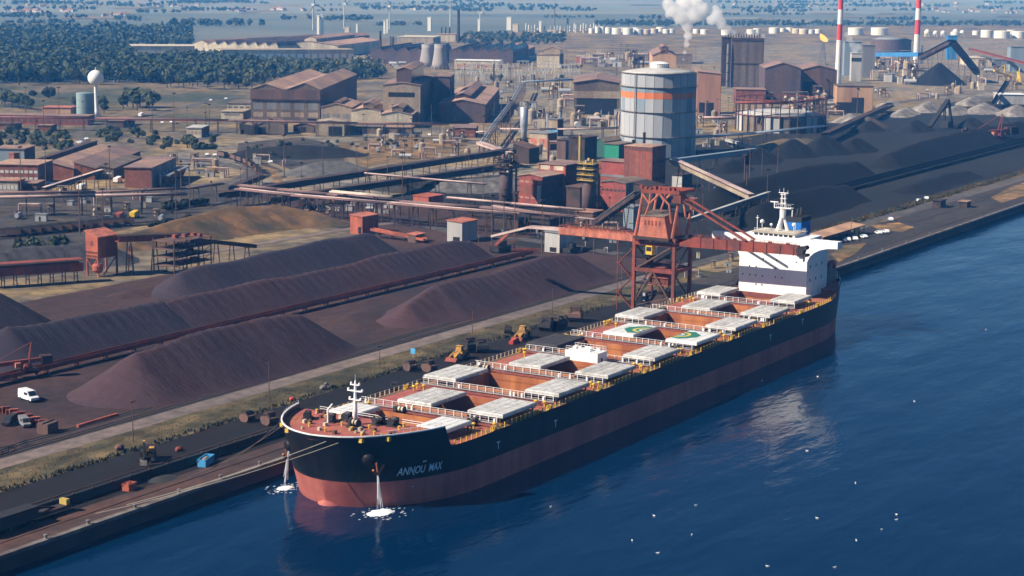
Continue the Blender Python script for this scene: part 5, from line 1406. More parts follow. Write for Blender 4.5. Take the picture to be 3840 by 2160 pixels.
conveyor('low dark stockyard belt between the nearest and the long ore pile', (-120, 137.5, 1.6), (322, 137.5, 1.6), 2.4, 1.5, 'rust_red', 'belt', None, 12, 'rust_red', group=GB)
conveyor('low dark coal belt along the foot of the coal piles', (470, 119, 2), (1150, 124, 2), 4.5, 2.6, 'black_steel', 'belt', None, 25, 'black_steel', group=GB)
conveyor('red reclaimer belt gallery at the left edge behind the piles', G(-40, 694, 4.5), G(205, 677, 4.5), 5.0, 4.0, 'rust_red', 'belt', 'rust_red', 5, 'dark_steel')
conveyor('red belt gallery bridging from the tall red transfer house to the lattice station', G(292, 606, 13), G(482, 600, 11), 3.2, 2.2, 'rust_red', None, 'dark_steel', 12, 'dark_steel')
conveyor('purple-red belt descending from the lattice station behind the dark pile', G(484, 606, 10), G(640, 622, 4), 2.6, 1.8, 'brown_steel', 'belt', None, 10, 'dark_steel')
conveyor('short red belt running down from the small red belt house', G(936, 578, 3.4), G(1070, 604, 1.4), 2.6, 1.2, 'rust_orange', 'belt', None, 8, 'dark_steel')
conveyor('thin red pipe belt right of the dark stacker carriage', G(1288, 630, 1.2), G(1356, 630, 1.2), 1.4, 1.0, 'rust_red', None, None, 9, 'dark_steel')
pipeway('pale double pipe rack crossing the works behind the stockyard', [G(597, 475, 10), G(737, 491, 10), G(977, 511, 10), G(1302, 539, 10)], [(1.7, 0, .62, None), (-.4, .2, .35, 'pipe_brown'), (-1.8, 0, .45, 'pipe_brown')], 9)
pipeway('second pipe rack running parallel behind the pale one', [G(604, 466, 10), G(702, 476, 10), G(827, 488, 10), G(1010, 507, 10), G(1210, 521, 10), G(1450, 545, 10)], [(1.4, 0, .45, None), (0, .3, .3, 'pipe_brown'), (-1.4, 0, .5, 'pipe_brown')], 9)
pipeway('short bright pipe lying on top of the racks', [G(832, 482, 12), G(983, 496, 12)], [(.8, 0, .8, 'cream'), (-.9, 0, .45, None)], 12)
pipeway('brown pipe rack in front of the red sinter building', [G(1127, 497, 9), G(1290, 512, 9), G(1470, 528, 9)], [(1.2, 0, .4, 'pipe_brown'), (-.6, .2, .5, None), (-1.9, 0, .3, 'pipe_brown')], 9)
pipeway('lower pipe rack ending at the process tower with yellow top', [G(1240, 517, 8), G(1350, 535, 8), G(1500, 552, 8)], [(1.2, 0, .5, 'pipe_brown'), (-.6, 0, .4, None)], 9)
pipeway('thin pale pipe line slanting in front of the grey heaps', [G(898, 434, 8), G(1060, 449, 8), G(1222, 463, 8)], [(0, 0, .55, None), (-.9, 0, .25, 'pipe_brown')], 14)
conveyor('upper dark belt gallery across the middle of the works', G(560, 497, 5), G(1290, 383, 8), 5.0, 2.6, 'black_steel', None, 'dark_steel', 16)
conveyor('lower dark belt gallery across the middle of the works', G(690, 508, 4.5), G(1255, 424, 6), 4.5, 2.4, 'black_steel', None, 'dark_steel', 16)
conveyor('short dark belt gallery rising left of the slag yard', G(585, 478, 4), G(660, 447, 3), 4, 2.2, 'black_steel', None, 'dark_steel', 14)
conveyor('pale ramp leading down onto the upper dark gallery', G(1205, 362, 9), G(1285, 390, 8), 3.5, 1.5, 'pipe_pale', None, 'pipe_pale', 12)
pipeway('pinkish pipe line along the left edge before the brick works', [G(-40, 497, 9), G(240, 492, 9), G(470, 488, 9)], [(1.6, 0, .65, 'pipe_brown'), (0, .2, .5, None), (-1.6, 0, .5, 'pipe_brown')], 12)
pipeway('second brown pipe line behind the pinkish one at left', [G(-40, 484, 9), G(240, 483, 9), G(470, 474, 9), G(560, 462, 8)], [(.9, 0, .5, 'pipe_brown'), (-.6, 0, .5, 'pipe_brown')], 12)
conveyor('small red belt rising at the brick works', G(110, 478, 3), G(256, 433, 9), 2.4, 1.4, 'brown_steel', None, 'pipe_pale', 9)
pipeway('rusty pipe bridge on tall posts crossing before the steelworks, left half', [G(-60, 293, 9), G(240, 297, 9), G(576, 302, 9)], [(1.2, 0, .55, 'pipe_brown'), (-.4, .2, .45, 'rust_red'), (-1.6, 0, .4, 'pipe_brown')], 14, deck='rust_red')
pipeway('rusty pipe bridge on tall posts crossing before the steelworks, right half', [G(576, 302, 10), G(900, 309, 10), G(1130, 311, 10)], [(1.2, 0, .55, 'pipe_brown'), (-.4, .2, .45, 'pipe_brown'), (-1.6, 0, .4, 'pipe_brown')], 11, deck='brown_steel')
pipeway('silver pipes climbing the street between the two big steel halls', [G(1215, 357, 8), G(1250, 306, 9), G(1290, 254, 10), G(1316, 208, 10)], [(1.6, 0, .55, 'pipe_silver'), (-.4, .3, .4, 'holder_blue'), (-2.0, 0, .5, 'pipe_brown')], 22)
pipeway('dark elevated pipe line behind the substation', [G(1318, 206, 10), G(1440, 200, 10), G(1500, 196, 10)], [(1, 0, .9, 'holder_blue'), (-1, 0, .8, 'holder_blue')], 25)
pipeway('brown pipe line running from the silver column to the gas holder', [G(1200, 332, 8), G(1225, 330, 9), G(1255, 324, 9), G(1400, 325, 9), G(1555, 322, 9)], [(.7, 0, .7, 'pipe_brown'), (-.9, 0, .5, 'pipe_pale')], 16)
conveyor('pale belt gallery descending right of the red sinter plant', G(1690, 408, 19), G(1890, 501, 8), 3.2, 2.4, 'tan_clad', None, 'pipe_pale', 20)
conveyor('dark belt gallery rising from the yard to the red sinter plant', G(1500, 566, 3), G(1604, 494, 22), 2.8, 2.2, 'dark_steel', None, 'grey_clad', 16)
conveyor('thin grey belt line behind the unloader boom', G(1732, 558, 8), G(1935, 489, 8), 1.6, 1.4, 'grey_clad', None, 'pale_clad', 20)
conveyor('blue-grey belt gallery right of the gas holder foot', G(1690, 411, 6), G(1900, 383, 6), 3.0, 2.4, 'holder_blue', None, 'holder_blue', 20)
conveyor('small white belt beside the grassy mound', G(1827, 354, 4), G(1912, 377, 2.5), 2.0, 1.4, 'pale_clad', None, 'pale_clad', 12)
pipeway('long grey pipe bridge right of the gas holder', [G(1748, 345, 9), G(1900, 335, 9), G(2075, 317, 9)], [(.8, 0, .9, 'holder_blue'), (-1.0, 0, .6, 'pipe_silver')], 20)
pipeway('white and brown pipes in front of the orange brick building', [G(1758, 297, 6), G(1860, 297, 6)], [(.9, 0, 1.2, 'pipe_pale'), (-1, 0, .5, 'pipe_brown')], 18)
conveyor('dark sloping belt climbing to the coal tower', G(2317, 150, 22), G(2392, 112, 42), 6, 5, 'dark_steel', None, 'black_steel', 30)
conveyor('dark sloping belt falling right of the coal tower', G(2396, 112, 42), G(2458, 188, 6), 6, 5, 'dark_steel', None, 'black_steel', 30)
conveyor('blue belt gallery between the chimneys', G(2205, 142, 14), G(2318, 142, 20), 9, 7, 'blue_clad', None, 'blue_clad', 40)
conveyor('long pink-red belt slanting down at the right edge', G(2440, 125, 18), G(2640, 178, 12), 3.4, 2.4, 'rust_red', None, 'rust_red', 40)
conveyor('dark belt leading up to the yellow stacker', G(2500, 262, 4), G(2536, 204, 14), 4, 3, 'black_steel', None, None, 25)
conveyor('dark belt along the foot of the pale stone banks', G(2075, 345, 4), G(2240, 268, 4), 5, 3, 'black_steel', None, 'dark_steel', 25)
# ------------------------------------------------------------------ transfer houses
def house(name, label, x0, x1, y0, y1, z0, h, wall, roof, pitch=(0, 0), legs=True, over=.4, cat='belt house', front=None):
    t = thing(name, label, cat, ((x0 + x1) / 2, (y0 + y1) / 2, 0))
    pn, pf = pitch      # extra height at near (y0) and far (y1) eaves
    V = [(x0, y0, z0), (x1, y0, z0), (x1, y1, z0), (x0, y1, z0), (x0, y0, h + pn), (x1, y0, h + pn), (x1, y1, h + pf), (x0, y1, h + pf)]
    MB().add(V, [(0, 3, 2, 1), (4, 5, 6, 7), (0, 1, 5, 4), (1, 2, 6, 5), (2, 3, 7, 6), (3, 0, 4, 7)]).build('wall', wall, t, True)
    MB().add([(x0 - over, y0 - over, h + pn + .02), (x1 + over, y0 - over, h + pn + .02), (x1 + over, y1 + over, h + pf + .02), (x0 - over, y1 + over, h + pf + .02), (x0 - over, y0 - over, h + pn + .3), (x1 + over, y0 - over, h + pn + .3), (x1 + over, y1 + over, h + pf + .3), (x0 - over, y1 + over, h + pf + .3)],
             [(0, 3, 2, 1), (4, 5, 6, 7), (0, 1, 5, 4), (1, 2, 6, 5), (2, 3, 7, 6), (3, 0, 4, 7)]).build('roof', roof, t, True)
    if z0 > 0.5:
        for x in (x0 + .3, x1 - .3):
            for y in (y0 + .3, y1 - .3): MB().box(x - .3, x + .3, y - .3, y + .3, 0, z0).build('leg', wall, t, True)
    if front: MB().box(x0 - .05, x0 - .005, lerp(y0, y1, front[0]), lerp(y0, y1, front[1]), front[2], front[3]).build('opening', 'opening', t, True)
    return t
t = house('transfer_house', 'tall red transfer house on legs at the left of the ore yard', 185, 195.5, 242, 248, 6.8, 14.6, 'rust_orange', 'crane_pink', (0, 2.2))
MB().box(184.9, 185.0, 244.4, 245.6, 11.5, 13.2).build('door', 'rust_red', t, True)
m = MB()
for z in (7.2, 8.6):
    for k in range(7): m.box(184.85, 184.98, 242.3 + k * .85, 242.65 + k * .85, z, z + .8)
m.build('louvre', 'dark_steel', t, True)
m = MB().lathe((186, 243.2, 1.6), [(1.4, 0), (2.0, .8), (2.0, 2.6), (1.5, 3.2)], 12).build('chute', 'rust_orange', t, True)
m = MB().beam((185, 242.2, 6.8), (185, 245, 3.5), .3).beam((185, 247.8, 6.8), (185, 245, 3.5), .3).beam((195, 242.2, 6.8), (188, 242.2, .5), .3).build('brace', 'rust_orange', t, True)
t = thing('lattice_station', 'dark red lattice transfer station with platforms behind the ore piles', 'belt station', (213, 226, 0))
for x in (203, 210, 217, 224):
    for y in (221, 231): MB().beam((x, y, 0), (x, y, 13.5), .35).build('column', 'brown_steel', t, True)
for z in (3.5, 6.5, 9.5, 12.5):
    MB().box(202.5, 224.5, 220.5, 231.5, z, z + .2).build('platform', 'brown_steel', t, True)
for k in range(12):
    x, y, z = rnd.uniform(203, 222), rnd.uniform(221, 229), rnd.choice((3.7, 6.7, 9.7, 12.7))
    MB().box(x, x + rnd.uniform(1, 3), y, y + rnd.uniform(1, 2), z, z + rnd.uniform(.8, 2.2)).build('drive_unit', rnd.choice(['rust_red', 'pale_clad', 'dark_steel', 'rust_red']), t, True)
for k in range(8):
    x = 203 + (k % 3) * 7; z = (0, 3.5, 6.5, 9.5)[k % 4]; MB().beam((x, 220.6, z), (x + 7, 220.6, z + 3), .18).build('brace', 'brown_steel', t, True)
m = MB()
for z in (4.6, 7.6, 10.6, 13.6):
    m.tube((202.6, 220.6, z), (224.4, 220.6, z), .07, n=4)
    for k in range(10): m.tube((203 + k * 2.3, 220.6, z - 1.0), (203 + k * 2.3, 220.6, z), .05, n=4)
m.build('railing', 'rust_red', t, True)
t = thing('access_ladder', 'orange-red ladder frame standing beside the tall transfer house', 'ladder', (196, 236, 0))
for s in (-1, 1): MB().beam((s * 1.5, 0, 0), (s * .6, 0, 11), .28).build('stile', 'rust_orange', t)
for k in range(5): MB().beam((-1.3, 0, 1.5 + k * 2), (1.3, 0, 1.5 + k * 2), .2).build('rung', 'rust_orange', t)
house('belt_house', 'small bright red belt house on top of the dark ore pile', 334, 346, 229, 235.5, 0, 7.6, 'rust_orange', 'crane_pink', (0, .6), front=(.1, .35, .4, 3.2))
house('belt_house', 'grey belt house with red roof behind the long ore pile', 339, 351, 181, 188.5, 0, 8.4, 'pale_clad', 'crane_pink', (0, .5), front=(.15, .6, .3, 2.2))
house('belt_house', 'grey belt house behind the broad quay pile', 337, 349, 132.5, 139.5, 0, 8.0, 'pale_clad', 'grey_clad', (0, .4), front=(.2, .65, .3, 2.2))
house('belt_house', 'small orange-red belt house among the pipe racks', 428, 441, 257, 266, 0, 5.2, 'rust_orange', 'rust_orange', (0, .3), front=(.2, .5, .4, 2.5))
house('belt_house', 'little rusty cabin at the end of the short red belt', 327, 334, 196.5, 200.5, 0, 3.2, 'brown_steel', 'crane_pink', (0, .3))
t = thing('stacker_carriage', 'dark stacker carriage standing on the stockyard belt', 'stacker', (326, 154, 0))
MB().box(-5, 5, -2.2, 2.2, .6, 2.4).build('chassis', 'black_steel', t)
MB().beam((-4, 0, 3.0), (5, 0, 6.4), 1.6, .5).build('belt_boom', 'rust_red', t)
MB().box(-1, 2.5, -1.6, 1.6, 2.4, 4.6).build('drive_house', 'dark_steel', t)
for x in (-3.5, 3.5): MB().tube((x, -2.4, .6), (x, 2.4, .6), .6, n=10).build('wheel', 'rubber', t)
t = thing('stacker_carriage', 'dark bulldozer-like carriage left of the ship unloader', 'stacker', G(1437, 636))
MB().box(-4, 4, -1.8, 1.8, .5, 2.2).build('chassis', 'black_steel', t)
MB().box(-1.5, 1.8, -1.3, 1.3, 2.2, 4.0).build('drive_house', 'black_steel', t)
MB().beam((3.5, 0, 1.2), (6.5, 0, 1.0), 3.2, 1.6).build('blade', 'dark_steel', t)
# bucket-wheel reclaimers
def bucket_wheel(name, label, pos, rz, mat, s=1.0):
    t = thing(name, label, 'reclaimer', pos, rz)
    MB().box(-6, 6, -4, 4, 1.2, 3).build('undercarriage', 'dark_steel', t)
    MB().lathe((0, 0, 3), [(3.4, 0), (3.4, 1.5), (2.6, 3.5)], 12).build('turntable', mat, t)
    MB().beam((-12, 0, 8), (24, 0, 6.5), 2.6, 2.2).build('boom', mat, t)
    MB().box(-14, -8, -3, 3, 5.5, 10).build('counterweight', 'dark_steel', t)
    MB().beam((-1, 1.5, 6), (-3, 0, 18), .6).beam((-1, -1.5, 6), (-3, 0, 18), .6).build('mast', mat, t)
    MB().tube((-3, 0, 18), (20, 0, 7.5), .18, n=5).tube((-3, 0, 18), (-12, 0, 9.5), .18, n=5).build('stay', mat, t)
    MB().tube((25, -.6, 6.5), (25, .6, 6.5), 3.2, n=14).build('bucket_wheel', mat, t)
    for k in range(8):
        a = k * math.pi / 4; MB().cbox((25 + 3.4 * math.cos(a), 0, 6.5 + 3.4 * math.sin(a)), (1.3, 1.6, 1.3)).build('bucket', 'dark_steel', t)
    c = MB().box(4, 7, 2.2, 4.6, 5, 7.6).build('cab', 'crane_pink', t)
    for x in (-4.5, 4.5):
        for y in (-3.6, 3.6): MB().tube((x, y - .5, .7), (x, y + .5, .7), .7, n=8).build('wheel', 'rubber', t)
    t.scale = (s, s, s)
    return t
bucket_wheel('bucket_reclaimer', 'dark red bucket reclaimer at the far end of the coal belt', G(2508, 362), R(150), 'rust_red', 1.15)
bucket_wheel('bucket_reclaimer', 'dark red bucket reclaimer cut by the left picture edge among the ore piles', Vector((46, 137.5, 1.0)), R(150), 'rust_red', .5)
def stacker(name, label, pos, rz, mat, L=30, zt=16):
    t = thing(name, label, 'stacker', pos, rz)
    MB().box(-4, 4, -3, 3, .5, 3).build('undercarriage', 'dark_steel', t)
    for s in (-1, 1): MB().beam((-2, s * 2.4, 3), (0, s * 1.2, zt), .7).build('leg', mat, t)
    MB().beam((-L * .45, 0, zt - 4), (L * .7, 0, zt + 3), 2.2, 1.6).build('boom', mat, t)
    MB().beam((0, 0, zt), (0, 0, zt + 9), .7).build('mast', mat, t)
    MB().tube((0, 0, zt + 9), (L * .6, 0, zt + 2.5), .25, n=5).tube((0, 0, zt + 9), (-L * .42, 0, zt - 3), .25, n=5).build('stay', mat, t)
    MB().box(-L * .5, -L * .38, -1.5, 1.5, zt - 6, zt - 2.5).build('counterweight', mat, t)
    return t
stacker('yellow_stacker', 'yellow stacker standing left above the pale stone banks', G(2525, 212), R(160), 'yellow', 26, 12)
stacker('yellow_stacker', 'yellow stacker partly cut by the right picture edge', G(2562, 214), R(20), 'yellow', 26, 10)
t = thing('tripper_stacker', 'black triangular tripper stacker among the stone banks', 'stacker', G(2375, 322))
MB().beam((-34, 0, 3), (6, 0, 21), 3.2, 2.0).build('boom', 'black_steel', t)
for y in (-3, 3): MB().beam((4, y, 0), (4, y * .5, 20), .9).beam((12, y, 0), (5, y * .5, 20), .9).build('leg', 'black_steel', t)
MB().box(0, 10, -3, 3, 0, 5).build('undercarriage', 'black_steel', t)
# ------------------------------------------------------------------ halls and buildings
SW = 28.5        # bearing of the steelworks
def hall(name, label, A, uB, vtop, depth, ang=SW, wall='tan_clad', roof='brown_roof', style='gable', rise=None, cat='building', windows=(), doors=(), bands=(), monitor=None, side=None, group=None, h=None, w=None, over=.6, swin=()):
    p = G(*A)
    d = Vector((math.cos(R(ang - 90)), math.sin(R(ang - 90)), 0))
    if w is None:
        lo, hi = 0.5, 900.0
        for _ in range(40):
            m_ = (lo + hi) / 2
            if PX(p + d * m_)[0] < uB: lo = m_
            else: hi = m_
        w = lo
    if h is None: h = height_to(p, vtop)
    t = thing(name, label, cat, p, R(ang - 90), group)
    rise = rise if rise is not None else w * .09
    if style == 'gable': top = [(0, h), (w / 2, h + rise), (w, h)]
    elif style == 'mono': top = [(0, h + rise), (w, h)]
    elif style == 'monoL': top = [(0, h), (w, h + rise)]
    elif style == 'flat': top = [(0, h), (w, h)]
    elif style == 'wave': top = [(0, h), (w * .22, h + rise * .8), (w * .46, h), (w * .52, h), (w * .78, h + rise), (w, h)]
    elif style == 'arch': top = [(w * k / 8, h + rise * math.sin(math.pi * k / 8)) for k in range(9)]
    elif style == 'saw':
        n = max(2, int(w / 14)); top = []
        for k in range(n): top += [(w * k / n + .01, h), (w * (k + .75) / n, h + rise)]
        top += [(w, h)]
    MB().prism([(0, 0), (w, 0)] + top[::-1], 0, depth, 'y').build('wall', wall, t)
    if side: MB().box(w, w + .25, .1, depth - .1, .1, h - .1).build('shaded_side', side, t)  # right-hand side's shade put into its cladding colour
    for a, b in zip(top[:-1], top[1:]):
        if style == 'saw' and b[1] < a[1] - .01:
            MB().add([(a[0], 0, a[1]), (b[0], 0, b[1]), (b[0], depth, b[1]), (a[0], depth, a[1])], [(0, 1, 2, 3)]).build('skylight', 'glass_dark', t); continue
        x0, x1 = a[0], b[0]
        if a is top[0]: x0 -= over
        if b is top[-1]: x1 += over
        MB().add([(x0, -over, a[1] + .04), (x1, -over, b[1] + .04), (x1, depth + over, b[1] + .04), (x0, depth + over, a[1] + .04), (x0, -over, a[1] + .4), (x1, -over, b[1] + .4), (x1, depth + over, b[1] + .4), (x0, depth + over, a[1] + .4)],
                 [(0, 3, 2, 1), (4, 5, 6, 7), (0, 1, 5, 4), (1, 2, 6, 5), (2, 3, 7, 6), (3, 0, 4, 7)]).build('roof', roof, t)
    for (z0, z1, n, mt) in windows:
        for k in range(n):
            x0, x1 = w * (k + .15) / n, w * (k + .85) / n
            MB().box(x0, x1, -.08, -.005, h * z0, h * z1).build('window', mt, t)
    for (z0, z1, n, mt) in swin:
        for k in range(n):
            y0, y1 = depth * (k + .2) / n, depth * (k + .8) / n
            MB().box(w + .26, w + .33, y0, y1, h * z0, h * z1).build('window', mt, t)
    for (f0, f1, hh) in doors: MB().box(w * f0, w * f1, -.12, -.01, 0.02, hh).build('door_opening', 'opening', t)
    for (z0, z1, mt, pr) in bands: MB().box(-.05 - pr * .2, w + .05 + pr * .2, -pr - .05, -.006, h * z0, h * z1).build('wall_band', mt, t)
    if monitor:
        f0, f1, y0, y1, mh, mw, mr = monitor
        zb = h + rise * .3
        xm = w * (f0 + f1) / 2
        o = MB().prism([(w * f0, zb), (w * f1, zb), (w * f1, h + mh), (xm, h + mh + (w * (f1 - f0)) * .18), (w * f0, h + mh)], depth * y0, depth * y1, 'y').build('roof_monitor', mw, t)
        for (xa, za, xb, zb2) in ((w * f0 - .4, h + mh - .1, xm, h + mh + w * (f1 - f0) * .18), (xm, h + mh + w * (f1 - f0) * .18, w * f1 + .4, h + mh - .1)):
            MB().add([(xa, depth * y0 - .5, za + .05), (xb, depth * y0 - .5, zb2 + .05), (xb, depth * y1 + .5, zb2 + .05), (xa, depth * y1 + .5, za + .05), (xa, depth * y0 - .5, za + .35), (xb, depth * y0 - .5, zb2 + .35), (xb, depth * y1 + .5, zb2 + .35), (xa, depth * y1 + .5, za + .35)],
                     [(0, 3, 2, 1), (4, 5, 6, 7), (0, 1, 5, 4), (1, 2, 6, 5), (2, 3, 7, 6), (3, 0, 4, 7)]).build('monitor_roof', mr, o)
        n = max(3, int(depth * (y1 - y0) / 12))
        for k in range(n):
            ya, yb = lerp(depth * y0, depth * y1, (k + .08) / n), lerp(depth * y0, depth * y1, (k + .92) / n)
            MB().box(w * f1 + .01, w * f1 + .08, ya, yb, zb + .8, h + mh - .5).build('monitor_glazing', 'glass_dark', o)
    t['_w'] = w; t['_h'] = h
    return t
W_ = 'window_pale'
# steelworks
hall('steel_hall', 'huge tan steel hall with wavy roof in the middle of the works', (632, 308), 805, 224, 215, wall='tan_dark', roof='rust_roof', style='wave', rise=5, side='purple_clad', bands=((.70, 1.0, 'brown_steel', 1.2),), windows=((.18, .32, 5, 'tan_clad'), (.40, .62, 5, 'grey_clad')), doors=((.25, .38, 3.5), (.82, .95, 3.5)))  # brown upper band paints the shadow of the eaves
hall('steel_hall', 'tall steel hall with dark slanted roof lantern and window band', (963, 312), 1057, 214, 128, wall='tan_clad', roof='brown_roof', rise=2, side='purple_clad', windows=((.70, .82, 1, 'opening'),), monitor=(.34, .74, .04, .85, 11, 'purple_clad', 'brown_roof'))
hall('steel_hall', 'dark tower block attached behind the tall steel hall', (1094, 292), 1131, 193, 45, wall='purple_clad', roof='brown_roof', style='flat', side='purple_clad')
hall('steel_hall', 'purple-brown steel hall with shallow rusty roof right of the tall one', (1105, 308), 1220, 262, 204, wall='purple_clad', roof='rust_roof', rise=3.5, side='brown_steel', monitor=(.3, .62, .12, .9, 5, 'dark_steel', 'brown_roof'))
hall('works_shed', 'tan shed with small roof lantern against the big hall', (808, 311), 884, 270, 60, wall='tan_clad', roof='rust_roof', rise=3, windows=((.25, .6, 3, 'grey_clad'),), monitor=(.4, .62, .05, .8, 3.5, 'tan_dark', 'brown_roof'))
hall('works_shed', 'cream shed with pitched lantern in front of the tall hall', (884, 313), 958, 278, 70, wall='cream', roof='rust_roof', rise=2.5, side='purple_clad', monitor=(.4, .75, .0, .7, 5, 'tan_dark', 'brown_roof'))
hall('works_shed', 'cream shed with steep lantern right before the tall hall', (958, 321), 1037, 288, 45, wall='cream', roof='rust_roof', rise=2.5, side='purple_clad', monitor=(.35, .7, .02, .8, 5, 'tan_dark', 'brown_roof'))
hall('works_shed', 'low tan shed with dark gateway and yellow door', (794, 341), 866, 308, 22, wall='tan_clad', roof='tan_clad', rise=1.5, doors=((.45, .92, 6.5),))
hall('works_shed', 'low shed with one dark gate below the cream sheds', (872, 336), 962, 318, 14, wall='tan_dark', roof='tan_dark', style='flat', doors=((.28, .56, 4.6),))
hall('works_shed', 'low brown shed before the steep lantern shed', (962, 336), 1036, 320, 14, wall='tan_dark', roof='brown_roof', style='flat', doors=((.5, .78, 3.6),))
hall('works_shed', 'small tan gabled shed at the left front of the big hall', (602, 338), 640, 312, 16, wall='tan_clad', roof='brown_roof', rise=3, doors=((.1, .3, 3),))
hall('works_shed', 'brown gabled shed in front of the big hall', (650, 338), 715, 312, 16, wall='tan_dark', roof='brown_roof', rise=4, doors=((.0, .28, 5),))
hall('works_shed', 'dark gabled shed second from the big hall corner', (738, 334), 790, 316, 16, wall='tan_dark', roof='brown_roof', rise=2, doors=((.05, .6, 4),))
hall('annex', 'cream two-storey annex beside the big hall', (572, 288), 630, 260, 40, wall='cream', roof='tan_dark', style='flat', windows=((.55, .75, 4, 'tan_dark'),))
hall('annex', 'low cream annex in front of the two-storey one', (556, 300), 612, 281, 30, wall='cream', roof='tan_clad', style='flat', side='tan_dark', windows=((.55, .7, 1, 'tan_dark'),))
hall('brick_hut', 'small red brick hut below the purple-brown hall', (1140, 346), 1195, 322, 30, wall='brick', roof='brown_roof', style='flat', side='brown_steel', windows=((.2, .4, 3, 'pink_clad'),))
hall('office', 'small cream office with red door by the pipe bridge', (470, 346), 507, 322, 24, wall='cream', roof='pale_clad', style='flat', side='purple_clad', windows=((.35, .7, 4, 'tan_clad'),))
hall('annex', 'purple-brown store under the pipe bridge', (272, 321), 311, 304, 32, wall='purple_clad', roof='brown_roof', style='flat', side='dark_steel')
hall('long_shed', 'long low red shed left behind the pipe bridge', (-20, 312), 196, 283, 16, wall='red_clad', roof='brown_roof', style='flat', w=70, h=6.5, windows=((.25, .75, 16, 'brown_steel'),))
hall('long_shed', 'pink-roofed low shed behind the long red shed', (107, 285), 178, 275, 18, wall='orange_clad', roof='crane_pink', style='flat', h=4.5)
hall('long_shed', 'low dark red shed at the left under the bridge', (-30, 326), 40, 312, 14, wall='brown_steel', roof='brown_steel', style='flat', h=4)
hall('long_shed', 'small red store behind the bushes at left', (95, 330), 130, 316, 12, wall='brick', roof='brown_roof', style='flat', h=4, side='dark_steel')
# brick works at left
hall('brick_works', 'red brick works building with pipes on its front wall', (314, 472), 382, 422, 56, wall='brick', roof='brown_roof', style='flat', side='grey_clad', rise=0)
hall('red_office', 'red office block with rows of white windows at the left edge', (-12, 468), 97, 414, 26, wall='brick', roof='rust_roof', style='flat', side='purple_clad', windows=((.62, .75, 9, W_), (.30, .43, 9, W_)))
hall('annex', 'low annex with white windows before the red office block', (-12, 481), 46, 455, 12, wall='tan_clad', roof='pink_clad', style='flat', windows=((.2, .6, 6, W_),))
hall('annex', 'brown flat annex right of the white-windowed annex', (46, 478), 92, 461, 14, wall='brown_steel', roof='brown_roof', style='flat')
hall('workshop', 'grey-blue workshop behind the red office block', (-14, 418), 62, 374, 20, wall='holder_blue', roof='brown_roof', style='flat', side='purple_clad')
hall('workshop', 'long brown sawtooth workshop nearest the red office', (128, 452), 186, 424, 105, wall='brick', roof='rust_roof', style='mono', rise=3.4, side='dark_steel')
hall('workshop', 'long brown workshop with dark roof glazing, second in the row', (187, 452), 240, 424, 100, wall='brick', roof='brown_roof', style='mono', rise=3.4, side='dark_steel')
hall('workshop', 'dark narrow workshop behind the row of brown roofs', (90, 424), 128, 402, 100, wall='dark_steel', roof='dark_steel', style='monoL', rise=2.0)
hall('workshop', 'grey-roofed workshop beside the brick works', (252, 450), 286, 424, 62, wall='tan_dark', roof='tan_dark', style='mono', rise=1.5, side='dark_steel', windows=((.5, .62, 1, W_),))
t = thing('roof_stack', 'short red brick stack on the red office roof', 'chimney', G(36, 410, 8))
MB().box(-2, 2, -2, 2, 0, 5).build('shaft', 'brick', t); MB().box(-2.3, 2.3, -2.3, 2.3, 5, 5.6).build('cap', 'brick', t)
p = G(330, 472)
t = thing('dust_filter', 'grey filter pipes and hoppers at the side of the brick works', 'filter', G(392, 472), R(SW - 90))
for k in range(5): MB().tube((1.5, 4 + k * 8, 0), (1.5, 4 + k * 8, 7), .5, n=8).build('pipe', 'pipe_silver', t)
for k in range(5): MB().add([(1, 5 + k * 9, 5.4), (6, 5 + k * 9, 5.4), (6, 12 + k * 9, 5.4), (1, 12 + k * 9, 5.4), (3.4, 8 + k * 9, .6), (4.2, 8 + k * 9, .6), (4.2, 9 + k * 9, .6), (3.4, 9 + k * 9, .6)], [(0, 1, 2, 3), (0, 4, 5, 1), (1, 5, 6, 2), (2, 6, 7, 3), (3, 7, 4, 0)]).build('hopper', 'brick', t)
MB().box(.6, 6.5, 4, 50, 5.5, 6.2).build('platform', 'grey_clad', t)
# sinter plant, aligned with the quay
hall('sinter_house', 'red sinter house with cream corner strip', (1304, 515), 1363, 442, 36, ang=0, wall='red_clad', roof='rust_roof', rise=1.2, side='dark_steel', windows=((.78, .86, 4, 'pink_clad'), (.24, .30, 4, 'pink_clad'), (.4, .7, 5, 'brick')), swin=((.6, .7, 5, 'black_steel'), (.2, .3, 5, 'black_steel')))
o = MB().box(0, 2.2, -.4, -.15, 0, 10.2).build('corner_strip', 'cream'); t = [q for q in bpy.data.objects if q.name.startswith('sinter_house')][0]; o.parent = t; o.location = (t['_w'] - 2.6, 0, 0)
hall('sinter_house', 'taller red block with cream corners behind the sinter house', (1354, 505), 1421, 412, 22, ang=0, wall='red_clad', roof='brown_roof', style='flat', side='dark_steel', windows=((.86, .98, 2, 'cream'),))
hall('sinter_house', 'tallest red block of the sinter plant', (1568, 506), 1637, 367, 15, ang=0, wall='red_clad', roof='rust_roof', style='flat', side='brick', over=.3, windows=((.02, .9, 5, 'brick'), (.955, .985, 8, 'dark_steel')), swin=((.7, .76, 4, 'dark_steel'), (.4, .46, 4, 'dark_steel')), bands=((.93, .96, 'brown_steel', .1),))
hall('sinter_house', 'lower red block in front of the tallest one', (1511, 528), 1572, 458, 22, ang=0, wall='red_clad', roof='tan_dark', rise=1.0, side='grey_clad', windows=((.05, .3, 4, 'brick'), (.7, .78, 6, 'dark_steel')), doors=((.1, .25, 3),))
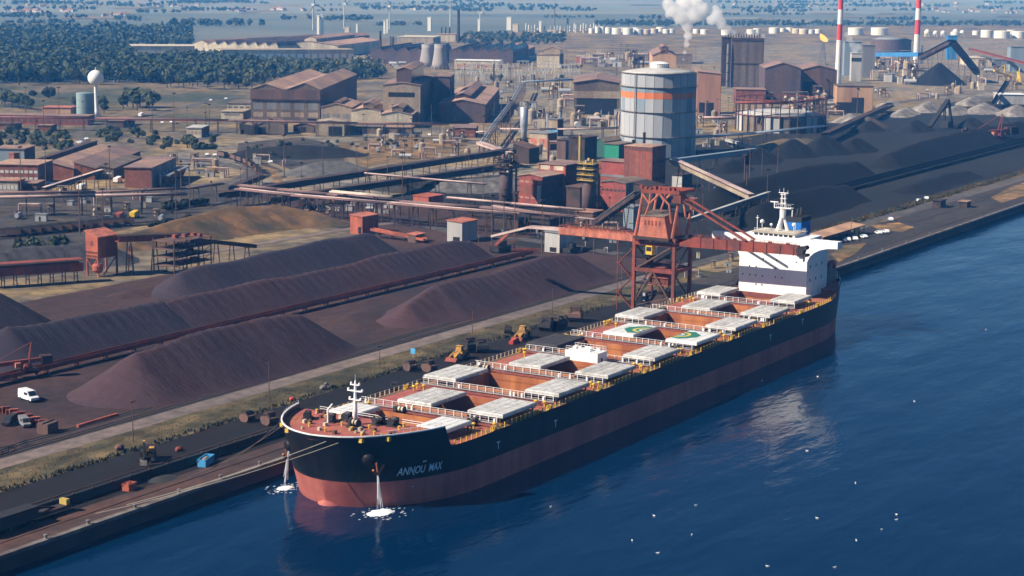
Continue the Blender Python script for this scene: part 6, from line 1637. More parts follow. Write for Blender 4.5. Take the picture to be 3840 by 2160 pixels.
hall('sinter_house', 'middle red block with yellow corner column', (1505, 490), 1568, 404, 12, ang=0, wall='red_clad', roof='brown_roof', style='flat', bands=((.55, .62, 'grey_clad', .2),), windows=((.0, .9, 1, 'red_clad'),))
hall('sinter_house', 'brown box house at the foot of the process tower', (1446, 563), 1490, 532, 10, ang=0, wall='brown_steel', roof='pink_clad', style='flat')
hall('sinter_house', 'blue-grey slatted cooler beside the unloader', (1567, 590), 1592, 520, 8, ang=0, wall='holder_blue', roof='grey_clad', style='flat', windows=tuple((k / 14, k / 14 + .03, 1, 'grey_clad') for k in range(1, 14)))
hall('green_shed', 'bright green clad shed behind the sinter plant', (1520, 398), 1556, 362, 20, ang=0, wall='green_clad', roof='tan_dark', style='flat', side='green_dark')
hall('green_shed', 'dark green shed left of the bright green one', (1494, 394), 1520, 356, 24, ang=0, wall='green_dark', roof='tan_dark', rise=2)
hall('works_shed', 'olive-roofed red shed behind the green ones', (1465, 392), 1496, 366, 26, ang=0, wall='red_clad', roof='tan_dark', style='mono', rise=1.5)
hall('works_shed', 'beige box beside the silver column', (1330, 375), 1377, 334, 12, ang=0, wall='tan_clad', roof='grey_clad', style='flat', side='dark_steel', windows=((.2, .7, 2, 'crane_pink'),))
hall('works_shed', 'small tower with blue stripes between two silver stacks', (1379, 342), 1402, 300, 8, ang=0, wall='tan_clad', roof='grey_clad', style='flat', side='dark_steel', bands=((.25, .38, 'sky_blue', .1), (.02, .14, 'sky_blue', .1)))
hall('works_shed', 'dark shed with roof conveyor behind the sinter house', (1430, 420), 1470, 345, 15, ang=0, wall='dark_steel', roof='dark_steel', style='flat')
hall('dark_hall', 'brown hall with wide dark gateway left of the gas holder', (1443, 288), 1558, 208, 85, wall='tan_dark', roof='brown_roof', rise=3, over=1, doors=((.06, .94, 13.5),), bands=((.52, .74, 'tan_clad', .4),))
hall('mill', 'tan and brown mill behind the gas holder roof', (1640, 205), 1700, 140, 120, wall='orange_clad', roof='brown_roof', rise=6, monitor=(.35, .65, .0, .6, 9, 'brown_steel', 'brown_roof'))
hall('mill', 'orange-brown mill just right of the gas holder', (1752, 292), 1811, 186, 40, wall='pink_clad', roof='rust_roof', style='mono', rise=2, side='dark_steel', doors=((.1, .34, 11), (.4, .72, 11)))
_ck = hall('mill', 'blue-grey coke block with steam on its roof', (1838, 220), 1918, 97, 18, wall='purple_clad', roof='dark_steel', style='flat', side='tan_dark', windows=((.02, .98, 4, 'tan_dark'),), bands=((.48, .5, 'dark_steel', .5), (.96, 1.0, 'dark_steel', .6)))
COKE_H = _ck['_h']
hall('mill', 'dark pipe bay left of the coke block', (1814, 218), 1838, 95, 16, wall='dark_steel', roof='dark_steel', style='flat')
hall('mill', 'brown mill with shallow gable below the flare', (1922, 258), 2012, 172, 60, wall='purple_clad', roof='brown_roof', rise=5, side='brown_steel')
hall('mill', 'brown mill with shallow gable next to the striped chimney', (2012, 254), 2102, 176, 60, wall='brown_steel', roof='brown_roof', rise=4, side='brown_steel', doors=((.06, .4, 18),))
hall('mill', 'low red mill under the red pipes', (1850, 262), 1925, 225, 30, wall='brick', roof='brown_roof', style='flat')
hall('mill', 'pale orange shed with dark gateway right of the round tank', (2103, 284), 2194, 216, 22, wall='orange_clad', roof='tan_dark', style='flat', side='brown_steel', doors=((.0, .42, 9), (.42, .76, 13)))
hall('bunker', 'pale grey bunker with steaming top', (2140, 204), 2165, 134, 12, wall='pale_clad', roof='pale_clad', style='flat', side='grey_clad', bands=((.72, .84, 'black_steel', .3),))
hall('bunker', 'blue-grey bunker tower right of the steaming one', (2167, 196), 2199, 114, 14, wall='grey_clad', roof='grey_clad', style='flat')
hall('bunker', 'pale blue bunker behind the steaming one', (2122, 190), 2165, 105, 14, wall='holder_blue', roof='holder_blue', style='flat')
q = G(2356, 212); pile('coal_heap', 'steep dark coal heap under the sloping belts', [(q.x - 8, q.y, 20), (q.x + 6, q.y, 24), (q.x + 20, q.y, 17)], 'coal_floor', slope=.8, res=2.0, bumps=0, streak=1.0, seed=95, group='coal heaps')
hall('coal_tower', 'blue head house on top of the sloping belts', (2382, 150), 2406, 108, 12, wall='blue_clad', roof='blue_clad', style='flat', h=33)
hall('white_shed', 'low white shed on the pale stone banks', (2512, 262), 2580, 238, 24, wall='pale_clad', roof='white_paint', style='flat')
hall('white_shed', 'long cream warehouse below the far spheres', (2436, 166), 2495, 146, 60, wall='cream', roof='tank_cream', style='flat')
hall('white_shed', 'long grey warehouse right of the cream one', (2500, 164), 2570, 150, 50, wall='grey_clad', roof='grey_clad', style='flat')
hall('bunker', 'blue-grey tower at the right edge behind the pink belt', (2540, 180), 2575, 118, 20, wall='holder_blue', roof='grey_clad', style='flat')
# far rolling mills
hall('rolling_mill', 'long cream warehouse at the far left behind the wood', (274, 133), 470, 115, 60, wall='cream', roof='tank_cream', style='flat', w=330, ang=45, h=9)
hall('rolling_mill', 'bright gable end of the far rolling mill', (490, 138), 522, 108, 420, wall='cream', roof='brown_roof', rise=4, ang=5)
hall('rolling_mill', 'long rolling mill with pink-brown sawtooth roofs', (522, 140), 700, 112, 300, wall='cream', roof='pipe_pale', style='saw', rise=5, ang=12)
hall('rolling_mill', 'low cream front hall of the rolling mill with white gates', (560, 150), 756, 138, 40, wall='cream', roof='tan_clad', style='flat', ang=50, windows=((.1, .6, 18, 'white_paint'),), w=170, h=12)
hall('rolling_mill', 'brown-roofed mill hall behind the sawtooth roofs', (700, 140), 850, 112, 220, wall='cream', roof='rust_roof', rise=5, ang=20, monitor=(.4, .6, .05, .9, 8, 'cream', 'rust_roof'))
hall('rolling_mill', 'cream office block below the twin white towers', (772, 110), 838, 92, 40, wall='cream', roof='brown_roof', style='flat', ang=20, windows=((.3, .6, 8, 'tan_clad'),))
hall('rolling_mill', 'brown mill hall left of the cooling towers', (930, 160), 1062, 128, 160, wall='purple_clad', roof='rust_roof', style='saw', rise=5, ang=20)
hall('rolling_mill', 'long purple mill hall behind the cooling towers', (1130, 158), 1290, 128, 200, wall='purple_clad', roof='rust_roof', style='saw', rise=5, ang=25)
hall('rolling_mill', 'cream block with stacks above the cooling towers', (1098, 104), 1146, 86, 40, wall='cream', roof='rust_roof', style='flat', ang=25)
hall('rolling_mill', 'long flat mill with cream roof left of the stacks', (1000, 112), 1090, 93, 80, wall='tan_clad', roof='tank_cream', style='flat', ang=25)
hall('white_shed', 'long white warehouse right of the cooling towers', (1143, 172), 1256, 152, 30, wall='cream', roof='white_paint', style='flat', ang=25, windows=((.1, .5, 20, 'crane_pink'),))
hall('rolling_mill', 'cream cube hall with raised roof in the background', (1350, 170), 1407, 138, 60, wall='cream', roof='brown_roof', style='flat', side='purple_clad', ang=25, monitor=(.3, 1.0, .1, .7, 6, 'tan_clad', 'rust_roof'))
hall('rolling_mill', 'pale-roofed mill behind the cream cube hall', (1240, 140), 1330, 122, 90, wall='purple_clad', roof='rust_roof', rise=5, ang=25)
hall('rolling_mill', 'small pink cube left of the far gas works', (1450, 160), 1468, 142, 18, wall='crane_pink', roof='pale_clad', style='flat', ang=25)
hall('rolling_mill', 'brown hall behind the steam plume', (1700, 160), 1740, 136, 40, wall='tan_dark', roof='brown_roof', style='flat', ang=25)

hall('annex', 'small dark shed left on the quay clearing', (2345, 522), 2366, 513, 8, ang=0, wall='dark_steel', roof='dark_steel', style='flat', h=3.5)
hall('annex', 'small dark shed right on the quay clearing', (2412, 522), 2432, 513, 6, ang=0, wall='dark_steel', roof='brown_roof', style='flat', h=3)

hall('dark_shed', 'dark shed under the pipe rack left of the tail conveyor', (1238, 580), 1302, 545, 18, ang=0, wall='dark_steel', roof='black_steel', style='flat', side='dark_steel')
hall('dark_shed', 'dark shed with brown pipes behind the tail conveyor', (1322, 582), 1382, 548, 14, ang=0, wall='black_steel', roof='dark_steel', style='flat', side='dark_steel', bands=((.4, .5, 'brown_steel', .3),))
hall('dark_shed', 'dark ore bunker between the two process towers', (1424, 530), 1458, 470, 16, ang=0, wall='dark_steel', roof='brown_steel', style='flat', side='black_steel')
hall('dark_shed', 'dark screening house right of the lower red block', (1592, 545), 1640, 470, 14, ang=0, wall='dark_steel', roof='dark_steel', style='mono', rise=2, side='black_steel')
hall('dark_shed', 'dark low belt house behind the unloader tower', (1690, 470), 1715, 440, 12, ang=0, wall='pale_clad', roof='dark_steel', style='flat', side='dark_steel')
hall('works_shed', 'dark furnace shed beside the silver column', (1290, 410), 1330, 372, 12, ang=0, wall='dark_steel', roof='brown_steel', style='mono', rise=3, side='black_steel')
hall('works_shed', 'rusty stove house left of the green sheds', (1400, 400), 1440, 352, 14, ang=0, wall='brown_steel', roof='dark_steel', style='flat', side='dark_steel')
# ------------------------------------------------------------------ gas holder
p = G(1653, 398)
dv = Vector((p.x - CAM.x, p.y - CAM.y, 0)).normalized()
RG = 23.6
gc = p + dv * RG
gh = thing('gas_holder', 'great grey and blue gas holder with an orange band in the centre', 'gas holder', gc)
HG, NF = 52.0, 26
def zpx(v):      # height on the front face that appears at picture row v
    return height_to(p, v)
zo0, zo1 = zpx(250), zpx(234)
zs = [0, zpx(347), zpx(284), zo0, zo1, zpx(221), HG]
for i in range(NF):
    a0, a1 = 2 * math.pi * i / NF + .1, 2 * math.pi * (i + 1) / NF + .1
    for j in range(6):
        z0, z1 = zs[j] + .03, zs[j + 1] - .03
        rr = RG + (.03 if j == 3 else 0)
        e = .006
        V = []
        for r_ in (rr - .3, rr):
            for a_, z in ((a0 + e, z0), (a1 - e, z0), (a1 - e, z1), (a0 + e, z1)): V.append((r_ * math.cos(a_), r_ * math.sin(a_), z))
        mt = 'holder_orange' if j == 3 else ('holder_blue' if (j in (0, 2) and i % 3 == 0) or j == 4 else 'holder_grey')
        MB().add(V, [(0, 3, 2, 1), (4, 5, 6, 7), (0, 1, 5, 4), (1, 2, 6, 5), (2, 3, 7, 6), (3, 0, 4, 7)]).build('shell_panel', mt, gh)
MB().lathe((0, 0, 0), [(RG - .35, 0), (RG - .35, HG)], 44).build('shell_core', 'dark_steel', gh)
for i in range(NF):
    a0 = 2 * math.pi * i / NF + .1
    MB().beam((RG * math.cos(a0), RG * math.sin(a0), 0), (RG * math.cos(a0), RG * math.sin(a0), HG), .14).build('stanchion', 'grey_clad', gh)
for z in (zpx(347), zpx(284), zpx(221), HG):
    q = MB()
    V = []
    for k in range(44):
        a_ = 2 * math.pi * k / 44
        for r_, zz in ((RG, z - .25), (RG + .8, z - .2), (RG + .8, z), (RG, z)): V.append((r_ * math.cos(a_), r_ * math.sin(a_), zz))
    q.add(V, [(k * 4 + j, k * 4 + (j + 1) % 4, ((k + 1) % 44) * 4 + (j + 1) % 4, ((k + 1) % 44) * 4 + j) for k in range(44) for j in range(4)])
    o = q.build('walkway_ring', 'tan_dark', gh)
    q = MB()
    for k in range(44):
        a_, b_ = 2 * math.pi * k / 44, 2 * math.pi * (k + 1) / 44
        A_ = ((RG + 1.1) * math.cos(a_), (RG + 1.1) * math.sin(a_)); B_ = ((RG + 1.1) * math.cos(b_), (RG + 1.1) * math.sin(b_))
        q.beam((*A_, z), (*A_, z + 1.1), .08).beam((*A_, z + 1.1), (*B_, z + 1.1), .08)
    q.build('railing', 'tan_clad', o)
MB().lathe((0, 0, HG), [(RG + .2, 0), (RG * .8, 1.2), (RG * .5, 2.3), (RG * .2, 2.9), (.1, 3.0)], 44).build('roof', 'pale_clad', gh, False, True)
MB().lathe((0, 0, HG + 2.4), [(6, 0), (6, 3.0), (6.3, 3.1), (4, 4.1), (.1, 4.4)], 20).build('roof_lantern', 'white_paint', gh)
m = MB()
for k in range(24): a_ = 2 * math.pi * k / 24; m.tube((6.0 * math.cos(a_), 6.0 * math.sin(a_), HG + 2.6), (6.0 * math.cos(a_), 6.0 * math.sin(a_), HG + 5.4), .12, n=4)
m.build('lantern_rib', 'grey_clad', gh)
ad = math.atan2(-dv.y, -dv.x) - .65
MB().beam(((RG + .9) * math.cos(ad), (RG + .9) * math.sin(ad), 0), ((RG + .9) * math.cos(ad), (RG + .9) * math.sin(ad), HG), .5).build('ladder', 'grey_clad', gh)
MB().tube(((RG + 2.6) * math.cos(ad + 1.75), (RG + 2.6) * math.sin(ad + 1.75), 0), ((RG + 2.6) * math.cos(ad + 1.75), (RG + 2.6) * math.sin(ad + 1.75), 20), .5, n=8).build('vent_pipe', 'pipe_silver', gh)

# ------------------------------------------------------------------ towers, stacks, tanks
def stack(name, label, base, vtop, r0, r1, mat, bands=None, cat='chimney', h=None, n=14, cap=True, group=None):
    q = G(*base)
    h = h or height_to(q, vtop)
    t = thing(name, label, cat, q, 0, group)
    if bands:
        for (z0, z1, mt) in bands:
            ra, rb = lerp(r0, r1, z0 / h), lerp(r0, r1, z1 / h)
            MB().lathe((0, 0, 0), [(ra, z0), (rb, z1)], n).build('shaft', mt, t, False)
    else: MB().lathe((0, 0, 0), [(r0, 0), (r1, h)], n).build('shaft', mat, t)
    if cap: MB().lathe((0, 0, h - .6), [(r1 * 1.12, 0), (r1 * 1.12, .5), (r1 * .8, .6)], n).build('rim', 'dark_steel', t)
    return t
stack('striped_chimney', 'tall red and white striped chimney nearer the coke block', (2107, 210), 0, 3.3, 2.3, None, [(0, 46, 'chimney_white'), (46, 62.5, 'chimney_red'), (62.5, 78, 'chimney_white'), (78, 95, 'chimney_red'), (95, 112, 'chimney_white')], h=112)
q = G(2304, 160); k_ = lambda v: height_to(q, v)
stack('striped_chimney', 'tall red and white striped chimney at the blue belt gallery', (2304, 160), 0, 4.0, 3.0, None, [(0, k_(86), 'chimney_white'), (k_(86), k_(50), 'chimney_red'), (k_(50), k_(21), 'chimney_white'), (k_(21), k_(21) + 19, 'chimney_red'), (k_(21) + 19, k_(21) + 38, 'chimney_white')], h=k_(21) + 38)
stack('silver_pipe_stack', 'thin white stack beside the right striped chimney', (2318, 160), 115, 1.6, 1.4, 'chimney_white')
stack('thin_stack', 'thin white stack below the right striped chimney', (2300, 205), 152, 1.3, 1.1, 'chimney_white')
stack('black_stack', 'thin black stack left on the tallest red block', (1590, 500), 352, .95, .8, 'black_steel')
stack('black_stack', 'taller thin black stack right on the tallest red block', (1617, 500), 333, .85, .7, 'black_steel')
stack('thin_stack', 'thin red stack behind the sinter house', (1378, 450), 344, .8, .6, 'rust_red')
stack('thin_stack', 'yellow vent pipe above the process tower', (1458, 440), 338, .8, .8, 'yellow_dull')
stack('thin_stack', 'silver stack left of the blue-striped tower', (1377, 338), 283, .9, .9, 'pipe_silver')
stack('thin_stack', 'silver stack right of the blue-striped tower', (1409, 334), 278, 1.0, 1.0, 'holder_blue')
stack('thin_stack', 'silver stack at the left foot of the gas holder', (1549, 352), 298, .7, .7, 'pipe_silver')
stack('thin_stack', 'thin black stack left of the cooling towers', (957, 152), 78, 1.8, 1.4, 'dark_steel')
stack('thin_stack', 'thin black stack at the far steelworks, rising high', (1153, 108), 23, 2.6, 2.0, 'dark_steel')
for k, u in enumerate((1111, 1121, 1131)): stack('thin_stack', 'short dark stack, %s from left of three on the cream block' % ordn(k), (u, 100), 68, 1.4, 1.2, 'dark_steel', group='three short stacks')
stack('thin_stack', 'dark post stack before the far substation', (1242, 214), 160, .9, .8, 'dark_steel')
stack('thin_stack', 'far thin stack above the tank farm', (1394, 80), 18, 1.6, 1.2, 'grey_clad')
for k, u in enumerate((982, 989)): stack('thin_stack', 'short stack %s of two on the mill hall' % ('left' if k == 0 else 'right'), (u, 142), 92, 1.6, 1.4, 'tan_dark', group='two short mill stacks')
# silver column on legs
q = G(1317, 405); h0 = height_to(q, 345); h1 = height_to(q, 270)
t = thing('silver_column', 'silver flue column on dark splayed legs', 'column', q)
for k in range(4):
    a_ = k * math.pi / 2 + .4; MB().beam((5 * math.cos(a_), 5 * math.sin(a_), 0), (1.6 * math.cos(a_), 1.6 * math.sin(a_), h0), .8).build('leg', 'dark_steel', t)
MB().lathe((0, 0, 0), [(1.9, h0 - 6), (1.9, h0 + 4), (2.5, h0 + 7), (2.6, h1), (2.0, h1 + .3)], 16).build('shaft', 'pipe_silver', t, False, True)
MB().box(-2.9, 2.9, -2.9, 2.9, h0 - 1, h0 - .6).build('platform', 'dark_steel', t)
# process towers of the sinter plant
def process_tower(label, base, vshaft, vtop, r_, mat, topmat):
    q = G(*base); t = thing('process_tower', label, 'tower', q)
    hs, ht = height_to(q, vshaft), height_to(q, vtop)
    MB().lathe((0, 0, 0), [(r_, 0), (r_, hs), (r_ * .8, hs + 1)], 18).build('shaft', mat, t, False, True)
    rs = random.Random(int(base[0]))
    for k in range(4):
        z = hs + (ht - hs) * k / 4
        MB().box(-r_ * 1.35, r_ * 1.35, -r_ * 1.35, r_ * 1.35, z, z + .25).build('platform', topmat, t)
        mm = MB()
        for s in (-1, 1):
            mm.beam((-r_ * 1.3, s * r_ * 1.3, z + 1.1), (r_ * 1.3, s * r_ * 1.3, z + 1.1), .1).beam((s * r_ * 1.3, -r_ * 1.3, z + 1.1), (s * r_ * 1.3, r_ * 1.3, z + 1.1), .1)
            for j in range(5): mm.beam((-r_ * 1.3 + j * r_ * .65, s * r_ * 1.3, z), (-r_ * 1.3 + j * r_ * .65, s * r_ * 1.3, z + 1.1), .08)
        mm.build('railing', topmat, t)
        for j in range(5):
            x, y = rs.uniform(-r_, r_ * .5), rs.uniform(-r_, r_ * .5); g_ = rs.uniform(.5, 1.2)
            MB().box(x, x + g_, y, y + g_, z + .25, z + rs.uniform(1.2, 2.6)).build('equipment', rs.choice([topmat, 'dark_steel', 'pale_clad', 'pipe_brown', 'red_clad']), t)
    for s in ((-1, -1), (1, -1), (1, 1), (-1, 1)): MB().beam((s[0] * r_ * 1.2, s[1] * r_ * 1.2, hs - 1), (s[0] * r_ * .7, s[1] * r_ * .7, ht), .3).build('column', 'dark_steel', t)
    MB().path([(r_ + .8, -r_, 0), (r_ + .8, -r_, hs + 2), (0, -r_, hs + 4)], .5, 8).build('duct', 'rust_red', t)
    m = MB()
    for k in range(int(hs / 3)): m.box(r_ * .9, r_ * 1.5, -r_ * 1.6, -r_ * .8, 2 + k * 3, 2.2 + k * 3)
    m.build('ladder_landing', 'rust_red', t)
process_tower('dark process tower left of the sinter house', (1272, 524), 432, 388, 3.3, 'purple_clad', 'dark_steel')
process_tower('process tower crowned by yellow platforms', (1480, 545), 453, 398, 3.2, 'purple_clad', 'yellow_dull')
# water tower and teal tank
q = G(243, 293); t = thing('water_tower', 'white ball-shaped water tower at left', 'water tower', q)
ht = height_to(q, 196)
MB().lathe((0, 0, 0), [(4.0, 0), (2.0, 4), (1.5, 10), (1.4, ht - 5), (2.2, ht - 3)], 16).build('stem', 'white_paint', t, False, True)
MB().ball((0, 0, ht), 6.0, 24, 16).build('tank', 'white_paint', t, False, True)
MB().tube((0, 0, ht + 5.9), (0, 0, ht + 8), .3, n=6).build('vent', 'white_paint', t)
q = G(216, 306); t = thing('water_tank', 'teal cylindrical tank beside the water tower', 'tank', q); ht = height_to(q, 234)
MB().lathe((0, 0, 0), [(6.6, 0), (6.6, ht), (6.2, ht + .3)], 28).build('shell', 'teal_tank', t, False, False)
MB().lathe((0, 0, ht + .1), [(6.5, 0), (.2, .9)], 28).build('roof', 'teal_tank', t)
m = MB()
for k in range(3): m.lathe((0, 0, ht * (.25 + .25 * k)), [(6.62, 0), (6.72, .1), (6.62, .3)], 28)
m.build('hoop', 'grey_clad', t)
# cooling towers
for k, (u, v, vt) in enumerate(((1075, 168, 111), (1107, 174, 111))):
    q = G(u, v); t = thing('cooling_tower', 'grey cooling tower, %s of the two' % ('left' if k == 0 else 'right'), 'cooling tower', q, 0, 'pair of cooling towers'); ht = height_to(q, vt)
    MB().lathe((0, 0, 0), [(10.5, 0), (9.2, ht * .25), (7.7, ht * .55), (6.9, ht * .8), (7.0, ht), (6.5, ht), (6.4, ht * .8)], 28).build('shell', 'cooling', t, False, True)
    MB().lathe((0, 0, ht - .8), [(7.15, 0), (7.25, .5), (7.1, .9)], 28).build('rim', 'cooling', t)
    m = MB()
    for j in range(14): a_ = j * math.pi / 7; m.beam((11.2 * math.cos(a_), 11.2 * math.sin(a_), 0), (10.2 * math.cos(a_), 10.2 * math.sin(a_), 4), .5)
    m.build('strut', 'cooling', t)
# round low tank in a guide frame
q = G(1962, 336)
dv2 = Vector((q.x - CAM.x, q.y - CAM.y, 0)).normalized(); s_ = PX(q)[2]; rr = 113 / s_
c = q + dv2 * rr
t = thing('round_tank', 'wide low round tank inside a frame of dark red posts', 'tank', c); ht = height_to(q, 294)
for i in range(32):
    a0, a1 = 2 * math.pi * i / 32, 2 * math.pi * (i + 1) / 32
    MB().add([(r_ * math.cos(a_), r_ * math.sin(a_), z) for r_ in (rr - .4, rr) for a_, z in ((a0 + .01, 0), (a1 - .01, 0), (a1 - .01, ht), (a0 + .01, ht))], [(0, 3, 2, 1), (4, 5, 6, 7), (0, 1, 5, 4), (1, 2, 6, 5), (2, 3, 7, 6), (3, 0, 4, 7)]).build('shell_panel', 'pale_clad' if i % 5 in (1, 2) else 'tan_dark', t)
    MB().beam((rr * 1.02 * math.cos(a0), rr * 1.02 * math.sin(a0), 0), (rr * 1.02 * math.cos(a0), rr * 1.02 * math.sin(a0), ht + 12), .6).build('guide_post', 'dark_steel', t)
MB().lathe((0, 0, ht), [(rr - .2, 0), (rr * .6, 2.4), (.2, 3.2)], 40).build('roof', 'pale_clad', t, False, True)
MB().lathe((0, 0, 0), [(rr - .45, 0), (rr - .45, ht)], 32).build('core', 'dark_steel', t)
for z in (ht, ht + 11.6):
    mm = MB()
    for i in range(32):
        a0, a1 = 2 * math.pi * i / 32, 2 * math.pi * (i + 1) / 32
        mm.beam((rr * 1.02 * math.cos(a0), rr * 1.02 * math.sin(a0), z), (rr * 1.02 * math.cos(a1), rr * 1.02 * math.sin(a1), z), .5)
    mm.build('ring_beam', 'rust_red', t)
pipeway('upper red pipe line before the coke block', [G(1850, 258, 22), G(1990, 258, 22), G(2090, 246, 22)], [(0, 0, 1.0, 'rust_red'), (-2, 0, .6, 'rust_red')], 20)
pipeway('lower red pipe line behind the round tank', [G(1845, 276, 8), G(1960, 272, 8), G(2100, 262, 8)], [(0, 0, .9, 'rust_red'), (-2, 0, .6, 'pipe_pale')], 20)
m_ = thing('coke_riser', 'fat grey riser pipe on the left side of the coke block', 'pipe', G(1829, 220))
MB().lathe((0, 0, 0), [(1.5, 0), (1.5, 38), (1.2, 44)], 10).build('riser', 'grey_clad', m_)
for k in range(4): MB().lathe((0, 0, 6 + k * 9), [(2.0, 0), (2.0, .8)], 10).build('collar', 'dark_steel', m_)
for k in range(14):
    t = stack('roof_pipe', 'short vent pipe on the coke block roof, %s from left' % ordn(k), (1822 + k * 6.6, 218), 90, .5, .5, 'dark_steel', cat='vent pipe', group='vent pipes on the coke block', cap=False, n=6, h=2.5 + k % 3)
    t.location = (t.location[0] + 6, t.location[1] + 3, COKE_H + .3)
# flare
q = G(2068, 172); t = thing('flare_tower', 'lattice flare tower with a burning orange flame', 'flare', q); ht = height_to(q, 106)
for s in ((-1, -1), (1, -1), (1, 1), (-1, 1)): MB().beam((s[0] * 4, s[1] * 4, 0), (s[0] * 1, s[1] * 1, ht), .5).build('leg', 'grey_clad', t)
for k in range(6):
    z, e = ht * (k + .3) / 6, 4 - 3 * (k + .3) / 6
    mm = MB().beam((-e, -e, z), (e, -e, z), .3).beam((-e, e, z), (e, e, z), .3).beam((-e, -e, z), (-e, e, z), .3).beam((e, -e, z), (e, e, z), .3).beam((-e, -e, z), (e * .8, -e * .8, z + ht / 6), .25)
    mm.build('lattice_ring', 'grey_clad', t)
MB().tube((0, 0, 0), (0, 0, ht + 2), .6, n=8).build('riser', 'grey_clad', t)
fm_ = bpy.data.materials.new('flame'); fm_.use_nodes = True
nt_ = fm_.node_tree; nt_.nodes.clear()
eo = nt_.nodes.new('ShaderNodeEmission'); eo.inputs[0].default_value = (1, .36, .08, 1); eo.inputs[1].default_value = 1.6
oo = nt_.nodes.new('ShaderNodeOutputMaterial'); nt_.links.new(eo.outputs[0], oo.inputs[0])
fl = MB().ball((0, 0, 0), 1, 10, 8, (2.6, 4.2, 4.6))
fl.v = [(x * (1 - .12 * z), y * (1 - .10 * z) + .75 * z + .5 * math.sin(z * 1.7 + x), z * 1.1 + 3.4) for x, y, z in fl.v]
o = MB().add([(x, y, z + ht + 2) for x, y, z in fl.v], fl.f).build('flame', fm_, t, False, True)
# dark round hall behind the blue gallery
q = G(2240, 140); t = thing('round_hall', 'large dark round storage hall behind the blue belt', 'hall', q); s_ = PX(q)[2]; rr = 50 / s_; ht = height_to(q, 92)
MB().lathe((0, 0, 0), [(rr, 0), (rr, ht * .85)], 36).build('wall', 'purple_clad', t); MB().lathe((0, 0, ht * .85), [(rr * 1.01, 0), (rr * .5, ht * .12), (.2, ht * .16)], 36).build('roof', 'grey_clad', t, False, True)
# tank farm
GT = 'white storage tanks in the far tank farm'
tr = random.Random(2)
tk = [(1488, 84, 7, 10), (1503, 83, 6, 12), (1516, 83, 7, 12), (1531, 84, 9, 11), (1551, 86, 12, 12), (1566, 80, 8, 8), (1580, 87, 13, 13), (1600, 80, 10, 8), (1607, 87, 12, 11), (1626, 86, 11, 9), (1646, 84, 10, 9), (1662, 79, 11, 8), (1676, 84, 9, 8), (1690, 83, 8, 8),
      (1752, 84, 9, 8), (1772, 86, 10, 9), (1828, 88, 14, 10), (1890, 86, 12, 9), (1905, 82, 10, 8), (1948, 84, 14, 11), (1968, 80, 9, 7), (1987, 80, 10, 8), (2003, 84, 11, 9), (2022, 86, 12, 10), (2040, 85, 10, 8), (2058, 84, 9, 8), (2153, 88, 20, 14), (2212, 88, 21, 14),
      (2402, 92, 11, 9), (2482, 94, 15, 14), (2520, 96, 20, 14), (2562, 96, 16, 13), (2455, 88, 9, 8), (2545, 86, 12, 8)]
for k, (u, v, rpx, hpx) in enumerate(tk):
    q = G(u, v); s_ = PX(q)[2]
    t = thing('storage_tank', '%s storage tank counted from the left in the far tank farm' % ordn(k), 'tank', q, 0, GT)
    mt = 'tank_cream' if k in (9, 10, 22, 23) else 'tank_white'
    r_, h_ = rpx / s_, hpx / s_ * 1.25
    MB().lathe((0, 0, 0), [(r_, 0), (r_, h_)], 22).build('shell', mt, t)
    MB().lathe((0, 0, h_), [(r_ * 1.01, 0), (r_ * .98, .4), (.3, r_ * .08)], 22).build('roof', 'tank_white', t)
for k, u in enumerate((2332, 2353, 2372, 2403, 2420)):
    q = G(u, 92 if k < 3 else 91); s_ = PX(q)[2]; r_ = (7.2 if k in (0, 3) else 6) / s_
    t = thing('gas_sphere', 'white gas sphere, %s from the left at the far right' % ordn(k), 'gas sphere', q, 0, 'far white gas spheres')
    MB().ball((0, 0, r_ * 1.5), r_, 20, 12).build('sphere', 'tank_white', t, False, True)
    for j in range(8): a_ = j * math.pi / 4; MB().tube((r_ * math.cos(a_), r_ * math.sin(a_), 0), (r_ * .95 * math.cos(a_), r_ * .95 * math.sin(a_), r_ * 1.4), .5, n=5).build('leg', 'tank_white', t)
# white process columns and silos far behind
def slab(label, u, v, vt, wpx, name='silo_tower', mat='tank_white', dd=None):
    q = G(u, v); s_ = PX(q)[2]; w_ = wpx / s_; h_ = height_to(q, vt)
    t = thing(name, label, 'tower', q, R(20))
    MB().box(-w_ / 2, w_ / 2, 0, dd or w_, 0, h_).build('body', mat, t)
    MB().box(-w_ / 2 - .5, w_ / 2 + .5, -.5, (dd or w_) + .5, h_ * .03 + h_, h_ * 1.03 + 1).build('top', mat, t)
    for k in range(3): MB().box(-w_ / 2 + w_ * (.1 + .3 * k), -w_ / 2 + w_ * (.28 + .3 * k), -.12, -.01, h_ * .05, h_ * .95).build('rib', 'tank_cream', t)
slab('left of the twin white towers behind the rolling mill', 804, 90, 41, 6); slab('right of the twin white towers behind the rolling mill', 813, 90, 40, 6)
slab('lone white tower above the cooling towers', 1085, 78, 45, 9); slab('slim white tower right of the dark stack', 1208, 80, 50, 6); slab('broad white tower at the left of the tank farm', 1287, 76, 45, 12)
slab('white tower cluster left member in the far mills', 970, 86, 54, 5); slab('white tower cluster middle member in the far mills', 976, 84, 50, 4); slab('white block with tower far left of the mills', 880, 86, 70, 12, mat='tank_cream'); slab('small white tower left of the mill cluster', 900, 84, 62, 4)
slab('cream block right of the broad white tower', 1304, 80, 62, 14, mat='tank_cream'); slab('slim white tower among the far refinery columns', 1362, 80, 55, 6); slab('white block above the purple mill', 1400, 88, 78, 22, mat='tank_cream'); slab('grey tower among the refinery columns', 1430, 80, 42, 5, mat='holder_blue')
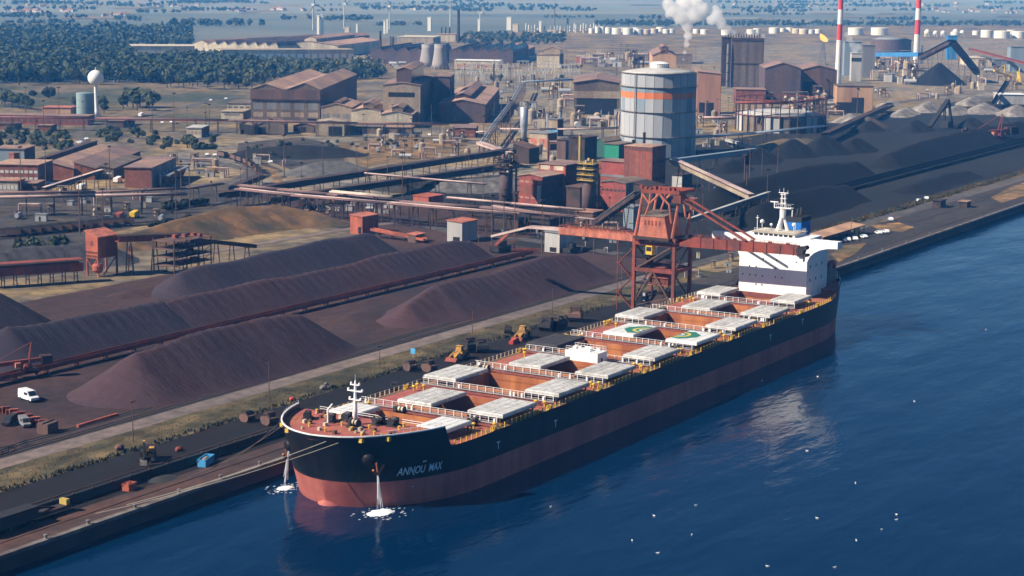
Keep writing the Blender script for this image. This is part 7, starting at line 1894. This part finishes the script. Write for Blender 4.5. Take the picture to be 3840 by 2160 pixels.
for k in range(26):
    u = 1320 + k * 8.2 + tr.uniform(-3, 3)
    q = G(u, 80 + tr.uniform(-3, 5)); s_ = PX(q)[2]; h_ = height_to(q, tr.uniform(58, 72))
    t = thing('refinery_column', 'slim white refinery column in the cluster left of the tank farm, %s' % ordn(k), 'column', q, 0, 'far refinery columns')
    MB().lathe((0, 0, 0), [(tr.uniform(1.2, 2.6) / s_, 0), (1.4 / s_, h_)], 8).build('shaft', tr.choice(['tank_white', 'tank_white', 'pale_clad', 'holder_grey']), t)
    MB().box(-2.6 / s_, 2.6 / s_, -2 / s_, 2 / s_, h_ * .35, h_ * .35 + .6).build('platform', 'grey_clad', t)
# wind turbines
for k, (u, v, vh, az, ph) in enumerate(((788, 76, 14, 75, 0.2), (866, 72, 12, 100, .9), (980, 74, 18, 60, .5), (1133, 70, -8, 90, .4), (1207, 74, 34, 100, .1))):
    q = G(u, v); h_ = height_to(q, vh)
    t = thing('wind_turbine', 'white wind turbine, %s from the left on the skyline' % ordn(k), 'wind turbine', q, R(az), 'far wind turbines')
    MB().lathe((0, 0, 0), [(1.9, 0), (1.1, h_)], 10).build('tower', 'pale_clad', t)
    MB().box(-5, 3, -1.8, 1.8, h_, h_ + 3.6).build('nacelle', 'pale_clad', t)
    for b in range(3):
        a_ = ph + b * 2.0944; rl = h_ * .5
        e = Vector((0, math.sin(a_), math.cos(a_)))
        s1 = Vector((0, math.cos(a_), -math.sin(a_)))
        o_ = Vector((-5.8, 0, h_ + 1.8))
        MB().add([o_ - s1 * 1.3, o_ + s1 * 1.3, o_ + e * rl + s1 * .3, o_ + e * rl - s1 * .3, o_ - s1 * 1.3 + Vector((.6, 0, 0)), o_ + s1 * 1.3 + Vector((.6, 0, 0)), o_ + e * rl + s1 * .3 + Vector((.3, 0, 0)), o_ + e * rl - s1 * .3 + Vector((.3, 0, 0))], [(0, 1, 2, 3), (7, 6, 5, 4), (0, 4, 5, 1), (1, 5, 6, 2), (2, 6, 7, 3), (3, 7, 4, 0)]).build('blade', 'pale_clad', t)
    MB().ball((-5.6, 0, h_ + 1.8), 2, 8, 6).build('hub', 'pale_clad', t)
# ------------------------------------------------------------------ trees, bushes, woodland, grass
NR = np.random.RandomState(12)
def quads_mesh(name, C, Nn, size, mat, rs):
    # leaf clumps: one small quad per centre, facing roughly outwards
    n = len(C)
    nn = Nn / (np.linalg.norm(Nn, axis=1, keepdims=True) + 1e-9)
    t = np.cross(nn, rs.normal(size=(n, 3))); t /= np.linalg.norm(t, axis=1, keepdims=True) + 1e-9
    b = np.cross(nn, t)
    s = size.reshape(-1, 1)
    V = np.stack([C - t * s - b * s * .8, C + t * s - b * s * .6, C + t * s * .8 + b * s, C - t * s * .9 + b * s * .7], 1).reshape(-1, 3)
    F = np.arange(4 * n).reshape(-1, 4)
    me = bpy.data.meshes.new(name)
    me.vertices.add(4 * n); me.vertices.foreach_set('co', V.ravel().astype(np.float32))
    me.loops.add(4 * n); me.loops.foreach_set('vertex_index', F.ravel().astype(np.int32))
    me.polygons.add(n); me.polygons.foreach_set('loop_start', np.arange(0, 4 * n, 4, dtype=np.int32))
    me.update(); me.validate()
    me.materials.append(MAT(mat))
    return me
def crown_pts(rs, k, rx, rz, lumps):
    lc = rs.normal(size=(lumps, 3)); lc /= np.linalg.norm(lc, axis=1, keepdims=True)
    lc = lc * np.array([rx * .62, rx * .62, rz * .6]) * rs.uniform(.5, 1.05, (lumps, 1))
    lr = rs.uniform(.32, .58, lumps) * min(rx, rz)
    w_ = rs.randint(0, lumps, k)
    d = rs.normal(size=(k, 3)); d /= np.linalg.norm(d, axis=1, keepdims=True)
    p = lc[w_] + d * lr[w_][:, None] * rs.uniform(.75, 1.05, (k, 1))
    nrm = d + p / rx * .6 + rs.normal(size=(k, 3)) * .35
    return p, nrm
TREES = []
for v_ in range(5):
    rs = np.random.RandomState(40 + v_)
    t = thing('tree', 'x', 'tree', (0, 0, -300))
    m = MB().tube((0, 0, 0), (.2, .1, 4.5), .42, .26, 7).tube((.2, .1, 4.5), (.3, .2, 8.5), .26, .12, 6)
    for k in range(5):
        a_ = k * 1.3 + v_; m.tube((.2, .1, 3 + k * .9), (2.6 * math.cos(a_), 2.6 * math.sin(a_), 5.5 + k * .9), .16, .06, 5)
    m.build('trunk', 'bark', t)
    p, nn = crown_pts(rs, 420, 4.6, 4.4, 15)
    me = quads_mesh('crown', p + np.array([0, 0, 7.2]), nn, rs.uniform(.45, .95, len(p)), 'leaf_a' if v_ % 2 else 'leaf_b', rs)
    o = bpy.data.objects.new('crown', me); COL.objects.link(o); o.parent = t
    TREES.append(t)
BUSH = []
for v_ in range(4):
    rs = np.random.RandomState(70 + v_)
    t = thing('bush', 'x', 'bush', (0, 0, -300))
    m = MB()
    for k in range(4): a_ = k * 1.7 + v_; m.tube((0, 0, 0), (.9 * math.cos(a_), .9 * math.sin(a_), 1.8), .09, .04, 5)
    m.build('stem', 'bark', t)
    p, nn = crown_pts(rs, 240, 2.4, 1.5, 9); p[:, 2] = np.maximum(p[:, 2] + 1.5, .1)
    me = quads_mesh('foliage', p, nn, rs.uniform(.3, .6, len(p)), 'leaf_dark' if v_ == 3 else ('leaf_b' if v_ < 2 else 'leaf_a'), rs)
    o = bpy.data.objects.new('foliage', me); COL.objects.link(o); o.parent = t
    BUSH.append(t)
plant_used = set()
def plant(proto, u, v, s, label, group):
    p = G(u, v) if not isinstance(u, Vector) else u
    t = proto if id(proto) not in plant_used else dup(proto, (0, 0, 0))
    plant_used.add(id(proto))
    t.location = p; t.rotation_euler = (0, 0, rnd.uniform(0, 6.28))
    t.scale = (s * rnd.uniform(.9, 1.15), s * rnd.uniform(.9, 1.15), s * rnd.uniform(.85, 1.15))
    t['label'] = label; t['group'] = group
    return t
pr = random.Random(21)
for k in range(46):      # front row of the wood
    u = -20 + k * 14.5 + pr.uniform(-6, 6)
    plant(TREES[k % 5], u, 204 + pr.uniform(-4, 10) + (12 if 420 < u < 640 else 0), pr.uniform(1.1, 1.6), 'broad green tree in the front row of the wood at left', 'trees along the front of the wood')
for k in range(24):
    u = 640 + k * 14 + pr.uniform(-6, 6)
    plant(TREES[(k + 2) % 5], u, 196 + pr.uniform(-5, 8) - max(0, (u - 800) * .02), pr.uniform(1.0, 1.5), 'green tree between the wood and the steel halls', 'trees behind the steel halls')
for u, v, s in ((320, 268, 1.3), (335, 272, 1.5), (352, 270, 1.6), (368, 272, 1.5), (384, 271, 1.3), (345, 278, 1.1), (375, 279, 1.2), (310, 275, 1.0)):
    plant(TREES[pr.randrange(5)], u, v, s, 'dark tree in the round clump right of the water tower', 'clump of trees right of the water tower')
for u, v, s in ((-5, 268, 1.2), (12, 270, 1.3), (30, 272, 1.2), (48, 274, 1.2), (64, 276, 1.0), (5, 262, 1.1), (78, 277, .8)):
    plant(TREES[pr.randrange(5)], u, v, s, 'dark tree in the thicket at the left edge', 'thicket of trees at the left edge')
plant(TREES[1], 48, 214, 1.9, 'tall lone tree standing before the wood', 'lone meadow trees')
plant(BUSH[3], 124, 247, 3.2, 'dark round bush alone on the meadow', 'lone meadow trees')
plant(BUSH[3], 84, 243, 1.7, 'small dark bush left on the meadow', 'lone meadow trees')
for u, v, s in ((205, 270, 1.0), (190, 272, .9), (258, 278, 1.1), (262, 285, .9)): plant(TREES[pr.randrange(5)], u, v, s, 'tree growing behind the teal water tank', 'trees around the water tower')
for k in range(56):
    plant(BUSH[k % 3], pr.uniform(-10, 185), pr.uniform(332, 378), pr.uniform(.9, 1.7), 'grey-green bush in the thicket behind the red office', 'bushes behind the red office')
for k in range(46):
    u = pr.uniform(245, 470); plant(BUSH[k % 3], u, 322 + (u - 245) * .12 + pr.uniform(-2, 34), pr.uniform(.8, 1.5), 'grey-green bush on the verge between the works roads', 'bushes between the works roads')
for k in range(16): plant(TREES[k % 5] if k % 3 == 0 else BUSH[k % 3], pr.uniform(470, 540), pr.uniform(368, 378), .7 if k % 3 == 0 else 1.2, 'bush or small tree right of the works road fork', 'plants at the works road fork')
for k in range(22):
    u = pr.uniform(30, 190); plant(BUSH[k % 4], u, 632 - u * .12 + pr.uniform(-5, 9), pr.uniform(.8, 1.5), 'green bush along the railway left of the red transfer house', 'bushes along the railway')
for k in range(14): plant(BUSH[3], 385 + k * 14 + pr.uniform(-8, 8), 570 - k * 2 + pr.uniform(-6, 6) + (0 if k < 8 else 22), pr.uniform(.7, 1.3), 'dark bush on the dry grass hill', 'dark bushes on the grass hill')
for k in range(18): plant(BUSH[3 if k % 2 else 2], pr.uniform(600, 740), pr.uniform(366, 400), pr.uniform(.8, 1.5), 'dark bush at the edge of the slag yard', 'bushes round the slag yard')
for k in range(12): plant(BUSH[3], 420 + k * 9 + pr.uniform(-4, 4), 530 - k * 1.5, pr.uniform(1.0, 1.6), 'dark bush in the band behind the grass hill', 'bushes behind the grass hill')
for k in range(18): plant(BUSH[(k + 2) % 4], 745 + pr.uniform(0, 330), 352 + pr.uniform(0, 26), pr.uniform(.6, 1.1), 'low bush on the waste ground before the steel halls', 'bushes before the steel halls')
for k in range(10): plant(BUSH[k % 3], pr.uniform(1115, 1450), pr.uniform(196, 214), pr.uniform(1.2, 2.2), 'green bush beside the substation', 'bushes at the substation')
for k in range(16): x = 420 + k * 26 + pr.uniform(-10, 10); plant(BUSH[k % 3], Vector((x, 70 + pr.uniform(-1.5, 1.5), 0)), None, pr.uniform(.35, .7), 'small bush on the strip beside the coal road', 'bushes beside the coal road')
def woodland(name, label_kind, zones, mat, seed, k=52, qs=(.9, 1.9)):
    rs = np.random.RandomState(seed)
    Cs, Ns, Ss = [], [], []
    for (u0, v0, u1, v1, n, sz) in zones:
        for _ in range(n):
            u, v = rs.uniform(u0, u1), rs.uniform(v0, v1)
            p = G(u, v); s = sz * rs.uniform(.75, 1.3)
            c, nn = crown_pts(rs, k, 4.6, 3.8, 8)
            Cs.append(c * s + np.array([p.x, p.y, 4.2 * s])); Ns.append(nn); Ss.append(rs.uniform(qs[0], qs[1], k) * s * .8)
    me = quads_mesh(name, np.concatenate(Cs), np.concatenate(Ns), np.concatenate(Ss), mat, rs)
    o = bpy.data.objects.new(name, me); COL.objects.link(o)
    tag(o, label_kind, None, None, 'stuff')
woodland('woodland', 'dense wood filling the left background', [(-60, 172, 420, 208, 520, 1.9), (-60, 140, 330, 176, 520, 2.1), (330, 158, 640, 208, 420, 1.8), (60, 118, 270, 145, 160, 2.0)], 'leaf_a', 1, 64, (.55, 1.15))
woodland('woodland', 'lighter wood between the far mills and the steel halls', [(560, 170, 660, 215, 120, 1.4), (640, 165, 960, 200, 330, 1.3), (420, 150, 560, 172, 160, 1.5)], 'leaf_b', 2, 64, (.55, 1.15))
wb = random.Random(9); belts = []
for _ in range(70):
    u, v = wb.uniform(-80, 2560), wb.choice((wb.uniform(6, 30), wb.uniform(20, 66))); L_ = wb.uniform(60, 260)
    belts.append((u, v - .5, u + L_, v + wb.uniform(.3, 1.6), int(L_ / 7), wb.uniform(1.0, 1.7)))
woodland('far_woodland', 'hazy far woods across the plain', belts + [(-100, 76, 480, 118, 700, 1.7), (1500, 60, 2650, 67, 420, 1.3), (1150, 90, 1420, 112, 170, 1.2)], 'leaf_hazed', 3, 30, (.9, 1.8))
def tufts(name, label, n, fx, fy, mat, hmin, hmax, seed, fz=lambda x, y: 0.0):
    rs = np.random.RandomState(seed)
    x, y = fx(rs, n), fy(rs, n)
    a_ = rs.uniform(0, 6.28, (n, 3)); h_ = rs.uniform(hmin, hmax, (n, 3)); w_ = h_ * .35
    V = np.zeros((n, 3, 3, 3))
    for j in range(3):
        ca, sa = np.cos(a_[:, j]), np.sin(a_[:, j])
        V[:, j, 0] = np.stack([x - ca * w_[:, j], y - sa * w_[:, j], np.zeros(n)], 1)
        V[:, j, 1] = np.stack([x + ca * w_[:, j], y + sa * w_[:, j], np.zeros(n)], 1)
        V[:, j, 2] = np.stack([x + sa * w_[:, j] * 1.5, y - ca * w_[:, j] * 1.5, h_[:, j]], 1)
    me = bpy.data.meshes.new(name); nv = n * 9
    me.vertices.add(nv); me.vertices.foreach_set('co', V.reshape(-1).astype(np.float32))
    me.loops.add(nv); me.loops.foreach_set('vertex_index', np.arange(nv, dtype=np.int32))
    me.polygons.add(n * 3); me.polygons.foreach_set('loop_start', np.arange(0, nv, 3, dtype=np.int32))
    me.update(); me.validate(); me.materials.append(MAT(mat))
    o = bpy.data.objects.new(name, me); COL.objects.link(o); tag(o, label, None, None, 'stuff')
tufts('verge_grass', 'dry tufted grass on the verge beside the quay road', 5000, lambda r, n: r.uniform(-110, 260, n), lambda r, n: 58.5 + 12.5 * r.beta(1.3, 1.3, n), 'tuft', .12, .34, 5)
tufts('verge_grass', 'dark low scrub along the quay side of the verge', 1500, lambda r, n: r.uniform(-110, 240, n), lambda r, n: 57.2 + 3.4 * r.beta(1.2, 2.2, n), 'leaf_dark', .3, .9, 6)
tufts('coal_grass', 'dry grass strip beside the coal road', 4000, lambda r, n: r.uniform(420, 900, n), lambda r, n: 66 + 6 * r.uniform(0, 1, n), 'tuft', .5, 1.4, 7)
# ------------------------------------------------------------------ switchyard, works clutter, poles
def proto_gantry():
    t = thing('substation_gantry', 'x', 'gantry', (0, 0, -300))
    for s in (-1, 1):
        m = MB()
        for a, b in ((-.5, -.5), (.5, -.5), (.5, .5), (-.5, .5)): m.beam((s * 6 + a, b, 0), (s * 6 + a * .4, b * .4, 13), .16)
        m.build('mast', 'pale_clad', t)
    MB().beam((-6, 0, 12.6), (6, 0, 12.6), .5, .7).build('cross_beam', 'pale_clad', t)
    for k in range(3): MB().lathe((-4 + 4 * k, 0, 9.6), [(.22, 0), (.22, 2.6)], 6).build('insulator', 'tank_white', t)
    return t
pg = proto_gantry(); gr = random.Random(3)
for k in range(58):
    t = pg if k == 0 else dup(pg, (0, 0, 0))
    t.location = G(1150 + (k % 15) * 21 + gr.uniform(-7, 7), 186 + (k // 15) * 8.5 + gr.uniform(-2, 2)); t.rotation_euler = (0, 0, R(SW - 90) + (math.pi / 2 if k % 3 == 0 else 0))
    s = gr.uniform(.7, 1.15); t.scale = (s, s, s)
    t['label'] = 'pale lattice gantry in the switchyard behind the steel halls'; t['group'] = 'switchyard gantries'
def unit_protos():
    L = []
    t = thing('site_cabin', 'x', 'cabin', (0, 0, -300)); MB().box(-3, 3, -2, 2, 0, 3.2).build('cabin', 'pale_clad', t); MB().box(-3.2, 3.2, -2.2, 2.2, 3.2, 3.45).build('roof', 'grey_clad', t); MB().box(-1, 0, -2.06, -2.01, .2, 2.3).build('door', 'dark_steel', t); L.append(t)
    t = thing('pressure_vessel', 'x', 'vessel', (0, 0, -300)); MB().tube((-3.5, 0, 2.2), (3.5, 0, 2.2), 1.3, n=12).build('vessel', 'holder_grey', t)
    for x in (-2, 2): MB().box(x - .3, x + .3, -1, 1, 0, 1.4).build('saddle', 'dark_steel', t)
    L.append(t)
    t = thing('equipment_frame', 'x', 'equipment', (0, 0, -300))
    for x in (-3, 0, 3):
        for y in (-2, 2): MB().beam((x, y, 0), (x, y, 8), .3).build('column', 'brown_steel', t)
    for z in (2.6, 5.2, 7.9): MB().box(-3.3, 3.3, -2.3, 2.3, z, z + .2).build('platform', 'tan_dark', t)
    MB().lathe((-1.5, 0, 2.8), [(.9, 0), (.9, 3), (.4, 3.6)], 8).build('drum', 'tank_cream', t); MB().box(.6, 2.4, -1, 1, 5.4, 7).build('housing', 'rust_red', t); L.append(t)
    t = thing('small_silo', 'x', 'silo', (0, 0, -300)); MB().lathe((0, 0, 0), [(2.2, 0), (2.2, 6), (.6, 7.2)], 12).build('silo', 'tan_clad', t); MB().tube((2.4, 0, 0), (2.4, 0, 9), .3, n=6).build('pipe', 'pipe_silver', t); L.append(t)
    t = thing('pipe_loop', 'x', 'pipe', (0, 0, -300)); MB().path([(-6, 0, 0), (-6, 0, 5), (6, 0, 5), (6, 0, 0)], .45, 8).build('loop_pipe', 'pipe_pale', t); MB().path([(-5, 1.5, 0), (-5, 1.5, 3.8), (5, 1.5, 3.8), (5, 1.5, 0)], .35, 8).build('loop_pipe', 'pipe_brown', t); L.append(t)
    t = thing('block_hut', 'x', 'hut', (0, 0, -300)); MB().box(-2, 2, -1.5, 1.5, 0, 5.5).build('block', 'cream', t); MB().box(-2.1, 2.1, -1.6, 1.6, 5.5, 5.8).build('roof', 'brown_roof', t); L.append(t)
    return L
UP = unit_protos(); UN = ['pale flat cabin', 'grey horizontal vessel', 'rusty open frame', 'tan silo', 'pale pipe loop', 'cream block hut']
zones = [((1335, 212, 1560, 330), 66, 'in the works left of the gas holder', (.8, 1.7)), ((1300, 300, 1440, 420), 22, 'around the silver column', (.7, 1.2)), ((1755, 300, 1850, 345), 12, 'at the right foot of the gas holder', (.7, 1.1)), ((1770, 352, 1850, 372), 10, 'before the grassy mound', (.6, .9)), ((940, 338, 1200, 400), 34, 'on the waste ground before the steel halls', (.6, 1.1)),
         ((1200, 205, 1330, 300), 18, 'along the street of silver pipes', (.8, 1.3)), ((1930, 245, 2105, 300), 26, 'behind the round tank', (1.0, 1.7)), ((1480, 140, 1640, 172), 30, 'in the far gas works', (1.2, 2.2)), ((2200, 160, 2310, 215), 26, 'below the blue belt gallery', (1.3, 2.2)), ((2430, 160, 2576, 230), 16, 'at the far right coal yard', (1.0, 1.8)),
         ((880, 160, 1060, 178), 18, 'below the mill left of the cooling towers', (1.0, 1.8)), ((2200, 228, 2420, 250), 12, 'on the road above the stone banks', (.7, 1.1)), ((640, 395, 720, 425), 5, 'in the slag yard', (.6, .9)), ((380, 400, 560, 450), 12, 'in the yard right of the brick works', (.6, 1.0)), ((20, 500, 420, 560), 22, 'in the rail yard at left', (.5, .9)), ((760, 510, 1010, 548), 18, 'below the pale pipe rack', (.5, .9)), ((1240, 560, 1560, 600), 14, 'under the unloader tail conveyor', (.35, .6)), ((1450, 600, 1560, 650), 8, 'left of the unloader', (.3, .5)), ((1720, 640, 1850, 700), 8, 'behind the unloader legs', (.3, .5)), ((1510, 440, 1600, 540), 14, 'among the red sinter blocks', (.7, 1.2)), ((1690, 480, 1850, 560), 10, 'behind the unloader boom', (.4, .7))]
uused = set(); ur = random.Random(6)
for (u0, v0, u1, v1), n, where, (s0, s1) in zones:
    for k in range(n):
        i = ur.choice((0, 1, 2, 4, 5, 2, 4, 0)) if s1 < 1 else ur.randrange(6)
        t = UP[i] if i not in uused else dup(UP[i], (0, 0, 0)); uused.add(i)
        t.location = G(ur.uniform(u0, u1), ur.uniform(v0, v1)); t.rotation_euler = (0, 0, R(SW - 90) + ur.choice((0, math.pi / 2)) + ur.uniform(-.1, .1))
        s = ur.uniform(s0, s1); t.scale = (s, s, s * ur.uniform(.8, 1.3))
        t['label'] = UN[i] + ' ' + where; t['group'] = 'plant units ' + where
pole = thing('light_mast', 'x', 'light mast', (0, 0, -300))
MB().lathe((0, 0, 0), [(.3, 0), (.14, 22)], 6).build('pole', 'brown_steel', pole); MB().box(-1.2, 1.2, -.5, .5, 21.6, 22.3).build('lamp_head', 'dark_steel', pole)
pu = False
for (u0, v0, u1, v1), n, where in [((1150, 150, 1760, 235), 26, 'in the far works and switchyard'), ((900, 320, 1300, 420), 16, 'on the waste ground of the works'), ((60, 300, 620, 340), 12, 'along the pipe bridge at left'), ((600, 440, 1230, 520), 18, 'among the dark belt galleries'), ((20, 480, 560, 600), 12, 'in the rail yard at left'), ((1760, 210, 2160, 330), 22, 'round the coke works'), ((900, 90, 1500, 140), 16, 'at the far rolling mills'), ((1200, 560, 1560, 640), 10, 'left of the ship unloader'), ((1720, 440, 1960, 560), 10, 'in the coal yard by the ship mast')]:
    for k in range(n):
        t = pole if not pu else dup(pole, (0, 0, 0)); pu = True
        t.location = G(ur.uniform(u0, u1), ur.uniform(v0, v1)); t.rotation_euler = (0, 0, ur.uniform(0, 3)); s = ur.uniform(.6, 1.15); t.scale = (s, s, s)
        t['label'] = 'thin dark light mast ' + where; t['group'] = 'light masts ' + where
# yellow machines in the yards
for (u, v, mt, lb) in ((538, 435, 'yellow', 'yellow container by the works road'), (10, 452, 'yellow_dull', 'yellow dumper cut by the left edge'), (338, 548, 'yellow', 'small yellow dumper in the rail yard'), (852, 340, 'yellow', 'yellow truck in the dark gateway'), (205, 478, 'white_paint', 'white trailer at the brick works'), (296, 460, 'white_paint', 'white mixer drum by the brick works'), (355, 276 + 18, 'white_paint', 'white tanker lorry near the annexes'), (1255, 383, 'pale_clad', 'pale lorry at the foot of the ramp'), (300, 552, 'rust_red', 'rusty boiler drum in the rail yard')):
    t = thing('yard_machine', lb, 'machine', G(u, v), R(20))
    MB().prism([(-3, .8), (3, .8), (3, 2.2), (1.4, 3.2), (-3, 2.8)], -1.3, 1.3, 'y').build('body', mt, t); MB().box(1.5, 2.9, -1.1, 1.1, 2.2, 3.4).build('cab', mt, t)
    for x in (-2, 2):
        for s in (-1, 1): MB().tube((x, s * 1.2 - .2, .6), (x, s * 1.2 + .2, .6), .6, n=8).build('wheel', 'rubber', t)
# freight wagons on the curve by the slag yard
wg = thing('freight_wagon', 'x', 'wagon', (0, 0, -300))
MB().box(-5.5, 5.5, -1.4, 1.4, 1.1, 3.4).build('wagon_body', 'brown_steel', wg); MB().box(-5.3, 5.3, -1.2, 1.2, 3.4, 3.6).build('load', 'coal', wg)
for x in (-4, 4): MB().tube((x, -1.3, .5), (x, 1.3, .5), .5, n=8).build('wheelset', 'rubber', wg)
wp = [G(u, v) for u, v in ((560, 396), (590, 403), (620, 414), (645, 430), (652, 444), (640, 456))]
wq = []
for a, b in zip(wp[:-1], wp[1:]):
    n_ = max(1, int((b - a).length / 13))
    for j in range(n_): wq.append((a.lerp(b, j / n_), math.atan2(b.y - a.y, b.x - a.x)))
for k, (q, an) in enumerate(wq[:14]):
    t = wg if k == 0 else dup(wg, (0, 0, 0)); t.location = q; t.rotation_euler = (0, 0, an)
    t['label'] = 'brown freight wagon in the curved train beside the slag yard'; t['group'] = 'freight wagons by the slag yard'
for k in range(12):
    t = dup(wg, (150 + k * 13.2, 0, 0)); q = G(20 + k * 26, 596 - k * 2.6); t.location = q; t.rotation_euler = (0, 0, math.atan2(-52, 43)); 
    t['label'] = 'brown freight wagon standing in the rail yard behind the transfer house'; t['group'] = 'freight wagons in the rail yard'
# villages on the plain
hp = thing('far_house', 'x', 'house', (0, 0, -300))
MB().box(-8, 8, -5, 5, 0, 6).build('wall', 'pale_clad', hp); MB().prism([(-5.5, 6), (5.5, 6), (0, 10)], -8.4, 8.4, 'x').build('roof', 'brown_roof', hp)
hu = False
for (u0, v0, u1, v1), n, where in [((-10, 28, 200, 34), 22, 'far left under the horizon'), ((250, 38, 330, 42), 14, 'in the left middle of the plain'), ((560, 24, 800, 30), 18, 'left of the wind turbines'), ((1030, 20, 1130, 26), 12, 'above the cooling towers'), ((20, 70, 90, 75), 8, 'in the wood at left'), ((1700, 8, 2500, 18), 26, 'beyond the tank farm'), ((2350, 24, 2576, 34), 18, 'at the far right'), ((0, 12, 700, 18), 20, 'on the far horizon at left')]:
    for k in range(n):
        t = hp if not hu else dup(hp, (0, 0, 0)); hu = True
        t.location = G(ur.uniform(u0, u1), ur.uniform(v0, v1)); t.rotation_euler = (0, 0, ur.uniform(0, 3)); s = ur.uniform(.5, 1.0); t.scale = (s * ur.uniform(1, 1.6), s, s)
        t['label'] = 'pale far house in the village ' + where; t['group'] = 'village ' + where
# gulls on the water
gp = MB().ball((0, 0, .12), 1, 8, 6, (.38, .17, .16)).ball((.36, 0, .32), .11, 6, 5).prism([(-.3, .15), (-.62, .2), (-.3, .28)], -.08, .08, 'y').build('seagull', 'gull')
for k, (u, v) in enumerate(((1385, 1276), (1645, 1298), (1750, 1272), (1590, 1360), (1655, 1392), (1740, 1346), (2055, 1304), (2218, 1333), (2255, 1295), (2255, 1308), (2152, 1216), (2030, 1135), (1917, 958), (2057, 948), (2100, 1428), (2154, 1360), (1930, 1425), (672, 1228), (700, 1238), (2480, 830), (2300, 1010))):
    o = gp if k == 0 else gp.copy()
    if k: COL.objects.link(o)
    o.location = G(u, v, WATER_Z + .03); o.rotation_euler = (0, 0, k * 1.3); o.scale = (.75, .75, .75)
    tag(o, 'white gull floating on the water, %s counted from the ship bow outwards' % ordn(k), 'gull', 'gulls on the water')
# ------------------------------------------------------------------ steam
def steam_mat(name, dens):
    m = bpy.data.materials.new(name); m.use_nodes = True
    t = m.node_tree; t.nodes.clear()
    o = t.nodes.new('ShaderNodeOutputMaterial'); v = t.nodes.new('ShaderNodeVolumePrincipled')
    v.inputs['Color'].default_value = (.97, .97, .98, 1); v.inputs['Absorption Color'].default_value = (1, 1, 1, 1)
    v.inputs['Density'].default_value = dens
    t.links.new(v.outputs[0], o.inputs['Volume'])
    return m
SM, SM2 = steam_mat('steam', .12), steam_mat('steam_thin', .06)
def steam(label, pts, mat, seed, base):
    rs = random.Random(seed); m = MB()
    q = G(*base); dist = (q - CAM).length
    for (u, v, rpx) in pts:
        d = ray(u, v); c = CAM + d * ((q - CAM).dot(FW)); r_ = rpx / PX(q)[2]
        m.ball(c, r_, 10, 8)
        for _ in range(7):
            e = Vector((rs.gauss(0, 1), rs.gauss(0, 1), rs.gauss(0, 1))).normalized() * r_ * .85
            m.ball(c + e, r_ * rs.uniform(.3, .55), 8, 6)
    o = m.build('steam_plume', mat)
    c0 = Vector(q); 
    me = o.data
    for vtx in me.vertices: vtx.co = vtx.co - c0
    o.location = c0
    md = o.modifiers.new('remesh', 'REMESH'); md.mode = 'VOXEL'; md.voxel_size = 1.6
    tag(o, label, 'steam', 'steam plumes')
steam('white steam plume rising left of the coke block', [(1719, 150, 4), (1722, 132, 6), (1727, 112, 8), (1732, 90, 11), (1728, 66, 14), (1712, 42, 20), (1692, 26, 18), (1680, 8, 14), (1742, 40, 20), (1765, 22, 20), (1748, 4, 18), (1720, 8, 18)], SM, 1, (1720, 172))
steam('white steam cloud drifting just above the coke block', [(1790, 50, 14), (1805, 36, 15), (1815, 62, 14), (1830, 74, 12), (1843, 84, 9), (1852, 92, 6), (1800, 20, 9)], SM, 2, (1850, 215))
steam('thin steam veil along the coke block roof', [(1880, 86, 8), (1900, 84, 9), (1920, 90, 7)], SM2, 3, (1890, 215))
steam('small steam cloud on the grey bunker', [(2150, 128, 9), (2158, 118, 9), (2144, 112, 8), (2138, 98, 9), (2130, 86, 7)], SM2, 4, (2152, 204))
# ------------------------------------------------------------------ haze over the whole place
def haze():
    m = bpy.data.materials.new('haze'); m.use_nodes = True
    t = m.node_tree; t.nodes.clear()
    o = t.nodes.new('ShaderNodeOutputMaterial')
    v = t.nodes.new('ShaderNodeVolumePrincipled')
    v.inputs['Color'].default_value = (*HAZE_COL, 1)
    v.inputs['Absorption Color'].default_value = (1, 1, 1, 1)
    v.inputs['Density'].default_value = HAZE_D
    v.inputs['Anisotropy'].default_value = 0.0
    t.links.new(v.outputs[0], o.inputs['Volume'])
    _M['haze'] = m
    ob = MB().box(-2500, 60000, -15000, 60000, -9, 165).build('haze', m)
    tag(ob, None, None, None, 'stuff')
HAZE_COL = (0.08, 0.40, 1.0)
HAZE_D = 0.0001
haze()

# ------------------------------------------------------------------ look-alikes are told apart by their place
from collections import defaultdict
_same = defaultdict(list)
for o in bpy.data.objects:
    if o.parent is None and 'category' in o and 'label' in o: _same[o['label']].append(o)
for lb, L in _same.items():
    if len(L) < 2: continue
    L.sort(key=lambda o: PX(o.location)[0])
    for k, o in enumerate(L): o['label'] = lb + ', %s from left' % ordn(k)
